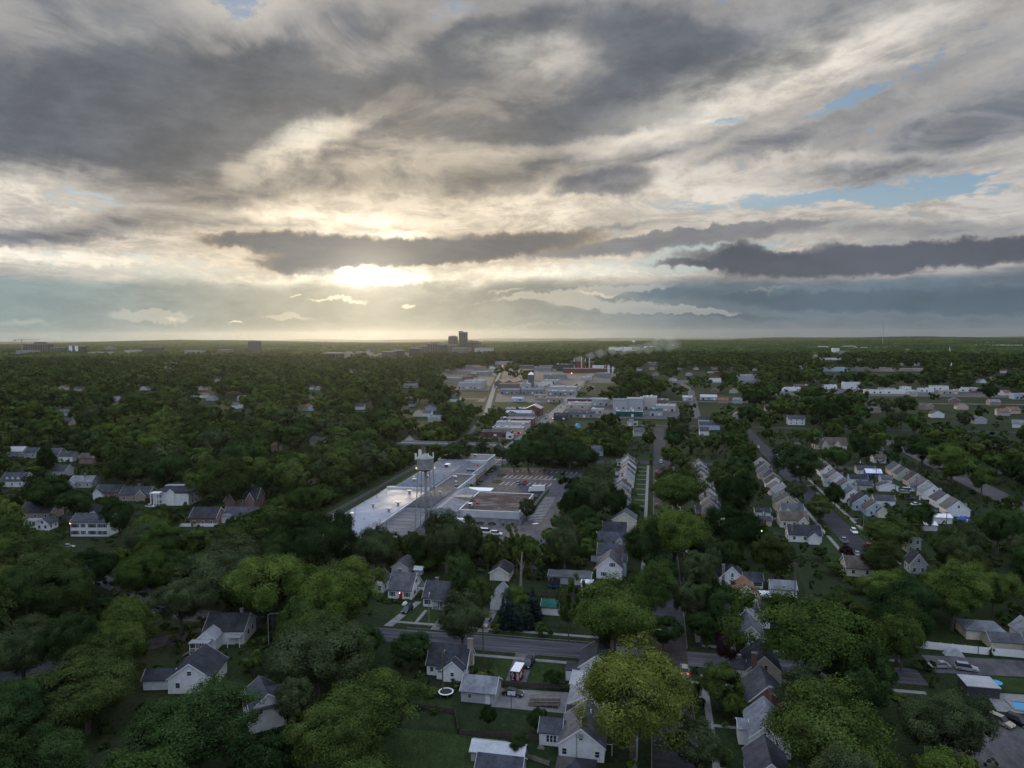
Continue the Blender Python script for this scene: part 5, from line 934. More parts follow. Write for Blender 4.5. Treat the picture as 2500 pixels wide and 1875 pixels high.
# ---- downtown
def tower(s, t, w, d, h, m, label, yaw=0, tops=(), slots=0, band='glass', cat='tower block'):
    root = empty('tower_block', frame(s, t, yaw), label, cat); b = MB(); b.box(-w / 2, w / 2, 0, d, 0, h, m); b.build('wall', root)
    if slots:
        b = MB(); n = slots
        for i in range(n):
            x = -w / 2 + w * (i + .5) / n; b.box(x - w / n * .27, x + w / n * .27, -.25, -.02, h * .05, h * .94, band)
            y = d * (i + .5) / n; b.box(w / 2 + .02, w / 2 + .25, y - d / n * .27, y + d / n * .27, h * .05, h * .94, band)
        b.build('windows', root)
    for (x0, x1, y0, y1, hh) in tops: b = MB(); b.box(x0, x1, y0, y1, h, h + hh, m); b.build('rooftop', root)
    b = MB(); b.box(-w / 2 - .3, w / 2 + .3, -.3, d + .3, h - 1.2, h + .8, 'wall_dim'); b.build('cornice', root)
    FOOT.append((s - w / 2, s + w / 2, t, t + d)); PROTECT.append((s, t, w / 2, d, h, .4))
def at_px(px, py_top, py_base, wpx):
    p = G(px, py_base); s, t = ST(p); dist = Vector((p.x, p.y, -CAMZ)).dot(_f); return s, t, wpx * dist / F_PX, (py_base - py_top + 2) * dist / F_PX * 1.04
for (x, ty, by, w, m, lab, kw) in (
    (1129, 815, 860, 18, 'tower_dark', 'tallest dark glass tower of the downtown skyline', dict(tops=((-20, 0, 5, 25, 5),), slots=6)), (1104, 825, 858, 19, 'tower_tan', 'second tallest tower, brownish with a ribbed front', dict(slots=7, tops=((-15, 15, 5, 25, 4),))),
    (1144, 838, 859, 22, 'tower_tan', 'stepped tan block right of the dark glass tower', dict(slots=5, tops=((0, 25, 5, 25, 8),))), (1163, 838, 858, 16, 'tower_grey', 'rightmost tan block of the skyline cluster', dict(slots=4, tops=((-10, 5, 5, 20, 6),))), (1096, 845, 861, 30, 'tower_grey', 'pale block in front of the two tall towers', dict(slots=9)),
    (1072, 844, 866, 28, 'tower_grey', 'wide grey office block left of the towers', dict(slots=10)), (1056, 842, 866, 26, 'tower_tan', 'blocky tan building group left of the wide office', dict(slots=6, tops=((-10, 20, 5, 25, 6),))), (1034, 848, 864, 22, 'tower_tan', 'hazy tan block at the left of the cluster', dict(slots=5)),
    (1011, 853, 872, 26, 'tower_dark', 'near dark office block left of downtown', dict(slots=6)), (969, 858, 873, 24, 'tower_dark', 'low dark block with a mast left of downtown', dict(slots=5)), (946, 861, 874, 28, 'tower_grey', 'low grey slab left of the dark one', dict(slots=8)), (1125, 852, 864, 44, 'tower_grey', 'long low arena in front of the towers', dict()), (1180, 852, 862, 44, 'wall_pale', 'pale low hall right of the skyline', dict()),
    (806, 865, 879, 48, 'tower_grey', 'flat grey hospital slab in the left woods', dict(slots=10)), (617, 836, 862, 24, 'tower_grey', 'lone tapered slab tower above the left woods', dict(slots=9, tops=((-12, 12, 5, 20, 3),))),
    (88, 843, 860, 68, 'tower_tan', 'big brown tower group under the crane at the left', dict(slots=14, tops=((-20, 35, 10, 40, 12),))), (138, 851, 861, 36, 'tower_grey', 'low grey wing right of the brown tower group', dict(slots=8)), (180, 846, 862, 34, 'tower_grey', 'white and dark block right of the brown group', dict(slots=2, band='trim')), (197, 848, 863, 12, 'tower_dark', 'dark narrow block beside the white one', dict(slots=2)),
    (367, 850, 861, 50, 'tower_dark', 'dark roofed long building on the left skyline', dict(slots=10)), (264, 851, 860, 20, 'wall_dim', 'small domed hall on the left skyline', dict(tops=((-8, 8, 5, 15, 8),))), (397, 889, 901, 56, 'tower_tan', 'apartment slab with a white left wing in the left woods', dict(slots=12, band='trim')), (320, 857, 862, 36, 'wall_pale', 'low pale hall left of the dark roofed building', dict()),
    (60, 858, 864, 50, 'wall_dim', 'low range at the left edge below the crane', dict()), (240, 862, 867, 60, 'wall_pale', 'long pale low range in the left campus', dict()), (470, 858, 864, 44, 'wall_dim', 'low range right of the dark roofed building', dict()), (545, 856, 864, 30, 'tower_tan', 'small brown block left of the lone slab tower', dict())):
    s, t, w_, h_ = at_px(x, ty, by, w); tower(s, t, w_, min(w_, 40), h_, m, lab, **kw)
# sparkle of sunlit roofs between the woods and downtown
for i in range(22):
    rg = random.Random(i); px, py = rg.uniform(800, 1010), rg.uniform(849, 875); p = G(px, py); s, t = ST(p)
    hall(s, t, rg.uniform(14, 38), 16, rg.uniform(6, 10), 'wall_dim', 'membrane', 'low roof gleaming in the sunset left of downtown', yaw=rg.uniform(-20, 20), parapet=False, group='low gleaming roofs left of downtown', protect=.3)
for i in range(44):
    rg = random.Random(100 + i); px, py = rg.uniform(1500, 2500), rg.uniform(833, 862); p = G(px, py - 0); s, t = ST(p)
    hall(s, t, rg.uniform(30, 110), 30, rg.uniform(7, 12), rg.choice(('wall_pale', 'wall_sand', 'wall_white')), 'roof_pale', 'tiny pale warehouse near the right horizon', yaw=rg.uniform(-30, 30), parapet=False, group='tiny pale warehouses near the right horizon', protect=.3)
# tower crane, masts, water tank, steeples
def thing1(name, p, label, cat, parts, group=None):
    r_ = empty(name, Matrix.Translation(p), label, cat, group)
    for nm, fn in parts: b = MB(); fn(b); b.build(nm, r_)
    return r_
p = G(54, 860); thing1('tower_crane', p, 'thin tower crane with a long jib over the brown tower group', 'crane', (('mast', lambda b: b.box(-1.5, 1.5, -1.5, 1.5, 0, 78, 'steel')), ('jib', lambda b: (b.box(-45, 110, -1, 1, 70, 72.5, 'steel'), b.box(-45, -30, -1.5, 1.5, 66, 70, 'steel')))))
p = G(2155, 845); thing1('radio_mast', p, 'very tall guyed radio mast on the right horizon', 'radio mast', (('mast', lambda b: b.tube((0, 0, 0), (0, 0, 238), 1.3, n=6, mat='steel')), ('guy_wire', lambda b: [b.tube((math.cos(a) * 90, math.sin(a) * 90, 0), (0, 0, z), .25, n=4, mat='steel') for a in (0, 2.1, 4.2) for z in (110, 225)])))
p = G(2037, 829); thing1('radio_mast', p, 'short radio mast left of the very tall one', 'radio mast', (('mast', lambda b: b.tube((0, 0, 0), (0, 0, 75), 1.6, n=6, mat='steel')),))
p = G(1262, 845); thing1('radio_mast', p, 'slim mast just right of the downtown towers', 'radio mast', (('mast', lambda b: b.tube((0, 0, 0), (0, 0, 62), 1.0, n=6, mat='steel')),))
p = G(1547, 842); thing1('water_tank', p, 'pale bulb shaped water tank on the horizon', 'water tank', (('tank', lambda b: b.lathe([(0, 18), (9, 21), (14, 27), (12, 34), (0, 38)], 20, 'metal_white')), ('stem', lambda b: b.lathe([(3, 0), (3, 19)], 12, 'metal_white'))))
for (x, y, hh, lab) in ((607, 890, 18, 'white church steeple in the left woods'), (2318, 866, 26, 'white steeple in the far right woods'), (2322, 910, 18, 'small white steeple above the right hand woods')):
    p = G(x, y); thing1('steeple', p, lab, 'steeple', (('body', lambda b: b.box(-2, 2, -2, 2, 0, hh * .6, 'trim')), ('spire', lambda b: b.lathe([(2.4, hh * .6), (0, hh * 1.25)], 8, 'metal_white'))))
# bridge carrying the cross road over the track
br_ = empty('road_bridge', Matrix.Translation(S(-143, 461)), 'concrete road bridge carrying the cross road over the railway', 'bridge')
def bp(nm, fn): b = MB(); fn(b); o = b.build(nm); o.parent = br_; o.matrix_parent_inverse = br_.matrix_world.inverted()
bp('deck', lambda b: b.box(-172, -104, 455.5, 467.0, 6.0, 6.8, 'concrete', GRID0)); bp('parapet', lambda b: (b.box(-172, -104, 455.2, 455.6, 6.6, 7.7, 'concrete_pale', GRID0), b.box(-172, -104, 466.9, 467.3, 6.6, 7.7, 'concrete_pale', GRID0)))
for s in (-152, -134): bp('pier', lambda b: b.box(s - .7, s + .7, 456, 466.5, 0, 6.0, 'concrete', GRID0))
bp('embankment', lambda b: b.extrude([(-104, 6.7), (-90, 0.1), (-104.2, 0.1)], 455.6, 466.9, 'y', 'lawn', GRID0))
# ------------------------------------------------------------------ vehicles and street furniture
def vehicle(s, t, head, kind, paint, label, group=None, brake=False, lod=0):
    """x is forward; head = degrees clockwise from the street direction"""
    M = Matrix.Translation(S(s, t, 0.05)) @ Matrix.Rotation(-TH - R(head) + math.pi / 2, 4, 'Z')
    P = dict(sedan=(4.7, 1.8, 1.45), suv=(4.8, 1.9, 1.75), pickup=(5.7, 2.0, 1.85), van=(5.2, 2.0, 2.1), minivan=(5.0, 1.95, 1.8))[kind]
    L, Wd, H = P; r_ = empty(kind if kind in ('pickup', 'van', 'minivan', 'suv') else 'car', M, label, {'pickup': 'pickup truck', 'suv': 'car', 'sedan': 'car', 'van': 'van', 'minivan': 'van'}[kind], group)
    w = Wd / 2; x0, x1 = -L / 2, L / 2; hb = .85 if kind == 'sedan' else 1.0
    def body(b):
        pr = [(x0, .35), (x0 + .05, hb - .1), (x0 + .2, hb), (x1 - 1.1, hb), (x1 - .15, hb - .22), (x1, .5), (x1 - .05, .3)]
        if kind == 'pickup': pr = [(x0, .5), (x0, 1.15), (x0 + .08, 1.15), (x0 + .08, 1.15), (x1 - 1.5, 1.15), (x1 - .2, 1.0), (x1, .6), (x1 - .05, .4)]
        if kind in ('van', 'minivan'): pr = [(x0, .35), (x0 + .02, 1.05), (x1 - 1.2, 1.05), (x1 - .2, .85), (x1, .5), (x1 - .05, .3)]
        b.extrude(pr, -w, w, 'y', paint)
    bb = MB(); body(bb); bb.build('body', r_)
    cab = {'sedan': [(x0 + .55, hb), (x0 + 1.15, H - .05), (x0 + 2.5, H), (x1 - 1.25, hb)], 'suv': [(x0 + .12, hb), (x0 + .4, H - .03), (x1 - 2.0, H), (x1 - 1.25, hb)], 'pickup': [(x0 + 1.9, 1.15), (x0 + 2.1, H), (x1 - 2.2, H), (x1 - 1.45, 1.15)], 'van': [(x0 + .05, 1.05), (x0 + .15, H), (x1 - 1.6, H), (x1 - .9, 1.05)], 'minivan': [(x0 + .05, 1.05), (x0 + .25, H), (x1 - 1.9, H), (x1 - 1.0, 1.05)]}[kind]
    b = MB(); n = len(cab); vs = []
    for sg in (-1, 1):
        for (x, z) in cab: vs.append((x, sg * (w - (.06 if z < H - .1 else .26)), z))
    b.add(vs, [(0, 1, 2, 3), (7, 6, 5, 4), (0, 4, 5, 1), (1, 5, 6, 2), (2, 6, 7, 3)], 'glass'); b.build('window', r_)
    b = MB(); b.box(cab[1][0] + .03, cab[2][0] - .05, -(w - .27), w - .27, H - .03, H + .03, paint); b.build('roof', r_)
    if lod < 1:
        for sx in (x0 + .85, x1 - .9):
            for sy in (-1, 1): b = MB(); b.tube((sx, sy * (w - .2), .33), (sx, sy * (w + .02), .33), .33, n=14, mat='tyre'); wh = b.build('wheel', r_); b = MB(); b.tube((sx, sy * (w + .02), .33), (sx, sy * (w + .03), .33), .19, n=10, mat='steel'); b.build('rim', wh)
        for sy in (-1, 1): b = MB(); b.box(x1 - .08, x1 + .015, sy * (w - .3) - .2, sy * (w - .3) + .2, .55, .75, 'trim'); b.build('headlight', r_); b = MB(); b.box(x0 - .02, x0 + .08, sy * (w - .25) - .16, sy * (w - .25) + .16, .6, .82, 'lamp_red' if brake else 'door_red'); b.build('taillight', r_)
        if kind == 'pickup': b = MB(); b.box(x0 + .15, x0 + 1.8, -w + .15, w - .15, 1.1, 1.155, 'rubber_black'); b.build('bed', r_)
    if t < 420: PROTECT.append((s, t - Wd / 2, L / 2.4, Wd, 1.6, 1.0)); 
    return r_
vehicle(-30.3, 150.4, 96, 'sedan', 'paint_black', 'black sedan on the concrete drive behind the basketball hoop')
vehicle(-29.4, 165.6, 186, 'pickup', 'paint_black', 'pickup truck with a dark bonnet in the gravel drive behind the red trailer')
vehicle(7.5, 163.2, 0, 'suv', 'paint_grey', 'nearer of two cars with glowing tail lights at the kerb', brake=True); vehicle(7.6, 168.8, 0, 'suv', 'paint_tan', 'farther of two cars with glowing tail lights at the kerb', brake=True)
vehicle(-70.0, 192.0, 186, 'suv', 'paint_black', 'black car on the drive below the cream bungalow'); vehicle(-44.9, 186.5, 186, 'suv', 'paint_tan', 'tan car nose out beside the blue spruces'); vehicle(-84.4, 213.5, 30, 'suv', 'paint_black', 'dark car tucked in front of the white two car garage')
vehicle(73.5, 182.2, 100, 'suv', 'paint_silver', 'silver hatchback in the gravel yard below the white fence'); vehicle(67.8, 182.6, 260, 'sedan', 'paint_silver', 'grey car partly behind foliage at the yard edge')
vehicle(70.3, 157.6, 140, 'suv', 'paint_tan', 'left of two dark cars at the lower right corner'); vehicle(73.8, 158.3, 140, 'suv', 'paint_black', 'right of two dark cars at the lower right corner')
vehicle(72.2, 289, 0, 'pickup', 'paint_silver', 'pale pickup parked on the left of the bare street'); vehicle(79.2, 283.4, 0, 'suv', 'paint_red', 'dark red car parked on the right of the bare street', brake=True); vehicle(79.3, 369.4, 0, 'suv', 'paint_blue', 'dark blue car further up the bare street')
vehicle(126.9, 389.3, 95, 'van', 'paint_white', 'white van beside the burgundy bushes')
vehicle(31.5, 203.0, 80, 'suv', 'paint_silver', 'pale car behind the house with the tall grey chimney'); vehicle(-20.5, 296, 85, 'pickup', 'paint_white', 'white pickup left of the tall cream house')
vehicle(4.5, 452, 0, 'suv', 'paint_white', 'white car at the far end of the tree-lined street'); vehicle(50.5, 318, 95, 'sedan', 'paint_silver', 'silver car beside the white shed'); vehicle(53.0, 316, 95, 'sedan', 'paint_red', 'red car beside the white shed')
vehicle(-71.3, 372.6, 5, 'suv', 'paint_silver', 'silver car alone in the striped car park'); vehicle(-68.1, 372.8, 5, 'pickup', 'paint_red', 'dark red pickup in the striped car park')
vehicle(-61.8, 274.5, 92, 'suv', 'paint_white', 'white van like car nearest the yard trees'); vehicle(-66.5, 276, 92, 'van', 'paint_white', 'white van half hidden by a yard tree')
vehicle(176, 660, 10, 'van', 'paint_white', 'boxy white and red vehicle at the top of the wide road'); vehicle(168, 492, 0, 'suv', 'paint_black', 'dark car on the wide road'); vehicle(172, 560, 180, 'sedan', 'paint_red', 'small red car at the bend of the wide road')
vehicle(-219, 228, 90, 'sedan', 'paint_silver', 'silver car below the colonial house'); vehicle(-233, 291, 90, 'sedan', 'paint_white', 'white car left of the columned mansion')
for i in range(9): vehicle(-101.5 + (i % 2) * 5, 560 + i * 55, 180 * (i % 2), ('suv', 'sedan')[i % 2], ('paint_white', 'paint_silver', 'paint_grey')[i % 3], 'small car driving along the main road past the shop row', 'cars on the main road', lod=1)
for i in range(12): vehicle(42 + i * 1.2 + (i % 3) * 4, 905 + i * 22, 4, 'suv', ('paint_white', 'paint_silver', 'paint_grey')[i % 3], 'tiny parked car on the distant street', 'parked cars on the distant street', lod=1)
for i in range(10): vehicle(-170 + i * 8.5, 1078 + (i * 37) % 60, 90, 'van', 'paint_white', 'white vehicle in the works yard near the silo', 'white vehicles in the works yard', lod=1)
rg = random.Random(8)
for i in range(9): vehicle(72.6 + 7 * (i % 2), 275 + i * 31 + rg.uniform(-4, 4), 180 * (i % 2), rg.choice(('suv', 'sedan')), rg.choice(('paint_white', 'paint_silver', 'paint_grey', 'paint_blue')), '%s parked car from the near end of the bare street' % ORD[i], 'cars parked along the bare street', lod=1)
for i in range(8): vehicle(1.6 + 5.8 * (i % 2), 330 + i * 14 + rg.uniform(-3, 3), 180 * (i % 2), rg.choice(('suv', 'sedan')), rg.choice(('paint_white', 'paint_silver', 'paint_black', 'paint_red')), '%s car from the near end of the far tree-lined street' % ORD[i], 'cars parked far up the tree-lined street', lod=1)
for i in range(9): vehicle(122 + rg.uniform(-2, 2), 345 + i * 13, 90, rg.choice(('suv', 'minivan', 'sedan')), rg.choice(('paint_white', 'paint_silver', 'paint_grey', 'paint_red')), '%s car in the back drives of the far right row' % ORD[i], 'cars in the back drives of the far right row', lod=1)
for i in range(7): vehicle(-96 + (i % 2) * 3 , 548 + i * 24, 0, rg.choice(('suv', 'sedan')), rg.choice(('paint_white', 'paint_silver', 'paint_black')), '%s car parked at the shop row kerb' % ORD[i], 'cars parked at the shop row kerb', lod=1)
# trailer with painted sides
tr = empty('cargo_trailer', Matrix.Translation(S(-30.9, 155.8, .05)) @ Matrix.Rotation(-TH - R(4), 4, 'Z'), 'red and black box trailer with a white roof and white lettering', 'trailer')
b = MB(); b.box(-1.05, 1.05, 0, 4.6, .5, 2.75, 'paint_red'); b.build('body', tr)
b = MB(); b.box(-1.08, .12, -.04, -.005, .55, 2.72, 'paint_black'); b.box(1.055, 1.08, 0, 2.2, .55, 2.72, 'paint_black'); b.build('side_panel', tr)
b = MB(); b.box(-1.1, 1.1, -.05, 4.65, 2.75, 2.86, 'trim'); b.build('roof', tr)
for y in (1.9, 2.8):
    for x in (-1, 1): b = MB(); b.tube((x * .95, y, .36), (x * 1.14, y, .36), .36, n=14, mat='tyre'); b.build('wheel', tr)
b = MB(); b.box(-.06, .06, 4.6, 6.0, .45, .57, 'steel'); b.tube((0, 5.6, 0), (0, 5.6, .8), .05, n=6, mat='steel'); b.build('hitch', tr)
rg = random.Random(3)
b = MB()
for k in range(2):       # lettering too small to read: blocks of upright white strokes on the two panels
    for j in range(9):
        z = .75 + j * .2
        for q in range(3):
            if rg.random() < .8: x = (-.82, .38)[k] + q * .2 + rg.uniform(0, .04); b.box(x, x + rg.uniform(.09, .17), -.055, -.045, z, z + rg.uniform(.08, .15), 'trim')
b.build('lettering', tr)
b = MB()
for j in range(7): y = .3 + j * .27; b.box(1.085, 1.095, y, y + .16, 1.0 + rg.uniform(0, .2), 2.2 + rg.uniform(-.2, .2), 'trim')
b.build('lettering', tr)
PROTECT.append((-30.9, 155.8, 1.3, 4.6, 2.8, 1))
# box truck, motorhome
def boxtruck(s, t, head, label, name, cat, l, motor=False):
    M = Matrix.Translation(S(s, t, .05)) @ Matrix.Rotation(-TH - R(head) + math.pi / 2, 4, 'Z'); r_ = empty(name, M, label, cat)
    if motor:
        b = MB(); b.extrude([(-l / 2, .5), (-l / 2, 3.2), (l / 2 - .6, 3.2), (l / 2 - .05, 2.4), (l / 2, .6)], -1.25, 1.25, 'y', 'paint_white'); b.build('body', r_)
        b = MB(); [b.box(x, x + 1.1, -1.27, -1.255, 1.5, 2.3, 'glass') for x in (-l / 2 + .8, -l / 2 + 2.6, -.4, 1.4, l / 2 - 1.8)]; b.build('window', r_); b = MB(); b.box(-l / 2 + .3, l / 2 - 1, -1.27, -1.256, .9, 1.15, 'paint_grey'); b.build('stripe', r_); b = MB(); b.box(-1, .2, -.4, .4, 3.2, 3.5, 'trim'); b.build('roof_unit', r_)
    else:
        b = MB(); b.box(-l / 2, l / 2 - 2.1, -1.25, 1.25, .9, 3.6, 'paint_white'); b.build('cargo_box', r_); b = MB(); b.extrude([(l / 2 - 2.0, .5), (l / 2 - 2.0, 2.5), (l / 2 - .5, 2.5), (l / 2 - .05, 1.5), (l / 2, .5)], -1.1, 1.1, 'y', 'paint_white'); b.build('cab', r_)
        b = MB(); b.add([(l / 2 - .46, -1, 2.4), (l / 2 - .46, 1, 2.4), (l / 2 - .02, 1, 1.52), (l / 2 - .02, -1, 1.52)], [(0, 1, 2, 3)], 'glass'); b.box(l / 2 - 1.6, l / 2 - .7, -1.12, -1.105, 1.5, 2.2, 'glass'); b.build('window', r_)
    for x in (-l / 2 + 1.6, l / 2 - 1.4):
        for y in (-1, 1): b = MB(); b.tube((x, y * .95, .45), (x, y * 1.26, .45), .45, n=14, mat='tyre'); b.build('wheel', r_)
    PROTECT.append((s, t - 1.2, l / 2, 2.5, 3.2, 1)); return r_
boxtruck(-58.6, 354.5, 262, 'white box truck parked across the lot beside the fence', 'box_truck', 'truck', 8.4)
boxtruck(-78.5, 284.5, 94, 'white motorhome in the yard behind the big yard trees', 'motorhome', 'motorhome', 8.6, True); boxtruck(-84, 281, 100, 'white camper nearly hidden behind the motorhome', 'camper', 'camper', 6.4, True)
# street lamps and poles
def lamp(s, t, h, head, label, arm=2.6, m='steel', sign=False):
    M = Matrix.Translation(S(s, t)) @ Matrix.Rotation(-TH + R(head), 4, 'Z'); r_ = empty('street_lamp', M, label, 'street lamp')
    b = MB(); b.tube((0, 0, 0), (0, 0, h), .13, .09, 8, m); b.build('pole', r_)
    b = MB(); pts = [(-arm * k / 5, 0, h - .1 + .55 * math.sin(k / 5 * 1.6)) for k in range(6)]; [b.tube(p, q, .06, n=6, mat=m) for p, q in zip(pts, pts[1:])]; b.build('arm', r_)
    b = MB(); b.box(-arm - .55, -arm + .15, -.14, .14, h + .32, h + .48, m); b.build('lamp_head', r_)
    if sign: b = MB(); b.box(.1, 1.1, -.02, .02, h - 4.4, h - 4.15, 'stripe_green'); b.build('street_sign', r_)
    return r_
lamp(10.0, 233.3, 9.2, 0, 'curved arm street lamp over the tree-lined street, centre right'); lamp(-1.0, 169.0, 9.4, 180, 'street lamp with a green sign behind the yellow-green tree', sign=True)
lamp(-60.3, 182.6, 8.6, -80, 'pale street lamp in front of the two bungalows', 1.2); lamp(-97.3, 163, 8.6, 180, 'street lamp standing in the brush at lower left'); lamp(7.8, 395, 8.5, 0, 'street lamp far up the tree-lined street')
lamp(83.5, 305, 8.5, 0, 'street lamp beside the bare street', 3.0); lamp(70.5, 352, 8.5, 180, 'street lamp left of the bare street near the dark blue car', 2); lamp(160, 600, 9, 0, 'street lamp at the bend of the wide road'); lamp(-190, 420, 9, 0, 'distant street lamp in the left woods')
lamp(-84.2, 371, 5.5, 0, 'short lamp post on the car park island', .6)
def upole(s, t, h, label, arms=1, tr=False, group=None, head=0):
    r_ = empty('utility_pole', Matrix.Translation(S(s, t)) @ Matrix.Rotation(-TH + R(head), 4, 'Z'), label, 'utility pole', group); b = MB(); b.tube((0, 0, 0), (0, 0, h), .17, .12, 8, 'pole_wood'); b.build('pole', r_)
    for k in range(arms): b = MB(); b.box(-1.2, 1.2, -.07, .07, h - .5 - k * 1.0, h - .35 - k * 1.0, 'pole_wood'); b.build('crossarm', r_)
    if tr: b = MB(); b.tube((.4, 0, h - 2.2), (.4, 0, h - 1.2), .26, n=12, mat='metal_white'); b.build('transformer', r_)
    return r_
UP = [(-41.6, 168.8, 11.5, 'utility pole with a white transformer in front of the round tree', 1, True), (-45.7, 147.5, 10, 'dark pole standing over the trampoline', 0, False), (-96.2, 243, 12, 'tall thin dark pole at the foot of the water tower', 0, False), (-103.5, 243, 9, 'short dark pole left of the water tower foot', 0, False),
      (-89.3, 415, 13.5, 'tall wooden pole where the car park meets the road', 1, False), (-104, 470, 12, 'tan wooden pole at the crossing left of the road', 1, False), (-97, 530, 12, 'pole beside the white shop front', 1, False), (-131, 440, 12, 'wooden pole above the road bridge', 0, False),
      (-108, 452, 10, 'traffic light pole at the crossing', 0, False), (-160, 330, 12, 'pole above the dense woods beside the track', 1, False), (-96, 590, 12, 'pole halfway along the shop row', 1, True), (-95, 640, 13, 'pole before the red brick hall', 2, True), (-93, 690, 13, 'pole with two crossarms by the red brick hall', 2, True),
      (25.0, 250.0, 11, 'pole left of the white chimney house top', 0, False), (38, 262, 10, 'pole with a yellow green light in the dark trees', 0, False), (125, 372, 11, 'pole in the back yards of the far right block', 1, False), (118, 298, 10, 'leaning pale pole near the pool at right', 0, True), (93.2, 193.5, 9, 'dark pole in front of the white fence', 0, False),
      (152, 452, 11, 'pole left of the wide road', 0, False), (178, 560, 11, 'pole right of the wide road', 0, False), (188, 575, 11, 'second pole right of the wide road', 0, False), (-12, 448, 10, 'wooden pole at the end of the car park row', 1, False)]
for u in UP: upole(u[0], u[1], u[2], u[3], u[4], u[5])
for i in range(9): upole(42.5, 190 + i * 34, 11, '%s utility pole of the line down the middle of the block' % ORD[i], 1, i % 3 == 0, 'utility poles down the middle block')
for i in range(8): upole(112, 300 + i * 30, 11, '%s utility pole behind the right hand houses' % ORD[i], 1, i % 3 == 1, 'utility poles behind the right hand houses')
def wires(pts, name='power_line', label='power lines strung from pole to pole', n=3, sep=.45):
    b = MB()
    for k in range(n):
        for (a, c) in zip(pts, pts[1:]):
            P, Q = S(a[0] + (k - 1) * sep, a[1], a[2]), S(c[0] + (k - 1) * sep, c[1], c[2]); prev = P
            for i in range(1, 9): q = P.lerp(Q, i / 8); q.z -= 1.2 * math.sin(math.pi * i / 8); b.tube(prev, q, .03, n=3, mat='rubber_black', cap=False); prev = q
    return tag(b.build(name), label, 'power line')
wires([(-89.3, 415, 13.2), (-104, 470, 11.8), (-97, 530, 11.8), (-96, 590, 11.8), (-95, 640, 12.6), (-93, 690, 12.6)], label='power lines along the main road shop row'); wires([(42.5, 190 + i * 34, 10.6) for i in range(9)], label='power lines down the middle of the block'); wires([(112, 300 + i * 30, 10.6) for i in range(8)], label='power lines behind the right hand houses'); wires([(-250, 190, 14), (-190, 200, 15), (-130, 215, 14)], label='power lines sagging across the dark trees at left')
wires([(-41.6, 168.8, 11), (-45.7, 147.5, 9.6), (-48, 158, 5)], label='thin wires down to the house with the tan chimney', n=1); wires([(125, 372, 10.8), (152, 452, 10.8)], label='power lines in the back yards of the far right block')
for (s, t, z, m, lab) in ((-105.5, 537, 5.0, 'lamp_red', 'left red traffic light at the crossing'), (-101.5, 537, 5.0, 'lamp_red', 'right red traffic light at the crossing'), (-90.5, 640, 4.6, 'lamp_amber', 'amber light beside the curved roof building'), (38, 262, 10.1, 'lamp_green', 'yellow green lamp on the dark pole'), (-10.5, 427, 2.2, 'lamp_red', 'tiny red light at the row house corner'),
        (-160, 1395, 6, 'lamp_amber', 'first warm lamp by the avenue'), (-20, 1180, 7, 'lamp_red', 'red signal on the avenue'), (-60, 1180, 7, 'lamp_amber', 'warm lamp on the avenue'), (0, 1175, 7, 'lamp_amber', 'second warm lamp on the avenue'), (150, 1330, 6, 'lamp_amber', 'bright yellow lamp before the brick terraces'), (-365, 1700, 7, 'lamp_red', 'red signals at the head of the main road')):
    b = MB(); q = .28 if t < 700 else .9; b.lathe([(0, -q), (q * .8, -q * .5), (q, 0), (q * .8, q * .5), (0, q)], 10, m); o = b.build('signal_lamp' , M=Matrix.Translation(S(s, t, z))); tag(o, lab, 'lamp')
    if t < 700 and z > 4: b = MB(); b.box(-.25, .25, .2, .35, -1.0, .5, 'rubber_black'); b.build('housing', o)
# pools, trampolines, fences, small yard things
def pool(s, t, ws, lt, m, label, yaw=0):
    r_ = empty('swimming_pool', frame(s, t, yaw), label, 'swimming pool'); b = MB(); b.box(-ws / 2, ws / 2, 0, lt, .0, .10, m); b.build('water', r_)
    b = MB(); [b.box(*q, .0, .22, 'concrete_pale') for q in ((-ws / 2 - .8, -ws / 2, -.8, lt + .8), (ws / 2, ws / 2 + .8, -.8, lt + .8), (-ws / 2, ws / 2, -.8, 0), (-ws / 2, ws / 2, lt, lt + .8))]; b.build('pool_edge', r_); PROTECT.append((s, t, ws / 2, lt, .3, 1))
pool(-25.6, 232.5, 8.2, 3.6, 'cover_blue', 'swimming pool under a dark blue cover behind the long outbuilding'); pool(80.0, 164.6, 7.0, 3.2, 'water_blue', 'bright blue swimming pool at the lower right edge')
def tramp(s, t, r, label, net=False):
    r_ = empty('trampoline', frame(s, t), label, 'trampoline'); b = MB(); b.lathe([(0, .86), (r - .3, .86)], 28, 'rubber_black'); b.build('mat', r_); b = MB(); b.lathe([(r - .3, .84), (r - .28, .95), (r, .92), (r, .84)], 28, 'trim' if not net else 'tarp_blue'); b.build('rim', r_)
    for k in range(6): a = k * math.pi / 3; b = MB(); b.tube((r * .95 * math.cos(a), r * .95 * math.sin(a), 0), (r * .95 * math.cos(a), r * .95 * math.sin(a), .86 if not net else 2.7), .04, n=6, mat='steel'); b.build('leg', r_)
    if net: b = MB(); b.lathe([(r * .97, .95), (r * .97, 2.6)], 28, 'rubber_black'); b.build('net', r_)
    PROTECT.append((s, t - r, r, 2 * r, 1, 1))
tramp(-45.0, 147.6, 1.7, 'round trampoline with a white rim behind the white house'); tramp(-30.6, 219.8, 1.9, 'netted trampoline with a blue rim beside the long outbuilding', True)
hp = empty('basketball_hoop', frame(-29.6, 144.9), 'basketball hoop on a dark pole at the edge of the concrete drive', 'basketball hoop')
b = MB(); b.tube((0, 0, 0), (0, 0, 3.1), .08, n=8, mat='dark_metal'); b.build('pole', hp); b = MB(); b.box(-.85, .85, .25, .3, 2.7, 3.6, 'metal_white'); b.build('backboard', hp); b = MB(); b.lathe([(.2, 2.95), (.24, 2.97), (.2, 2.99)], 12, 'door_red', x=0, y=.55); b.build('rim', hp)
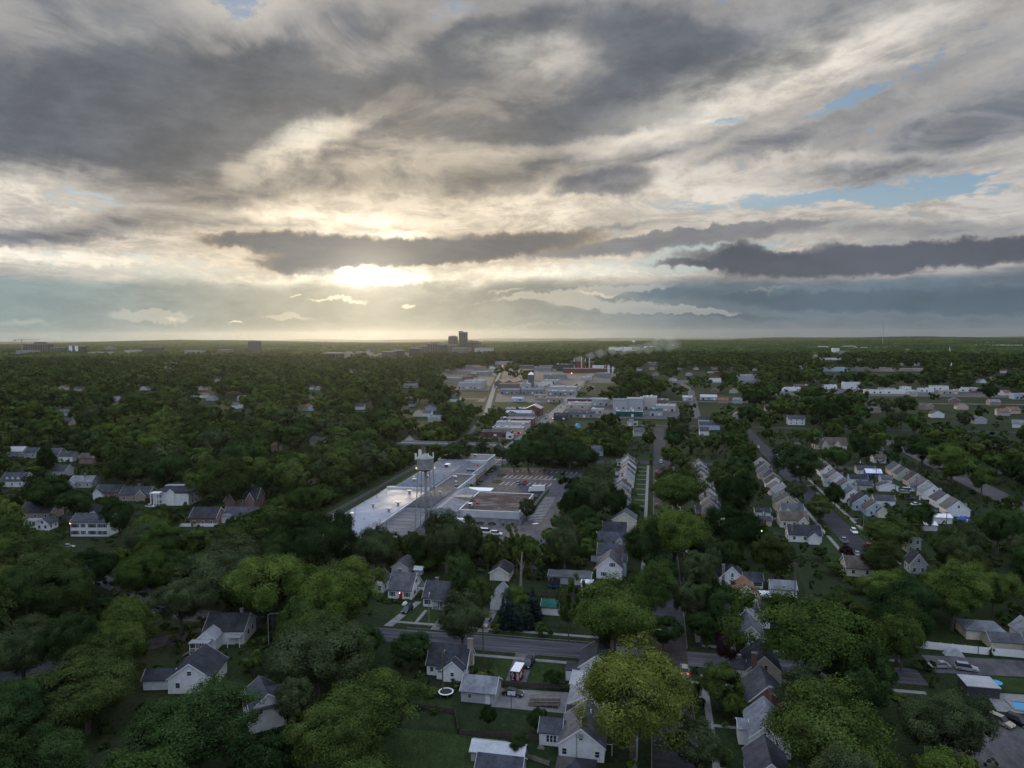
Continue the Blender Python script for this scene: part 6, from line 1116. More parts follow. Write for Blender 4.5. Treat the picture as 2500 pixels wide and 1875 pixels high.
rp = empty('wheelchair_ramp', frame(-22.6, 146.4), 'wooden wheelchair ramp with railings leading to the white house', 'ramp')
b = MB(); b.extrude([(-3.6, .1), (3.0, .75), (3.0, .6), (-3.6, .0)], 0, 1.3, 'y', 'wood'); b.extrude([(-3.6, .1), (3.0, .75), (3.0, .6), (-3.6, .0)], 1.7, 3.0, 'y', 'wood'); b.build('deck', rp)
for y in (0, 1.35, 1.65, 3.0):
    b = MB(); b.extrude([(-3.6, .95), (3.0, 1.6), (3.0, 1.72), (-3.6, 1.07)], y - .05, y + .05, 'y', 'wood_pale'); [b.box(-3.5 + k * 1.3, -3.4 + k * 1.3, y - .05, y + .05, 0, 1.0 + k * .125, 'wood_pale') for k in range(6)]; b.build('railing', rp)
def fence(pts, h, label, m='trim', group=None):
    r_ = empty('fence', Matrix.Identity(4), label, 'fence', group); b = MB()
    for p, q in zip(pts, pts[1:]):
        P, Q = S(*p), S(*q); d = (Q - P).normalized(); nn = Vector((-d.y, d.x, 0)) * .03
        b.add([P - nn + Vector((0, 0, z)) for z in (.05, h)] + [Q - nn + Vector((0, 0, z)) for z in (h, .05)] + [P + nn + Vector((0, 0, z)) for z in (.05, h)] + [Q + nn + Vector((0, 0, z)) for z in (h, .05)], [(0, 1, 2, 3), (7, 6, 5, 4), (1, 5, 6, 2), (0, 3, 7, 4)], m)
    b.build('panel', r_); k = 0
    for p, q in zip(pts, pts[1:]):
        P, Q = S(*p), S(*q); n_ = max(1, int((Q - P).length / 2.4)); b = MB()
        for i in range(n_ + 1): c = P.lerp(Q, i / n_); b.box(c.x - .07, c.x + .07, c.y - .07, c.y + .07, 0, h + .15, m)
        b.build('post', r_)
fence([(66, 193.2), (80, 192.2), (93, 191.6)], 1.9, 'long white panel fence behind the gravel yard at right'); fence([(-40, 154.2), (-17, 155.2)], 1.1, 'low dark fence between the lawns and the concrete drive', 'wood'); fence([(-62, 142), (-41, 140.5), (-38, 133), (-17, 134.2)], 1.1, 'wire fence round the overgrown back yard', 'wood')
fence([(-34, 212), (-21, 213)], 1.6, 'dark board fence behind the green roofed shed', 'wood'); fence([(-40, 240), (-20, 243)], 1.7, 'grey board fence behind the covered pool', 'wood'); fence([(28, 221), (38, 222)], 1.7, 'dark fence behind the orange roofed house', 'wood'); fence([(-200, 262), (-178, 266)], 1.4, 'white picket fence before the low grey house'); fence([(-55.2, 290), (-53.8, 362)], 1.8, 'chain fence along the edge of the car park', 'steel')
fence([(27.5, 146), (36, 146)], 1.8, 'white fence beside the brick house'); fence([(-18.6, 126), (-24.5, 128.2), (-24.5, 133)], .9, 'pale wooden rail beside the vine-covered shed', 'wood_pale')
um = empty('parasol', frame(75.6, 172.4), 'blue parasol beside the bright blue pool', 'parasol'); b = MB(); b.lathe([(1.3, 2.1), (.6, 2.4), (0, 2.6)], 16, 'tarp_cyan'); b.build('canopy', um); b = MB(); b.tube((0, 0, 0), (0, 0, 2.5), .04, n=6, mat='steel'); b.build('pole', um)
def tarp(s, t, ws, lt, h, m, label, name='tarpaulin'):
    rg = random.Random(int(s * 7)); b = MB(); n = 7; vs = []; fs = []
    for j in range(n):
        for i in range(n):
            u, v = i / (n - 1), j / (n - 1); z = h * min(1, 3.2 * min(u, 1 - u, v, 1 - v) + .02) * rg.uniform(.7, 1.05); vs.append(((u - .5) * ws, v * lt, max(.02, z)))
    for j in range(n - 1): fs += [(j * n + i, j * n + i + 1, (j + 1) * n + i + 1, (j + 1) * n + i) for i in range(n - 1)]
    b.add(vs, fs, m); o = b.build(name, M=frame(s, t)); tag(o, label, name.replace('_', ' ')); PROTECT.append((s, t, ws / 2, lt, h, 1)); return o
tarp(73.9, 189.6, 4.6, 2.2, 1.7, 'steel', 'covered boat under a grey sheet by the white fence', 'covered_boat'); tarp(131.5, 333, 5, 3, 1.6, 'tarp_blue', 'blue tarpaulin heap beside the far right row'); tarp(-29.5, 402, 2.4, 2, 1.8, 'tarp_cyan', 'bright blue garden toy left of the car park row'); tarp(-25.6, 272, 3.2, 1.4, .8, 'tarp_cyan', 'small blue paddling pool left of the brick house')
tarp(-64, 690 - 88, 7, 5, 5, 'tarp_cyan', 'bright blue covered structure in the trees right of the main road'); tarp(-21.0, 131.0, 1.4, .7, .8, 'wood_pale', 'pale garden lounger on the lawn by the white gable', 'lounger')
for (s, t, lab, m) in ((-76.7, 132.5, 'white garden bench group beside the tall white house', 'trim'), (-88, 141, 'white pile of junk at the end of the grassy drive', 'trim'), (-85.2, 118, 'pale folded sunshade lying among the dark trees', 'wood_pale'), (-86, 186, 'small white shed corner between two dark trees', 'trim'), (-72.5, 196.4, 'white flower pots before the cream bungalow', 'trim')):
    tarp(s, t, 1.8, 1.2, 1.1, m, lab, 'garden_furniture')
dk = empty('goal_frame', frame(-7.6, 131.5), 'white swing frame beside the white gabled house', 'swing frame'); b = MB(); b.tube((-1, 0, 0), (-1, 0, 2.2), .05, n=6, mat='trim'); b.tube((.3, 0, 0), (.3, 0, 2.2), .05, n=6, mat='trim'); b.tube((-1, 0, 2.2), (.3, 0, 2.2), .05, n=6, mat='trim'); b.build('frame', dk)

# ------------------------------------------------------------------ trees
def foliage(name, cols, rand=0.3):
    def b(n, p, o):
        tc = n.node('ShaderNodeTexCoord').outputs['Object']; rnd = n.node('ShaderNodeObjectInfo').outputs['Random']
        c = n.ramp(rnd, [(i / max(1, len(cols) - 1), q) for i, q in enumerate(cols)])
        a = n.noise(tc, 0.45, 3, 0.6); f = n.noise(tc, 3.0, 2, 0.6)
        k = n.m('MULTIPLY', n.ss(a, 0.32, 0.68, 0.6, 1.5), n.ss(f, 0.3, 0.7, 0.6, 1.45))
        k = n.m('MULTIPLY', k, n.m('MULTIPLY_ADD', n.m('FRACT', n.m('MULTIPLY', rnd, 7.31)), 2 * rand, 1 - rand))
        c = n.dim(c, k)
        n.n.remove(p); df = n.node('ShaderNodeBsdfDiffuse', {'Color': c}); tl = n.node('ShaderNodeBsdfTranslucent', {'Color': c})
        n.put(o.inputs[0], n.node('ShaderNodeMixShader', {0: 0.07, 1: df.outputs[0], 2: tl.outputs[0]}).outputs[0])
    return mat(name, b)
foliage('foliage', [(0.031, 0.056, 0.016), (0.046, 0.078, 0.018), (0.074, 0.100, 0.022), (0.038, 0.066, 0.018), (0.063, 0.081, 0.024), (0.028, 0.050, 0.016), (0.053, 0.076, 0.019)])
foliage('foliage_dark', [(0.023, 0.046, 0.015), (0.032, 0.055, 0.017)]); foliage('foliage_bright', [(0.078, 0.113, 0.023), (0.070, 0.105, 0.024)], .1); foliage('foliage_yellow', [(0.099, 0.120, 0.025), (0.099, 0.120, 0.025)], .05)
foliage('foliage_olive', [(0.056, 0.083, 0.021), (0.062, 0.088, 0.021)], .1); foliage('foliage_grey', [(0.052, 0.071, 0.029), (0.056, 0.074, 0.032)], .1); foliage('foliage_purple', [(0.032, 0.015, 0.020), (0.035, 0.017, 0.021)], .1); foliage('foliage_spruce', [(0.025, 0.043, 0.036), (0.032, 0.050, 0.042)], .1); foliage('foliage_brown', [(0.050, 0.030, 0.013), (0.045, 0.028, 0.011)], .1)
def blob_core(cs, rs, k=0.8, sub=1):
    vs, fs = [], []
    for c, r in zip(cs, rs):
        bm = bmesh.new(); bmesh.ops.create_icosphere(bm, subdivisions=sub, radius=r * k); b0 = len(vs)
        for v in bm.verts: vs.append(tuple(np.array(v.co) + c))
        for f in bm.faces: fs.append([b0 + v.index for v in f.verts])
        bm.free()
    return vs, fs
def crown_mesh(name, seed, nclump, nleaf, size, rad=5.6, zc=7.6, hz=5.6, kind='round', core=0.8):
    """a crown of leaf-sized faces gathered in clumps; trunk base at the origin"""
    rs = np.random.RandomState(seed); cs, cr = [], []
    lob = rs.normal(size=(6, 3)); lob[:, 2] = np.abs(lob[:, 2]) * .6; lob /= np.linalg.norm(lob, axis=1)[:, None]; la = rs.uniform(.14, .52, 6) * (1.5 if core < .4 else 1)
    for i in range(nclump):
        if kind == 'spruce':
            z = rs.uniform(0, 1) ** 1.3; a = rs.uniform(0, 2 * math.pi); r = rad * (1 - z) * rs.uniform(.45, .85); cs.append((r * math.cos(a), r * math.sin(a), 1.2 + z * (hz * 2 - 1.2))); cr.append(0.28 * rad * (1.15 - z) + .25); continue
        d = rs.normal(size=3); d /= np.linalg.norm(d); d[2] = abs(d[2]) * 1.0 if rs.rand() < .8 else -abs(d[2]) * .8
        q = rs.uniform(.40, .80) ** .8 * (.80 + sum(la * np.clip(lob @ d - .55, 0, 1) / .45)); sp = 1.15 if kind == 'sparse' else 1.0
        cs.append((d[0] * rad * q * sp, d[1] * rad * q * sp, zc + d[2] * hz * q)); cr.append(rad * rs.uniform(.13, .29) * (.75 if kind == 'sparse' else 1))
    cs, cr = np.array(cs), np.array(cr); w = cr ** 2; pick = rs.choice(nclump, nleaf, p=w / w.sum())
    d = rs.normal(size=(nleaf, 3)); d /= np.linalg.norm(d, axis=1)[:, None]
    oc = cs - np.array([0, 0, zc - hz * .15]); oc /= np.linalg.norm(oc, axis=1)[:, None] + 1e-6
    dt = (d * oc[pick]).sum(1); d = np.where((dt < -.15)[:, None], d - 2 * dt[:, None] * oc[pick], d)     # leaves sit on the outer side of their clump
    ctr = cs[pick] + d * (cr[pick] * rs.uniform(.60, 1.22, nleaf))[:, None]
    nrm = d * .52 + oc[pick] * .58 + rs.normal(size=(nleaf, 3)) * .28; nrm /= np.linalg.norm(nrm, axis=1)[:, None]
    t1 = np.cross(nrm, rs.normal(size=(nleaf, 3))); t1 /= np.linalg.norm(t1, axis=1)[:, None]; t2 = np.cross(nrm, t1)
    sz = (size * rs.uniform(.55, 1.25, nleaf))[:, None]; t1 *= sz; t2 *= sz * .75
    V = np.stack([ctr - t1, ctr - t2 * .9, ctr + t1, ctr + t2], 1).reshape(-1, 3); F = np.arange(nleaf * 4).reshape(-1, 4)
    vs, fs = blob_core(cs, cr, core, 1) if core else ([], [])
    n0 = len(V); allv = np.vstack([V, np.array(vs)]) if vs else V
    me = bpy.data.meshes.new(name); me.from_pydata(allv.tolist(), [], F.tolist() + [[n0 + i for i in f] for f in fs]); me.materials.append(MATS['foliage']); return me
def trunk_mesh(name, seed, h=6.0, r=.32, limbs=5, spread=3.0, top=9.0):
    rg = random.Random(seed); b = MB(); b.tube((0, 0, -.3), (rg.uniform(-.2, .2), rg.uniform(-.2, .2), h), r * 1.15, r * .62, 9, 'bark')
    for i in range(limbs):
        a = i / limbs * 6.28 + rg.uniform(-.4, .4); z0 = h * rg.uniform(.5, .95); q = (spread * math.cos(a) * .5, spread * math.sin(a) * .5, z0 + (top - z0) * .5); e = (spread * math.cos(a), spread * math.sin(a), top + rg.uniform(-1, 1.5))
        b.tube((0, 0, z0), q, r * .5, r * .3, 6, 'bark'); b.tube(q, e, r * .3, r * .1, 6, 'bark')
    me = bpy.data.meshes.new(name); me.from_pydata([tuple(v) for v in b.v], [], b.f); me.materials.append(MATS['bark']); return me
NEARC = [crown_mesh('crown_near', 10 + i, 88, 17000, .20, rad=5.6, hz=5.6 + (i % 3) * .5, core=.5) for i in range(6)]
OPENC = [crown_mesh('crown_open', 35 + i, 130, 36000, .115, rad=5.2, hz=6.2, core=.35) for i in range(2)]
BIGC = [crown_mesh('crown_large', 120 + i, 130, 42000, .118, rad=5.3, hz=5.5 + (i % 2) * .5, core=.45) for i in range(4)]
SPARSE = [crown_mesh('crown_sparse', 40 + i, 70, 7500, .30, kind='sparse', core=.35) for i in range(2)]
SPRUCE = [crown_mesh('crown_spruce', 50 + i, 120, 6500, .26, rad=2.6, hz=5.6, kind='spruce', core=.7) for i in range(2)]
MIDC = [crown_mesh('crown_mid', 60 + i, 44, 5200, .36, hz=5.4 + (i % 3) * .6, core=.7) for i in range(5)]
FARC = [crown_mesh('crown_far', 80 + i, 18, 1100, .62, hz=5.2 + (i % 2), core=.8) for i in range(4)]
TRK = [trunk_mesh('trunk', i) for i in range(3)]; TRKS = trunk_mesh('trunk_straight', 9, 10, .2, 0)
# what must stay in sight: a depth picture of houses, cars, lots and streets
MW, MH = 625, 469
MASK = np.zeros((MH, MW), np.float32)
def guard(s, t, hw, lt, h, k=1.0):
    pts = [proj(*S(s + a * hw, t + c * lt)[:2], z) for a in (-1, 1) for c in (0, 1) for z in (0.0, h)]
    if min(p[2] for p in pts) < 20: return
    xs = [p[0] for p in pts]; ys = [p[1] for p in pts]; d = min(p[2] for p in pts)
    cx, cy = (min(xs) + max(xs)) / 2, (min(ys) + max(ys)) / 2; rx, ry = (max(xs) - min(xs)) / 2 * .86 * k, (max(ys) - min(ys)) / 2 * .74 * k
    cy -= ry * .12
    x0, x1, y0, y1 = int((cx - rx) / 4), int((cx + rx) / 4) + 1, int((cy - ry) / 4), int((cy + ry) / 4) + 1
    x0, y0 = max(0, x0), max(0, y0)
    if x1 > x0 and y1 > y0: a = MASK[y0:y1, x0:x1]; np.maximum(a, d, out=a)
GROUND_VIEWS = [(-121, 264, 10, 72, 4), (-116, 340, 11, 90, 5), (-101, 340, 6, 90, 4), (-71, 303, 13, 34, 2.8), (-45, 172, 27, 8, .2), (-66, 172, 6, 8, .2), (-28, 156, 10, 12, .2), (-25, 145, 9, 9, .2), (-38, 157, 6, 10, .2), (-30, 111, 14, 16, .2), (-30, 134, 16, 9, .2), (-28, 186, 9, 11, .2), (-66, 183, 8, 12, .2), (6.5, 158, 2.4, 14, .2), (6, 214, 2.2, 22, .2), (4.5, 425, 3, 28, .2), (13, 156, 3, 12, .2), (16, 128, 3, 18, .2),
    (-66, 330, 24, 82, .2), (-50, 300, 8, 40, .2), (-64, 270, 22, 18, .2), (-94, 330, 4, 100, .2), (-98, 440, 5, 30, .2), (-99.5, 470, 5, 160, .2), (-99.5, 640, 6, 160, .2), (-100, 800, 6, 130, .2), (-143, 285, 4, 135, .2), (-6, 330, 4, 70, .2),
    (76, 268, 6, 50, .2), (88, 270, 4, 50, .2), (64, 264, 4, 26, .2), (77, 360, 3, 16, .2), (165, 380, 5, 40, .2), (168, 500, 8, 90, .2), (152, 400, 5, 60, .2), (76, 174, 9, 18, .2), (78, 194, 10, 8, .2), (80, 164, 6, 8, .2), (71, 146, 9, 14, .2), (-92, 150, 7, 6, .2), (-97, 140, 5, 4, .2),
    (-106, 860, 9, 300, .2), (-125, 1150, 12, 900, .2), (50, 900, 6, 330, .2), (-186, 770, 7, 50, .2), (-198, 820, 8, 60, .2), (-210, 880, 8, 60, .2), (-222, 940, 8, 60, .2), (-234, 1000, 8, 70, .2), (-250, 1080, 8, 90, .2), (-270, 1170, 9, 120, .2), (-190, 1090, 30, 60, .2), (-226, 232, 6, 8, .2), (-212, 224, 8, 8, .2)]
for q in PROTECT: guard(*q)
for (s, t, hw, lt, h) in GROUND_VIEWS: guard(s, t, hw, lt, h)
ST0, TT0 = -700, 60
OCC = np.zeros((1260, 1400), bool)          # one-metre footprint raster, [t, s]
def occ(s0, s1, t0, t1): OCC[max(0, int(t0 - TT0)):max(0, int(t1 - TT0)), max(0, int(s0 - ST0)):max(0, int(s1 - ST0))] = True
for q in FOOT: occ(*q)
for q in ((-1, 10, 20, 640), (-75, 62, 170, 182), (71, 81, 262, 640), (158, 174, 190, 640), (-107, -93, 425, 1100), (-136, -94, 238, 436), (-92, -38, 264, 422), (-147, -139, 100, 450), (-210, 300, 446, 467), (-36, -14, 143, 170), (-5, 0, 180, 440), (66, 92, 140, 191), (-400, 500, 866, 884), (36, 56, 700, 1300), (-8, 0, 320, 440), (-62, -20, 106, 134),
          (230, 242, 150, 700), (-75, -42, 182, 196), (60, 68, 262, 292), (-110, -92, 540, 860), (-185, -165, 1080, 1140)): occ(*q)
for (s, t) in RL:
    if t < 1300: occ(s - (3 if 440 < t < 720 else 7), s + (3 if 440 < t < 720 else 7), t - 25, t + 25)
def blocked(s, t):
    i, j = int(t - TT0), int(s - ST0); return 0 <= i < OCC.shape[0] and 0 <= j < OCC.shape[1] and OCC[i, j]
def prj_np(x, y, z):
    r_, u_, f_ = np.array(_r), np.array(_u), np.array(_f); dz = z - CAMZ; w = x * f_[0] + y * f_[1] + dz * f_[2]
    return 1250 + F_PX * (x * r_[0] + y * r_[1] + dz * r_[2]) / w, 937.5 - F_PX * (x * u_[0] + y * u_[1] + dz * u_[2]) / w, w
TREES = []   # (x, y, radius, height, crown mesh or None, material, adjective, hero)
HERO = [(1108, 1074, 1138, 78, 'dark'), (1181, 1076, 1113, 34, 'dark'), (1060, 1082, 1140, 44, ''), (667, 1325, 1530, 200, 'bright'), (838, 1352, 1560, 195, 'bright'), (305, 1485, 1660, 160, 'olive'), (215, 1610, 1790, 220, ''), (775, 1495, 1700, 240, 'grey'), (905, 1630, 1860, 240, 'olive'), (480, 1690, 1900, 270, 'dark'), (1128, 1438, 1598, 122, 'grey'), (1003, 1543, 1632, 100, 'dark'), (1500, 1400, 1620, 200, 'bright'),
    (1590, 1375, 1530, 110, ''), (1545, 1560, 1850, 262, 'yellow'), (1993, 1428, 1700, 290, ''), (2030, 1657, 1960, 300, 'olive'), (2200, 1475, 1640, 125, ''), (2290, 1660, 1900, 190, 'grey'), (1778, 1524, 1640, 76, 'purple'), (1752, 1612, 1730, 100, 'olive'), (2325, 1375, 1540, 150, 'bright'), (2170, 1388, 1510, 130, 'bright'), (2320, 1835, 1990, 150, 'bright'),
    (1645, 1220, 1400, 165, 'bright'), (1580, 1272, 1410, 105, ''), (1795, 1226, 1370, 135, ''), (1650, 1135, 1265, 138, ''), (1800, 1140, 1285, 90, 'dark'), (1455, 1145, 1280, 100, 'grey'), (1400, 1180, 1290, 62, 'dark'), (1500, 1180, 1285, 62, 'dark'), (1418, 1228, 1312, 70, ''), (1378, 1268, 1400, 88, 'grey'), (1785, 1300, 1420, 56, ''), (1735, 1338, 1430, 52, 'grey'),
    (1690, 1405, 1540, 84, 'grey'), (1762, 1412, 1560, 90, 'dark'), (1090, 1240, 1400, 108, 'grey'), (1146, 1258, 1395, 74, ''), (918, 1275, 1415, 106, 'grey'), (835, 1246, 1410, 74, 'dark'), (765, 1242, 1430, 150, 'dark'), (1123, 1338, 1445, 58, ''), (1192, 1290, 1402, 46, 'sparse'), (1262, 1285, 1408, 56, 'sparse'), (1300, 1300, 1410, 62, 'sparse'), (1287, 1216, 1272, 42, ''),
    (1290, 1062, 1152, 84, 'dark'), (1392, 1062, 1150, 78, 'dark'), (1345, 1032, 1125, 86, 'dark'), (1255, 1085, 1152, 56, 'dark'), (1425, 1088, 1152, 56, 'dark'), (1330, 1085, 1152, 66, 'dark'), (1244, 1426, 1536, 36, 'spruce'), (1229, 1452, 1536, 32, 'spruce'), (1301, 1424, 1514, 46, 'spruce'), (1289, 1471, 1534, 36, 'spruce'), (1262, 1466, 1540, 36, 'spruce'),
    (1125, 1388, 1485, 58, ''), (1178, 1395, 1515, 58, 'olive'), (1388, 1405, 1565, 56, 'sparse'), (1384, 1470, 1532, 34, 'dark'), (1353, 1634, 1676, 48, 'dark'), (892, 1508, 1625, 88, 'dark'), (720, 1652, 1800, 96, 'grey'), (822, 1692, 1940, 220, 'olive'), (500, 1137, 1235, 78, 'bright'), (570, 1113, 1245, 108, ''), (330, 1090, 1205, 116, 'dark'), (412, 1096, 1208, 96, 'dark'),
    (115, 1090, 1165, 50, 'dark'), (110, 1150, 1265, 108, 'dark'), (190, 1190, 1275, 80, 'dark'), (292, 1207, 1325, 70, 'dark'), (350, 1262, 1375, 100, ''), (560, 1308, 1475, 210, ''), (100, 1318, 1465, 190, ''), (235, 1335, 1445, 105, 'dark'), (2068, 1328, 1372, 34, 'purple'), (2000, 1212, 1277, 60, ''), (2038, 1175, 1250, 46, ''), (1942, 1167, 1228, 56, 'grey'),
    (2165, 1258, 1352, 118, 'olive'), (2238, 1226, 1305, 66, 'dark'), (2150, 1320, 1425, 92, ''), (2372, 1330, 1442, 98, ''), (2435, 1228, 1352, 98, 'dark'), (2250, 1052, 1142, 106, 'dark'), (2322, 1086, 1184, 116, 'bright'), (2112, 1057, 1137, 60, 'dark'), (2045, 1086, 1152, 66, ''), (1955, 1086, 1188, 106, 'dark'), (2165, 1386, 1490, 92, 'bright'), (1680, 1655, 1730, 60, 'dark'), (1700, 1760, 1900, 130, 'grey'),
    (60, 1500, 1680, 170, ''), (40, 1660, 1850, 170, 'dark'), (622, 1575, 1650, 70, 'sparse'), (1195, 1720, 1780, 40, 'dark'), (1310, 1725, 1790, 50, 'dark'), (1265, 1790, 1850, 56, 'dark'), (655, 1790, 1960, 150, 'dark'), (130, 1760, 1960, 190, ''), (1480, 1475, 1600, 60, 'dark'), (1618, 1500, 1590, 84, 'dark'), (1712, 1480, 1570, 84, 'dark'), (1700, 1345, 1465, 84, ''), (1622, 1345, 1440, 76, 'dark'), (1610, 1690, 1800, 70, 'dark'), (2060, 1540, 1720, 120, 'dark'), (2130, 1590, 1720, 90, '')]
MNAME = dict(bright='foliage_bright', olive='foliage_olive', grey='foliage_grey', dark='foliage_dark', yellow='foliage_yellow', purple='foliage_purple', spruce='foliage_spruce', sparse='foliage_olive', brown='foliage_brown'); MNAME[''] = 'foliage'
ADJ = dict(bright='bright green rounded tree', olive='olive green broad tree', grey='grey green leafy tree', dark='dark green dense tree', yellow='yellow green open crowned tree', purple='purple leaved small tree', spruce='blue green spruce', sparse='thin leaved spindly tree', brown='brownish autumn tinted tree'); ADJ[''] = 'mid green broadleaf tree'
for (cx, ty, by, w, k) in HERO:
    p = G(cx, by); px, py, d = proj(p.x, p.y, 0); h = (by - ty) * d / F_PX * 0.93; r = w * d / F_PX / 2
    TREES.append([p.x, p.y, r, h, k, True])
# the canopy everywhere else
rs = np.random.RandomState(5)
def scatter(t_lo, t_hi, step):
    xs = []
    m = int(t_hi / step) + 2; i, j = np.meshgrid(np.arange(-m, m), np.arange(0, m)); n_ = i.size
    x = (i.ravel() + rs.uniform(-.42, .42, n_)) * step; y = (j.ravel() + rs.uniform(-.42, .42, n_)) * step; d = np.hypot(x, y)
    ok = (d >= t_lo) & (d < t_hi) & (np.abs(x) < y * .80 + 30) & (y > 40); x, y = x[ok], y[ok]
    return x, y
fillT = []
for lo, hi, step, rr in ((95, 330, 6.0, (3.2, 8.0)), (330, 700, 7.0, (3.6, 11.0)), (700, 1300, 8.6, (4.6, 13.0)), (1300, 2600, 11.0, (6.0, 14.5))):
    x, y = scatter(lo, hi, step); n_ = len(x); r = rs.uniform(rr[0], rr[1], n_); h = np.minimum(r * rs.uniform(1.35, 1.9, n_) + rs.uniform(2, 7, n_), 25); u1 = rs.rand(n_)
    s = x * ER.x + y * ER.y; t = x * EF.x + y * EF.y
    px, pt, dd = prj_np(x, y, h); _, pb, _ = prj_np(x, y, h * .22); rp = r * F_PX / dd
    # big crowns claim their room first, smaller ones fill what is left, so dark gaps stay between them
    cell = {}; keepk = np.zeros(n_, bool)
    for k in np.argsort(-r * rs.uniform(.55, 1, n_)):
        gx, gy = int(x[k] // 16), int(y[k] // 16); ok_ = True
        for ax_ in (gx - 1, gx, gx + 1):
            for ay_ in (gy - 1, gy, gy + 1):
                for (qx, qy, qr) in cell.get((ax_, ay_), ()):
                    if (qx - x[k]) ** 2 + (qy - y[k]) ** 2 < (.86 * (qr + r[k])) ** 2: ok_ = False; break
                if not ok_: break
            if not ok_: break
        if ok_: keepk[k] = True; cell.setdefault((gx, gy), []).append((x[k], y[k], r[k]))
    for k in np.nonzero(keepk)[0]:
        ss_, tt = s[k], t[k]
        if blocked(ss_, tt): continue
        # thin where the town stands open
        keep = 1.0
        if r[k] > 7.5 and -60 < ss_ < 240 and tt < 640: r[k] *= .72; h[k] *= .8
        if -60 < ss_ < 240 and 100 < tt < 640: keep = .8
        if -430 < ss_ < -40 and 900 < tt < 1750 and abs(ss_ + 100 + (tt - 900) * .22) < 190: keep = .42
        if -140 < ss_ < 30 and 480 < tt < 900: keep = .75
        if 150 < ss_ < 460 and 990 < tt < 1130: keep = .25
        if 120 < ss_ < 700 and 560 < tt < 980: keep = min(keep, .8)
        if u1[k] > keep: continue
        x0, x1, y0, y1 = int((px[k] - rp[k] * .9) / 4), int((px[k] + rp[k] * .9) / 4) + 1, int(pt[k] / 4), int(pb[k] / 4) + 1
        x0, y0 = max(x0, 0), max(y0, 0)
        if x1 <= 0 or x0 >= MW or y0 >= MH: 
            if dd[k] > 60 and abs(px[k] - 1250) < 1500 and pt[k] < 2100: fillT.append([x[k], y[k], r[k], h[k], '', False])
            continue
        a = MASK[y0:y1, x0:x1]
        if a.size and (a > dd[k] + 4).mean() > .05: 
            if dd[k] < 700 and rs.rand() < .5:      # a lower shrub or young tree may fit instead
                h2 = h[k] * .36; r2 = r[k] * .5; q1 = proj(x[k], y[k], h2); q0 = proj(x[k], y[k], 0)
                rr2 = r2 * F_PX / q1[2]; b_ = MASK[max(0, int(q1[1] / 4)):max(0, int(q0[1] / 4) + 1), max(0, int((q1[0] - rr2) / 4)):max(0, int((q1[0] + rr2) / 4) + 1)]
                if b_.size and (b_ > q1[2] + 2).mean() < .08: fillT.append([x[k], y[k], r2, h2, '', False])
            continue
        fillT.append([x[k], y[k], r[k], h[k], '', False])
# thickets: small trees packed close along the yard edge, the cutting and behind the houses
for (s0, s1, t0, t1, n_, r0, r1) in ((-104, -42, 238, 250, 60, 1.8, 3.4), (-100, -42, 250, 264, 60, 1.0, 1.9), (-165, -149, 190, 440, 260, 2.2, 4.4), (-137, -129.5, 240, 420, 110, 1.0, 1.8), (-160, -128, 440, 452, 30, 2, 3.6), (-92, -42, 226, 240, 30, 1.6, 3.0), (-40, -18, 236, 262, 24, 1.8, 3.4), (-44, -24, 262, 330, 40, 2, 4.5), (-160, -148, 470, 700, 110, 2.2, 4.2), (-185, -170, 560, 720, 60, 2.4, 4.5), (-70, -36, 428, 440, 30, 3, 5), (-90, -20, 455, 540, 120, 3, 6), (-150, -132, 600, 700, 40, 2.5, 4.5)):
    for _ in range(n_):
        ss_, tt = rs.uniform(s0, s1), rs.uniform(t0, t1); r_ = rs.uniform(r0, r1); p = S(ss_, tt)
        if not blocked(ss_, tt): fillT.append([p.x, p.y, r_, r_ * rs.uniform(1.7, 2.4), '', False])
# keep fill trees out of the hero crowns
hx = np.array([(q[0], q[1], q[2]) for q in TREES])
fillT = [q for q in fillT if q[1] > 0 and np.min(np.hypot(hx[:, 0] - q[0], hx[:, 1] - q[1]) - hx[:, 2] * .75) > 0 - (0 if math.hypot(q[0], q[1]) > 330 else -.5)]
# the heroes must not be covered either
HM = np.zeros((MH, MW), np.float32)
for (cx, ty, by, w, k), q in zip(HERO, TREES):
    d = proj(q[0], q[1], 0)[2]; x0, x1, y0, y1 = max(0, int((cx - w * .36) / 4)), int((cx + w * .36) / 4) + 1, max(0, int(ty / 4)), int((ty + (by - ty) * .55) / 4) + 1
    a = HM[y0:y1, x0:x1]; np.maximum(a, d, out=a)
def covers(q):
    px, py, d = proj(q[0], q[1], q[3]); _, pb, _ = proj(q[0], q[1], q[3] * .25); rp = q[2] * F_PX / d
    a = HM[max(0, int(py / 4)):max(0, int(pb / 4) + 1), max(0, int((px - rp * .8) / 4)):max(0, int((px + rp * .8) / 4) + 1)]
    return a.size and (a > d + 3).mean() > .25
fillT = [q for q in fillT if math.hypot(q[0], q[1]) > 600 or not covers(q)]
TREES += fillT
# how much of each tree shows: paint crowns from far to near into an index picture
order = sorted(range(len(TREES)), key=lambda i: -math.hypot(TREES[i][0], TREES[i][1])); IDX = -np.ones((MH, MW), int); yy, xx = np.mgrid[0:MH, 0:MW]
for i in order:
    x, y, r, h = TREES[i][:4]
    if math.hypot(x, y) > 1300: continue
    px, pt, d = proj(x, y, h); _, pb, _ = proj(x, y, h * .25); rp = r * F_PX / d / 4; cx, cy, ry = px / 4, (pt + pb) / 8, max(.6, (pb - pt) / 8)
    x0, x1, y0, y1 = max(0, int(cx - rp)), min(MW, int(cx + rp) + 2), max(0, int(cy - ry)), min(MH, int(cy + ry) + 2)
    if x1 <= x0 or y1 <= y0: continue
    g_ = ((xx[y0:y1, x0:x1] - cx) / max(rp, .6)) ** 2 + ((yy[y0:y1, x0:x1] - cy) / ry) ** 2 < 1; IDX[y0:y1, x0:x1][g_] = i
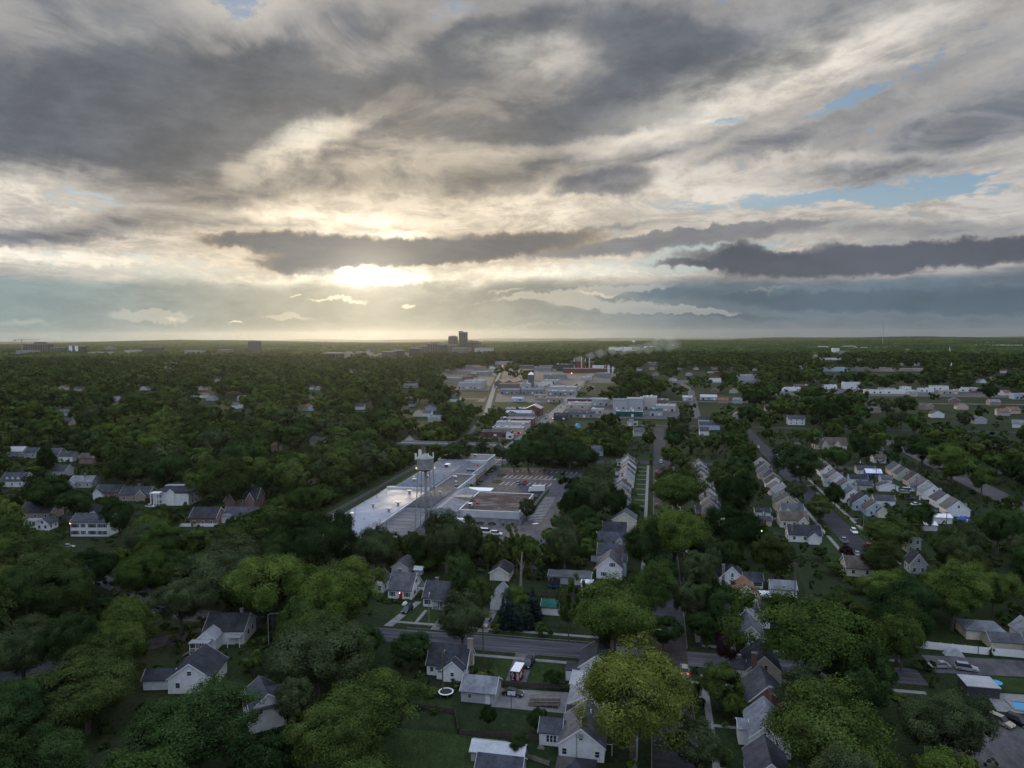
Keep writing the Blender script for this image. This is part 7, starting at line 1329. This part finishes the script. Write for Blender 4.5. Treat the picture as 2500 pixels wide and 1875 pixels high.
cnt = np.bincount(IDX[IDX >= 0], minlength=len(TREES))
rank = sorted(range(len(TREES)), key=lambda i: -cnt[i]); single = set(rank[:296]); single |= {i for i in range(len(HERO)) if cnt[i] > 8 and len(single) < 299}
for i in range(len(HERO)):
    if i not in single and cnt[i] > 3: single.discard(next(j for j in reversed(rank[:296]) if j in single and j >= len(HERO))) if len(single) >= 299 else None; single.add(i)
LM = [('the water tower', 1041, 1200), ('the striped car park', 1340, 1185), ('the shuttered colonial house', 212, 1300), ('the columned mansion', 408, 1232), ('the brick tudor house', 588, 1238), ('the house with the stilted porch', 522, 1560), ('the cream bungalow', 972, 1440), ('the red trailer', 1261, 1660), ('the wooden ramp', 1334, 1730), ('the orange roofed house', 1821, 1475),
      ('the long roofed brick house', 1859, 1725), ('the bare street with the parked pickup', 2060, 1300), ('the bright blue pool', 2478, 1723), ('the long white fence', 2400, 1600), ('the far right row of pale houses', 2300, 1200), ('the long cream house by the wide road', 2028, 1098), ('the straight railway track', 930, 1180), ('the big white works', 1560, 990), ('the shop row', 1250, 1040), ('the row house nearest the car park', 1540, 1235),
      ('the row facing the car park row', 1720, 1210), ('the road bridge', 1080, 1095), ('the lower left corner', 0, 1875), ('the lower right corner', 2500, 1875), ('the tall white house wedged in trees', 650, 1760), ('the tan brick chimney', 1090, 1620), ('the middle of the left edge', 0, 1450), ('the middle of the bottom edge', 1250, 1875), ('the ranch house with the porch gable', 1952, 1310), ('the small two storey grey house', 2231, 1340)]
def mk(i):
    x, y, r, h, k, hero = TREES[i]; rg = random.Random(i); d = math.hypot(x, y); kk = k or rg.choice(['', '', '', 'dark', 'olive', '', 'grey', 'dark', 'bright' if rg.random() < .25 else '']); mt = MNAME[kk]
    me = SPRUCE[i % 2] if kk == 'spruce' else SPARSE[i % 2] if kk == 'sparse' else OPENC[i % 2] if kk == 'yellow' else BIGC[i % 4] if (r > 5.5 and d < 330) else NEARC[i % 6] if (d < 330 or hero) else MIDC[i % 5]
    H0, R0 = {'spruce': (11.4, 2.6)}.get(kk, (13.6, 5.6))
    return x, y, r, h, kk, mt, me, h / H0, r / R0
info = {i: mk(i) for i in single}; groups = {}
for i in single:
    px, py, d = proj(info[i][0], info[i][1], info[i][3] * .6); j = min(range(len(LM)), key=lambda j: math.hypot(LM[j][1] - px, (LM[j][2] - py) * 1.3)); dx, dy = px - LM[j][1], py - LM[j][2]
    side = ('right of' if dx > 0 else 'left of') if abs(dx) > abs(dy) * 1.2 else ('behind' if dy < 0 else 'in front of')
    if 'corner' in LM[j][0] or 'edge' in LM[j][0]: side = 'in from'
    groups.setdefault((LM[j][0], side, info[i][4]), []).append((math.hypot(dx, dy), i))
ORDN = ['nearest', 'second nearest', 'third nearest', 'fourth nearest', 'fifth nearest', 'sixth nearest', 'seventh nearest', 'eighth nearest', 'ninth nearest', 'tenth nearest', 'eleventh nearest', 'twelfth nearest'] + ['%dth nearest' % k for k in range(13, 60)]
for (lm, side, kk), lst in groups.items():
    for o_, (_, i) in enumerate(sorted(lst)):
        x, y, r, h, _, mt, me, sz, sr = info[i]; rg = random.Random(i)
        lab = '%s %s %s%s' % (ADJ[kk], side, lm, '' if len(lst) == 1 else ', ' + ORDN[o_])
        root = bpy.data.objects.new('spruce_tree' if kk == 'spruce' else 'tree', None); COL.objects.link(root); root.location = (x, y, 0); root.rotation_euler = (0, 0, rg.uniform(0, 6.28)); root.scale = (sr, sr, sz)
        tag(root, lab, 'tree', 'spruces beside the green roofed shed' if kk == 'spruce' else 'broadleaf trees of the neighbourhood')
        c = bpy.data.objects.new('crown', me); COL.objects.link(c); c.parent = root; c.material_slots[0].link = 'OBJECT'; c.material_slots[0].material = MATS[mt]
        t_ = bpy.data.objects.new('trunk', TRKS if kk == 'spruce' else TRK[i % 3]); COL.objects.link(t_); t_.parent = root
# the bare ivy-hung trunk behind the spruces
r_ = empty('dead_tree', Matrix.Translation(G(1271, 1462)), 'tall bare pale trunk standing behind the blue spruces', 'tree'); b = MB(); b.tube((0, 0, 0), (.2, 0, 9), .42, .36, 8, 'wood_pale'); b.tube((.2, 0, 9), (.5, 0, 14.5), .36, .18, 8, 'wood_pale'); b.build('trunk', r_); b = MB(); b.tube((.2, 0, 8), (1.4, .5, 11.5), .2, .06, 6, 'wood_pale'); b.tube((.2, 0, 10), (-1.2, -.3, 13), .18, .05, 6, 'wood_pale'); b.build('branches', r_)
# ---- instanced masses
def gn_scatter(name, pts, meshes, label, cat='trees'):
    """pts: rows (x, y, z, rot, sx, sz, kind)"""
    kinds = bpy.data.collections.new(name + '_kinds')
    for i, me in enumerate(meshes): o = bpy.data.objects.new('%s_%02d' % (name, i), me); kinds.objects.link(o)
    A = np.array(pts, np.float32); me = bpy.data.meshes.new(name); me.from_pydata(A[:, :3].tolist(), [], [])
    for nm, typ, dat in (('rot', 'FLOAT', A[:, 3]), ('sx', 'FLOAT', A[:, 4]), ('sz', 'FLOAT', A[:, 5]), ('kind', 'INT', A[:, 6].astype(np.int32))):
        at = me.attributes.new(nm, typ, 'POINT'); at.data.foreach_set('value', dat)
    o = bpy.data.objects.new(name, me); COL.objects.link(o); tag(o, label, cat, kind='stuff')
    ng = bpy.data.node_groups.new(name, 'GeometryNodeTree'); ng.interface.new_socket('Geometry', in_out='INPUT', socket_type='NodeSocketGeometry'); ng.interface.new_socket('Geometry', in_out='OUTPUT', socket_type='NodeSocketGeometry')
    n = NT(ng); gi = n.node('NodeGroupInput'); go = n.node('NodeGroupOutput')
    att = lambda a, ty='FLOAT': n.node('GeometryNodeInputNamedAttribute', {'Name': a}, data_type=ty).outputs['Attribute']
    ci = n.node('GeometryNodeCollectionInfo', {'Collection': kinds, 'Separate Children': True, 'Reset Children': True}); sx, sz = att('sx'), att('sz')
    ip = n.node('GeometryNodeInstanceOnPoints', {'Points': gi.outputs[0], 'Instance': ci.outputs[0], 'Pick Instance': True, 'Instance Index': att('kind', 'INT'), 'Scale': n.node('ShaderNodeCombineXYZ', {0: sx, 1: sx, 2: sz}).outputs[0]})
    n.put(ip.inputs['Rotation'], n.node('ShaderNodeCombineXYZ', {0: 0.0, 1: 0.0, 2: att('rot')}).outputs[0])
    n.put(go.inputs[0], ip.outputs[0]); md = o.modifiers.new('scatter', 'NODES'); md.node_group = ng; return o
rest = [i for i in range(len(TREES)) if i not in single]; pts = []
for i in rest:
    x, y, r, h = TREES[i][:4]; d = math.hypot(x, y); k = 0 + i % 6 if d < 260 else (6 + i % 5 if d < 620 else 11 + i % 4)
    pts.append((x, y, 0, (i * 2.399) % 6.283, r / 5.6, h / 13.6, k))
gn_scatter('background_trees', pts, NEARC + MIDC + FARC, 'mass of broadleaf trees filling the gaps and covering the land to the skyline')
def patch_mesh(seed, n_=44, L=100):
    rg = np.random.RandomState(seed); vs, fs = [], []
    for _ in range(n_):
        x, y = rg.uniform(-L / 2, L / 2, 2); r = rg.uniform(7, 13); hh = rg.uniform(9, 19); m, k = 8, 4; b0 = len(vs)
        for a in range(k):
            f = a / (k - 1); rr = r * math.cos(f * 1.45) * rg.uniform(.85, 1.1)
            for q in range(m): e = 6.283 * q / m + f; j = rg.uniform(.8, 1.15); vs.append((x + rr * j * math.cos(e), y + rr * j * math.sin(e), hh * (.15 + .85 * math.sin(f * 1.5)) * rg.uniform(.93, 1.05)))
        vs.append((x, y, hh)); t = len(vs) - 1
        for a in range(k - 1): fs += [(b0 + a * m + q, b0 + a * m + (q + 1) % m, b0 + (a + 1) * m + (q + 1) % m, b0 + (a + 1) * m + q) for q in range(m)]
        fs += [(b0 + (k - 1) * m + q, b0 + (k - 1) * m + (q + 1) % m, t) for q in range(m)]
    me = bpy.data.meshes.new('wood_patch'); me.from_pydata(vs, [], fs); me.materials.append(MATS['foliage']); return me
pts = []; L = 88
for j in range(int(2500 / L), int(12500 / L)):
    for i in range(-int(j * .85) - 2, int(j * .85) + 3):
        x, y = (i + rs.uniform(-.3, .3)) * L, (j + rs.uniform(-.3, .3)) * L; d = math.hypot(x, y)
        if d < 2560: continue
        open_ = .5 + .5 * math.sin(x / 420 + 1.7) * math.sin(y / 610 + x / 1500)
        if rs.rand() > (1.0 if d < 3200 else .92 - .55 * (open_ > .62)): continue
        s, t = x * ER.x + y * ER.y, x * EF.x + y * EF.y
        if any(a[0] - 60 < s < a[1] + 60 and a[2] - (620 if 2500 < a[2] < 5200 and s < 0 else 200) < t < a[3] + 60 for a in FOOT if a[2] > 2300): continue
        pts.append((x, y, gh(x, y), rs.uniform(0, 6.28), rs.uniform(.9, 1.2), rs.uniform(.75, 1.15), rs.randint(4)))
gn_scatter('distant_woods', pts, [patch_mesh(200 + i) for i in range(4)], 'far-off woods spreading to the horizon as one mass')
# undergrowth: shrubs and brush along the ground
BR = [crown_mesh('brush', 300 + i, 10, 500, .22, rad=1.3, zc=.7, hz=1.2, core=.85) for i in range(3)]; pts = []
x, y = scatter(95, 620, 5.0); s = x * ER.x + y * ER.y; t = x * EF.x + y * EF.y
for k in range(len(x)):
    if blocked(s[k], t[k]): continue
    if -95 < s[k] < 95 and 105 < t[k] < 215:
        if any(abs(s[k] - q[0]) < q[2] and q[1] < t[k] < q[1] + q[3] for q in GROUND_VIEWS) and rs.rand() < .93: continue
    if rs.rand() < .5: pts.append((x[k], y[k], 0, rs.uniform(0, 6.28), rs.uniform(.6, 1.9), rs.uniform(.5, 1.7), rs.randint(3)))
for (a, c, n_) in (((-152, 200), (-148, 440), 90), ((-137, 200), (-131, 440), 80), ((-57, 322), (-55.5, 360), 10), ((-82, 289), (-57, 289), 16), ((-40, 154.4), (-17, 155.4), 12), ((-79, 197), (-71, 198.5), 9), ((-60, 141), (-42, 140), 12)):
    for q in range(n_): f = rs.rand(); p = S(a[0] + (c[0] - a[0]) * f + rs.uniform(-1, 1), a[1] + (c[1] - a[1]) * f + rs.uniform(-.6, .6)); pts.append((p.x, p.y, 0, rs.uniform(0, 6.28), rs.uniform(.4, 1.0), rs.uniform(.4, .9), rs.randint(3)))
gn_scatter('undergrowth', pts, BR, 'low brush and shrubs on the ground between houses and trees', 'undergrowth')
print('TREES', len(TREES), 'single', len(single), 'hero', len(HERO))
# ------------------------------------------------------------------ haze and smoke
def volume(name, col, dens, aniso):
    m = bpy.data.materials.new(name); m.use_nodes = True; m.node_tree.nodes.clear(); n = NT(m.node_tree)
    v = n.node('ShaderNodeVolumePrincipled', {'Color': (*col, 1), 'Density': dens, 'Anisotropy': aniso}); n.node('ShaderNodeOutputMaterial', {'Volume': v.outputs[0]}); MATS[name] = m
volume('haze_air', (0.74, 0.77, 0.76), 0.0000165, 0.74)
b = MB(); b.box(-26500, 26500, -26500, 26500, -90, 245, 'haze_air'); tag(b.build('haze'), 'thin evening haze over the whole town', 'haze', kind='stuff')
volume('smoke_air', (0.80, 0.86, 0.88), 0.012, 0.2)
b = MB(); rg = random.Random(4); p0 = S(-168, 1650, 20)
for i in range(9):
    bm = bmesh.new(); bmesh.ops.create_icosphere(bm, subdivisions=2, radius=1); k = i / 8; c = p0 + Vector((i * 26 + rg.uniform(-4, 4), 20, 8 + 30 * k ** .7 + rg.uniform(-3, 3))); rx, rz = 12 + 16 * k, 7 + 9 * k
    b.add([(c.x + v.co.x * rx * (1 + .3 * math.sin(5 * v.co.y + i)), c.y + v.co.y * 12, c.z + v.co.z * rz * (1 + .3 * math.sin(4 * v.co.x + i))) for v in bm.verts], [[v.index for v in f.verts] for f in bm.faces], 'smoke_air'); bm.free()
tag(b.build('smoke'), 'thin white smoke drifting right from the red plant', 'smoke', kind='stuff')
# ------------------------------------------------------------------ tell members of the small far groups apart by their order
NTH = ['first', 'second', 'third', 'fourth', 'fifth', 'sixth', 'seventh', 'eighth', 'ninth', 'tenth', 'eleventh', 'twelfth', 'thirteenth', 'fourteenth', 'fifteenth', 'sixteenth', 'seventeenth', 'eighteenth', 'nineteenth', 'twentieth'] + [t_ + '-' + u_ if u_ else w_ for t_, w_ in (('twenty', ''), ('thirty', 'thirtieth'), ('forty', 'fortieth')) for u_ in ('', 'first', 'second', 'third', 'fourth', 'fifth', 'sixth', 'seventh', 'eighth', 'ninth') if u_ or w_]
for grp, base in (('scattered small houses of the right distance', 'small house in the right hand woods'), ('tiny pale warehouses near the right horizon', 'tiny pale warehouse near the right horizon'), ('roofs showing through the distant canopy', 'roof showing through the distant canopy'), ('low gleaming roofs left of downtown', 'low gleaming roof left of downtown'),
                  ('parked cars on the distant street', 'tiny parked car on the distant street'), ('white vehicles in the works yard', 'white vehicle in the works yard'), ('cars on the main road', 'small car driving along the main road'), ('white sheds round the silo', 'white shed in the yard round the grey silo')):
    L_ = [o for o in COL.objects if o.get('group') == grp and o.parent is None]
    px_ = lambda o: proj(*o.matrix_world.translation)[0] if o.matrix_world.translation.length > 1 else proj(*o.location)[0]
    for i, o in enumerate(sorted(L_, key=px_)): o['label'] = '%s %s, counted from the left' % (NTH[i], base)
for o in COL.objects:
    l = o.get('label')
    if l and len(l.split()) > 16: print('LONG', len(l.split()), l)
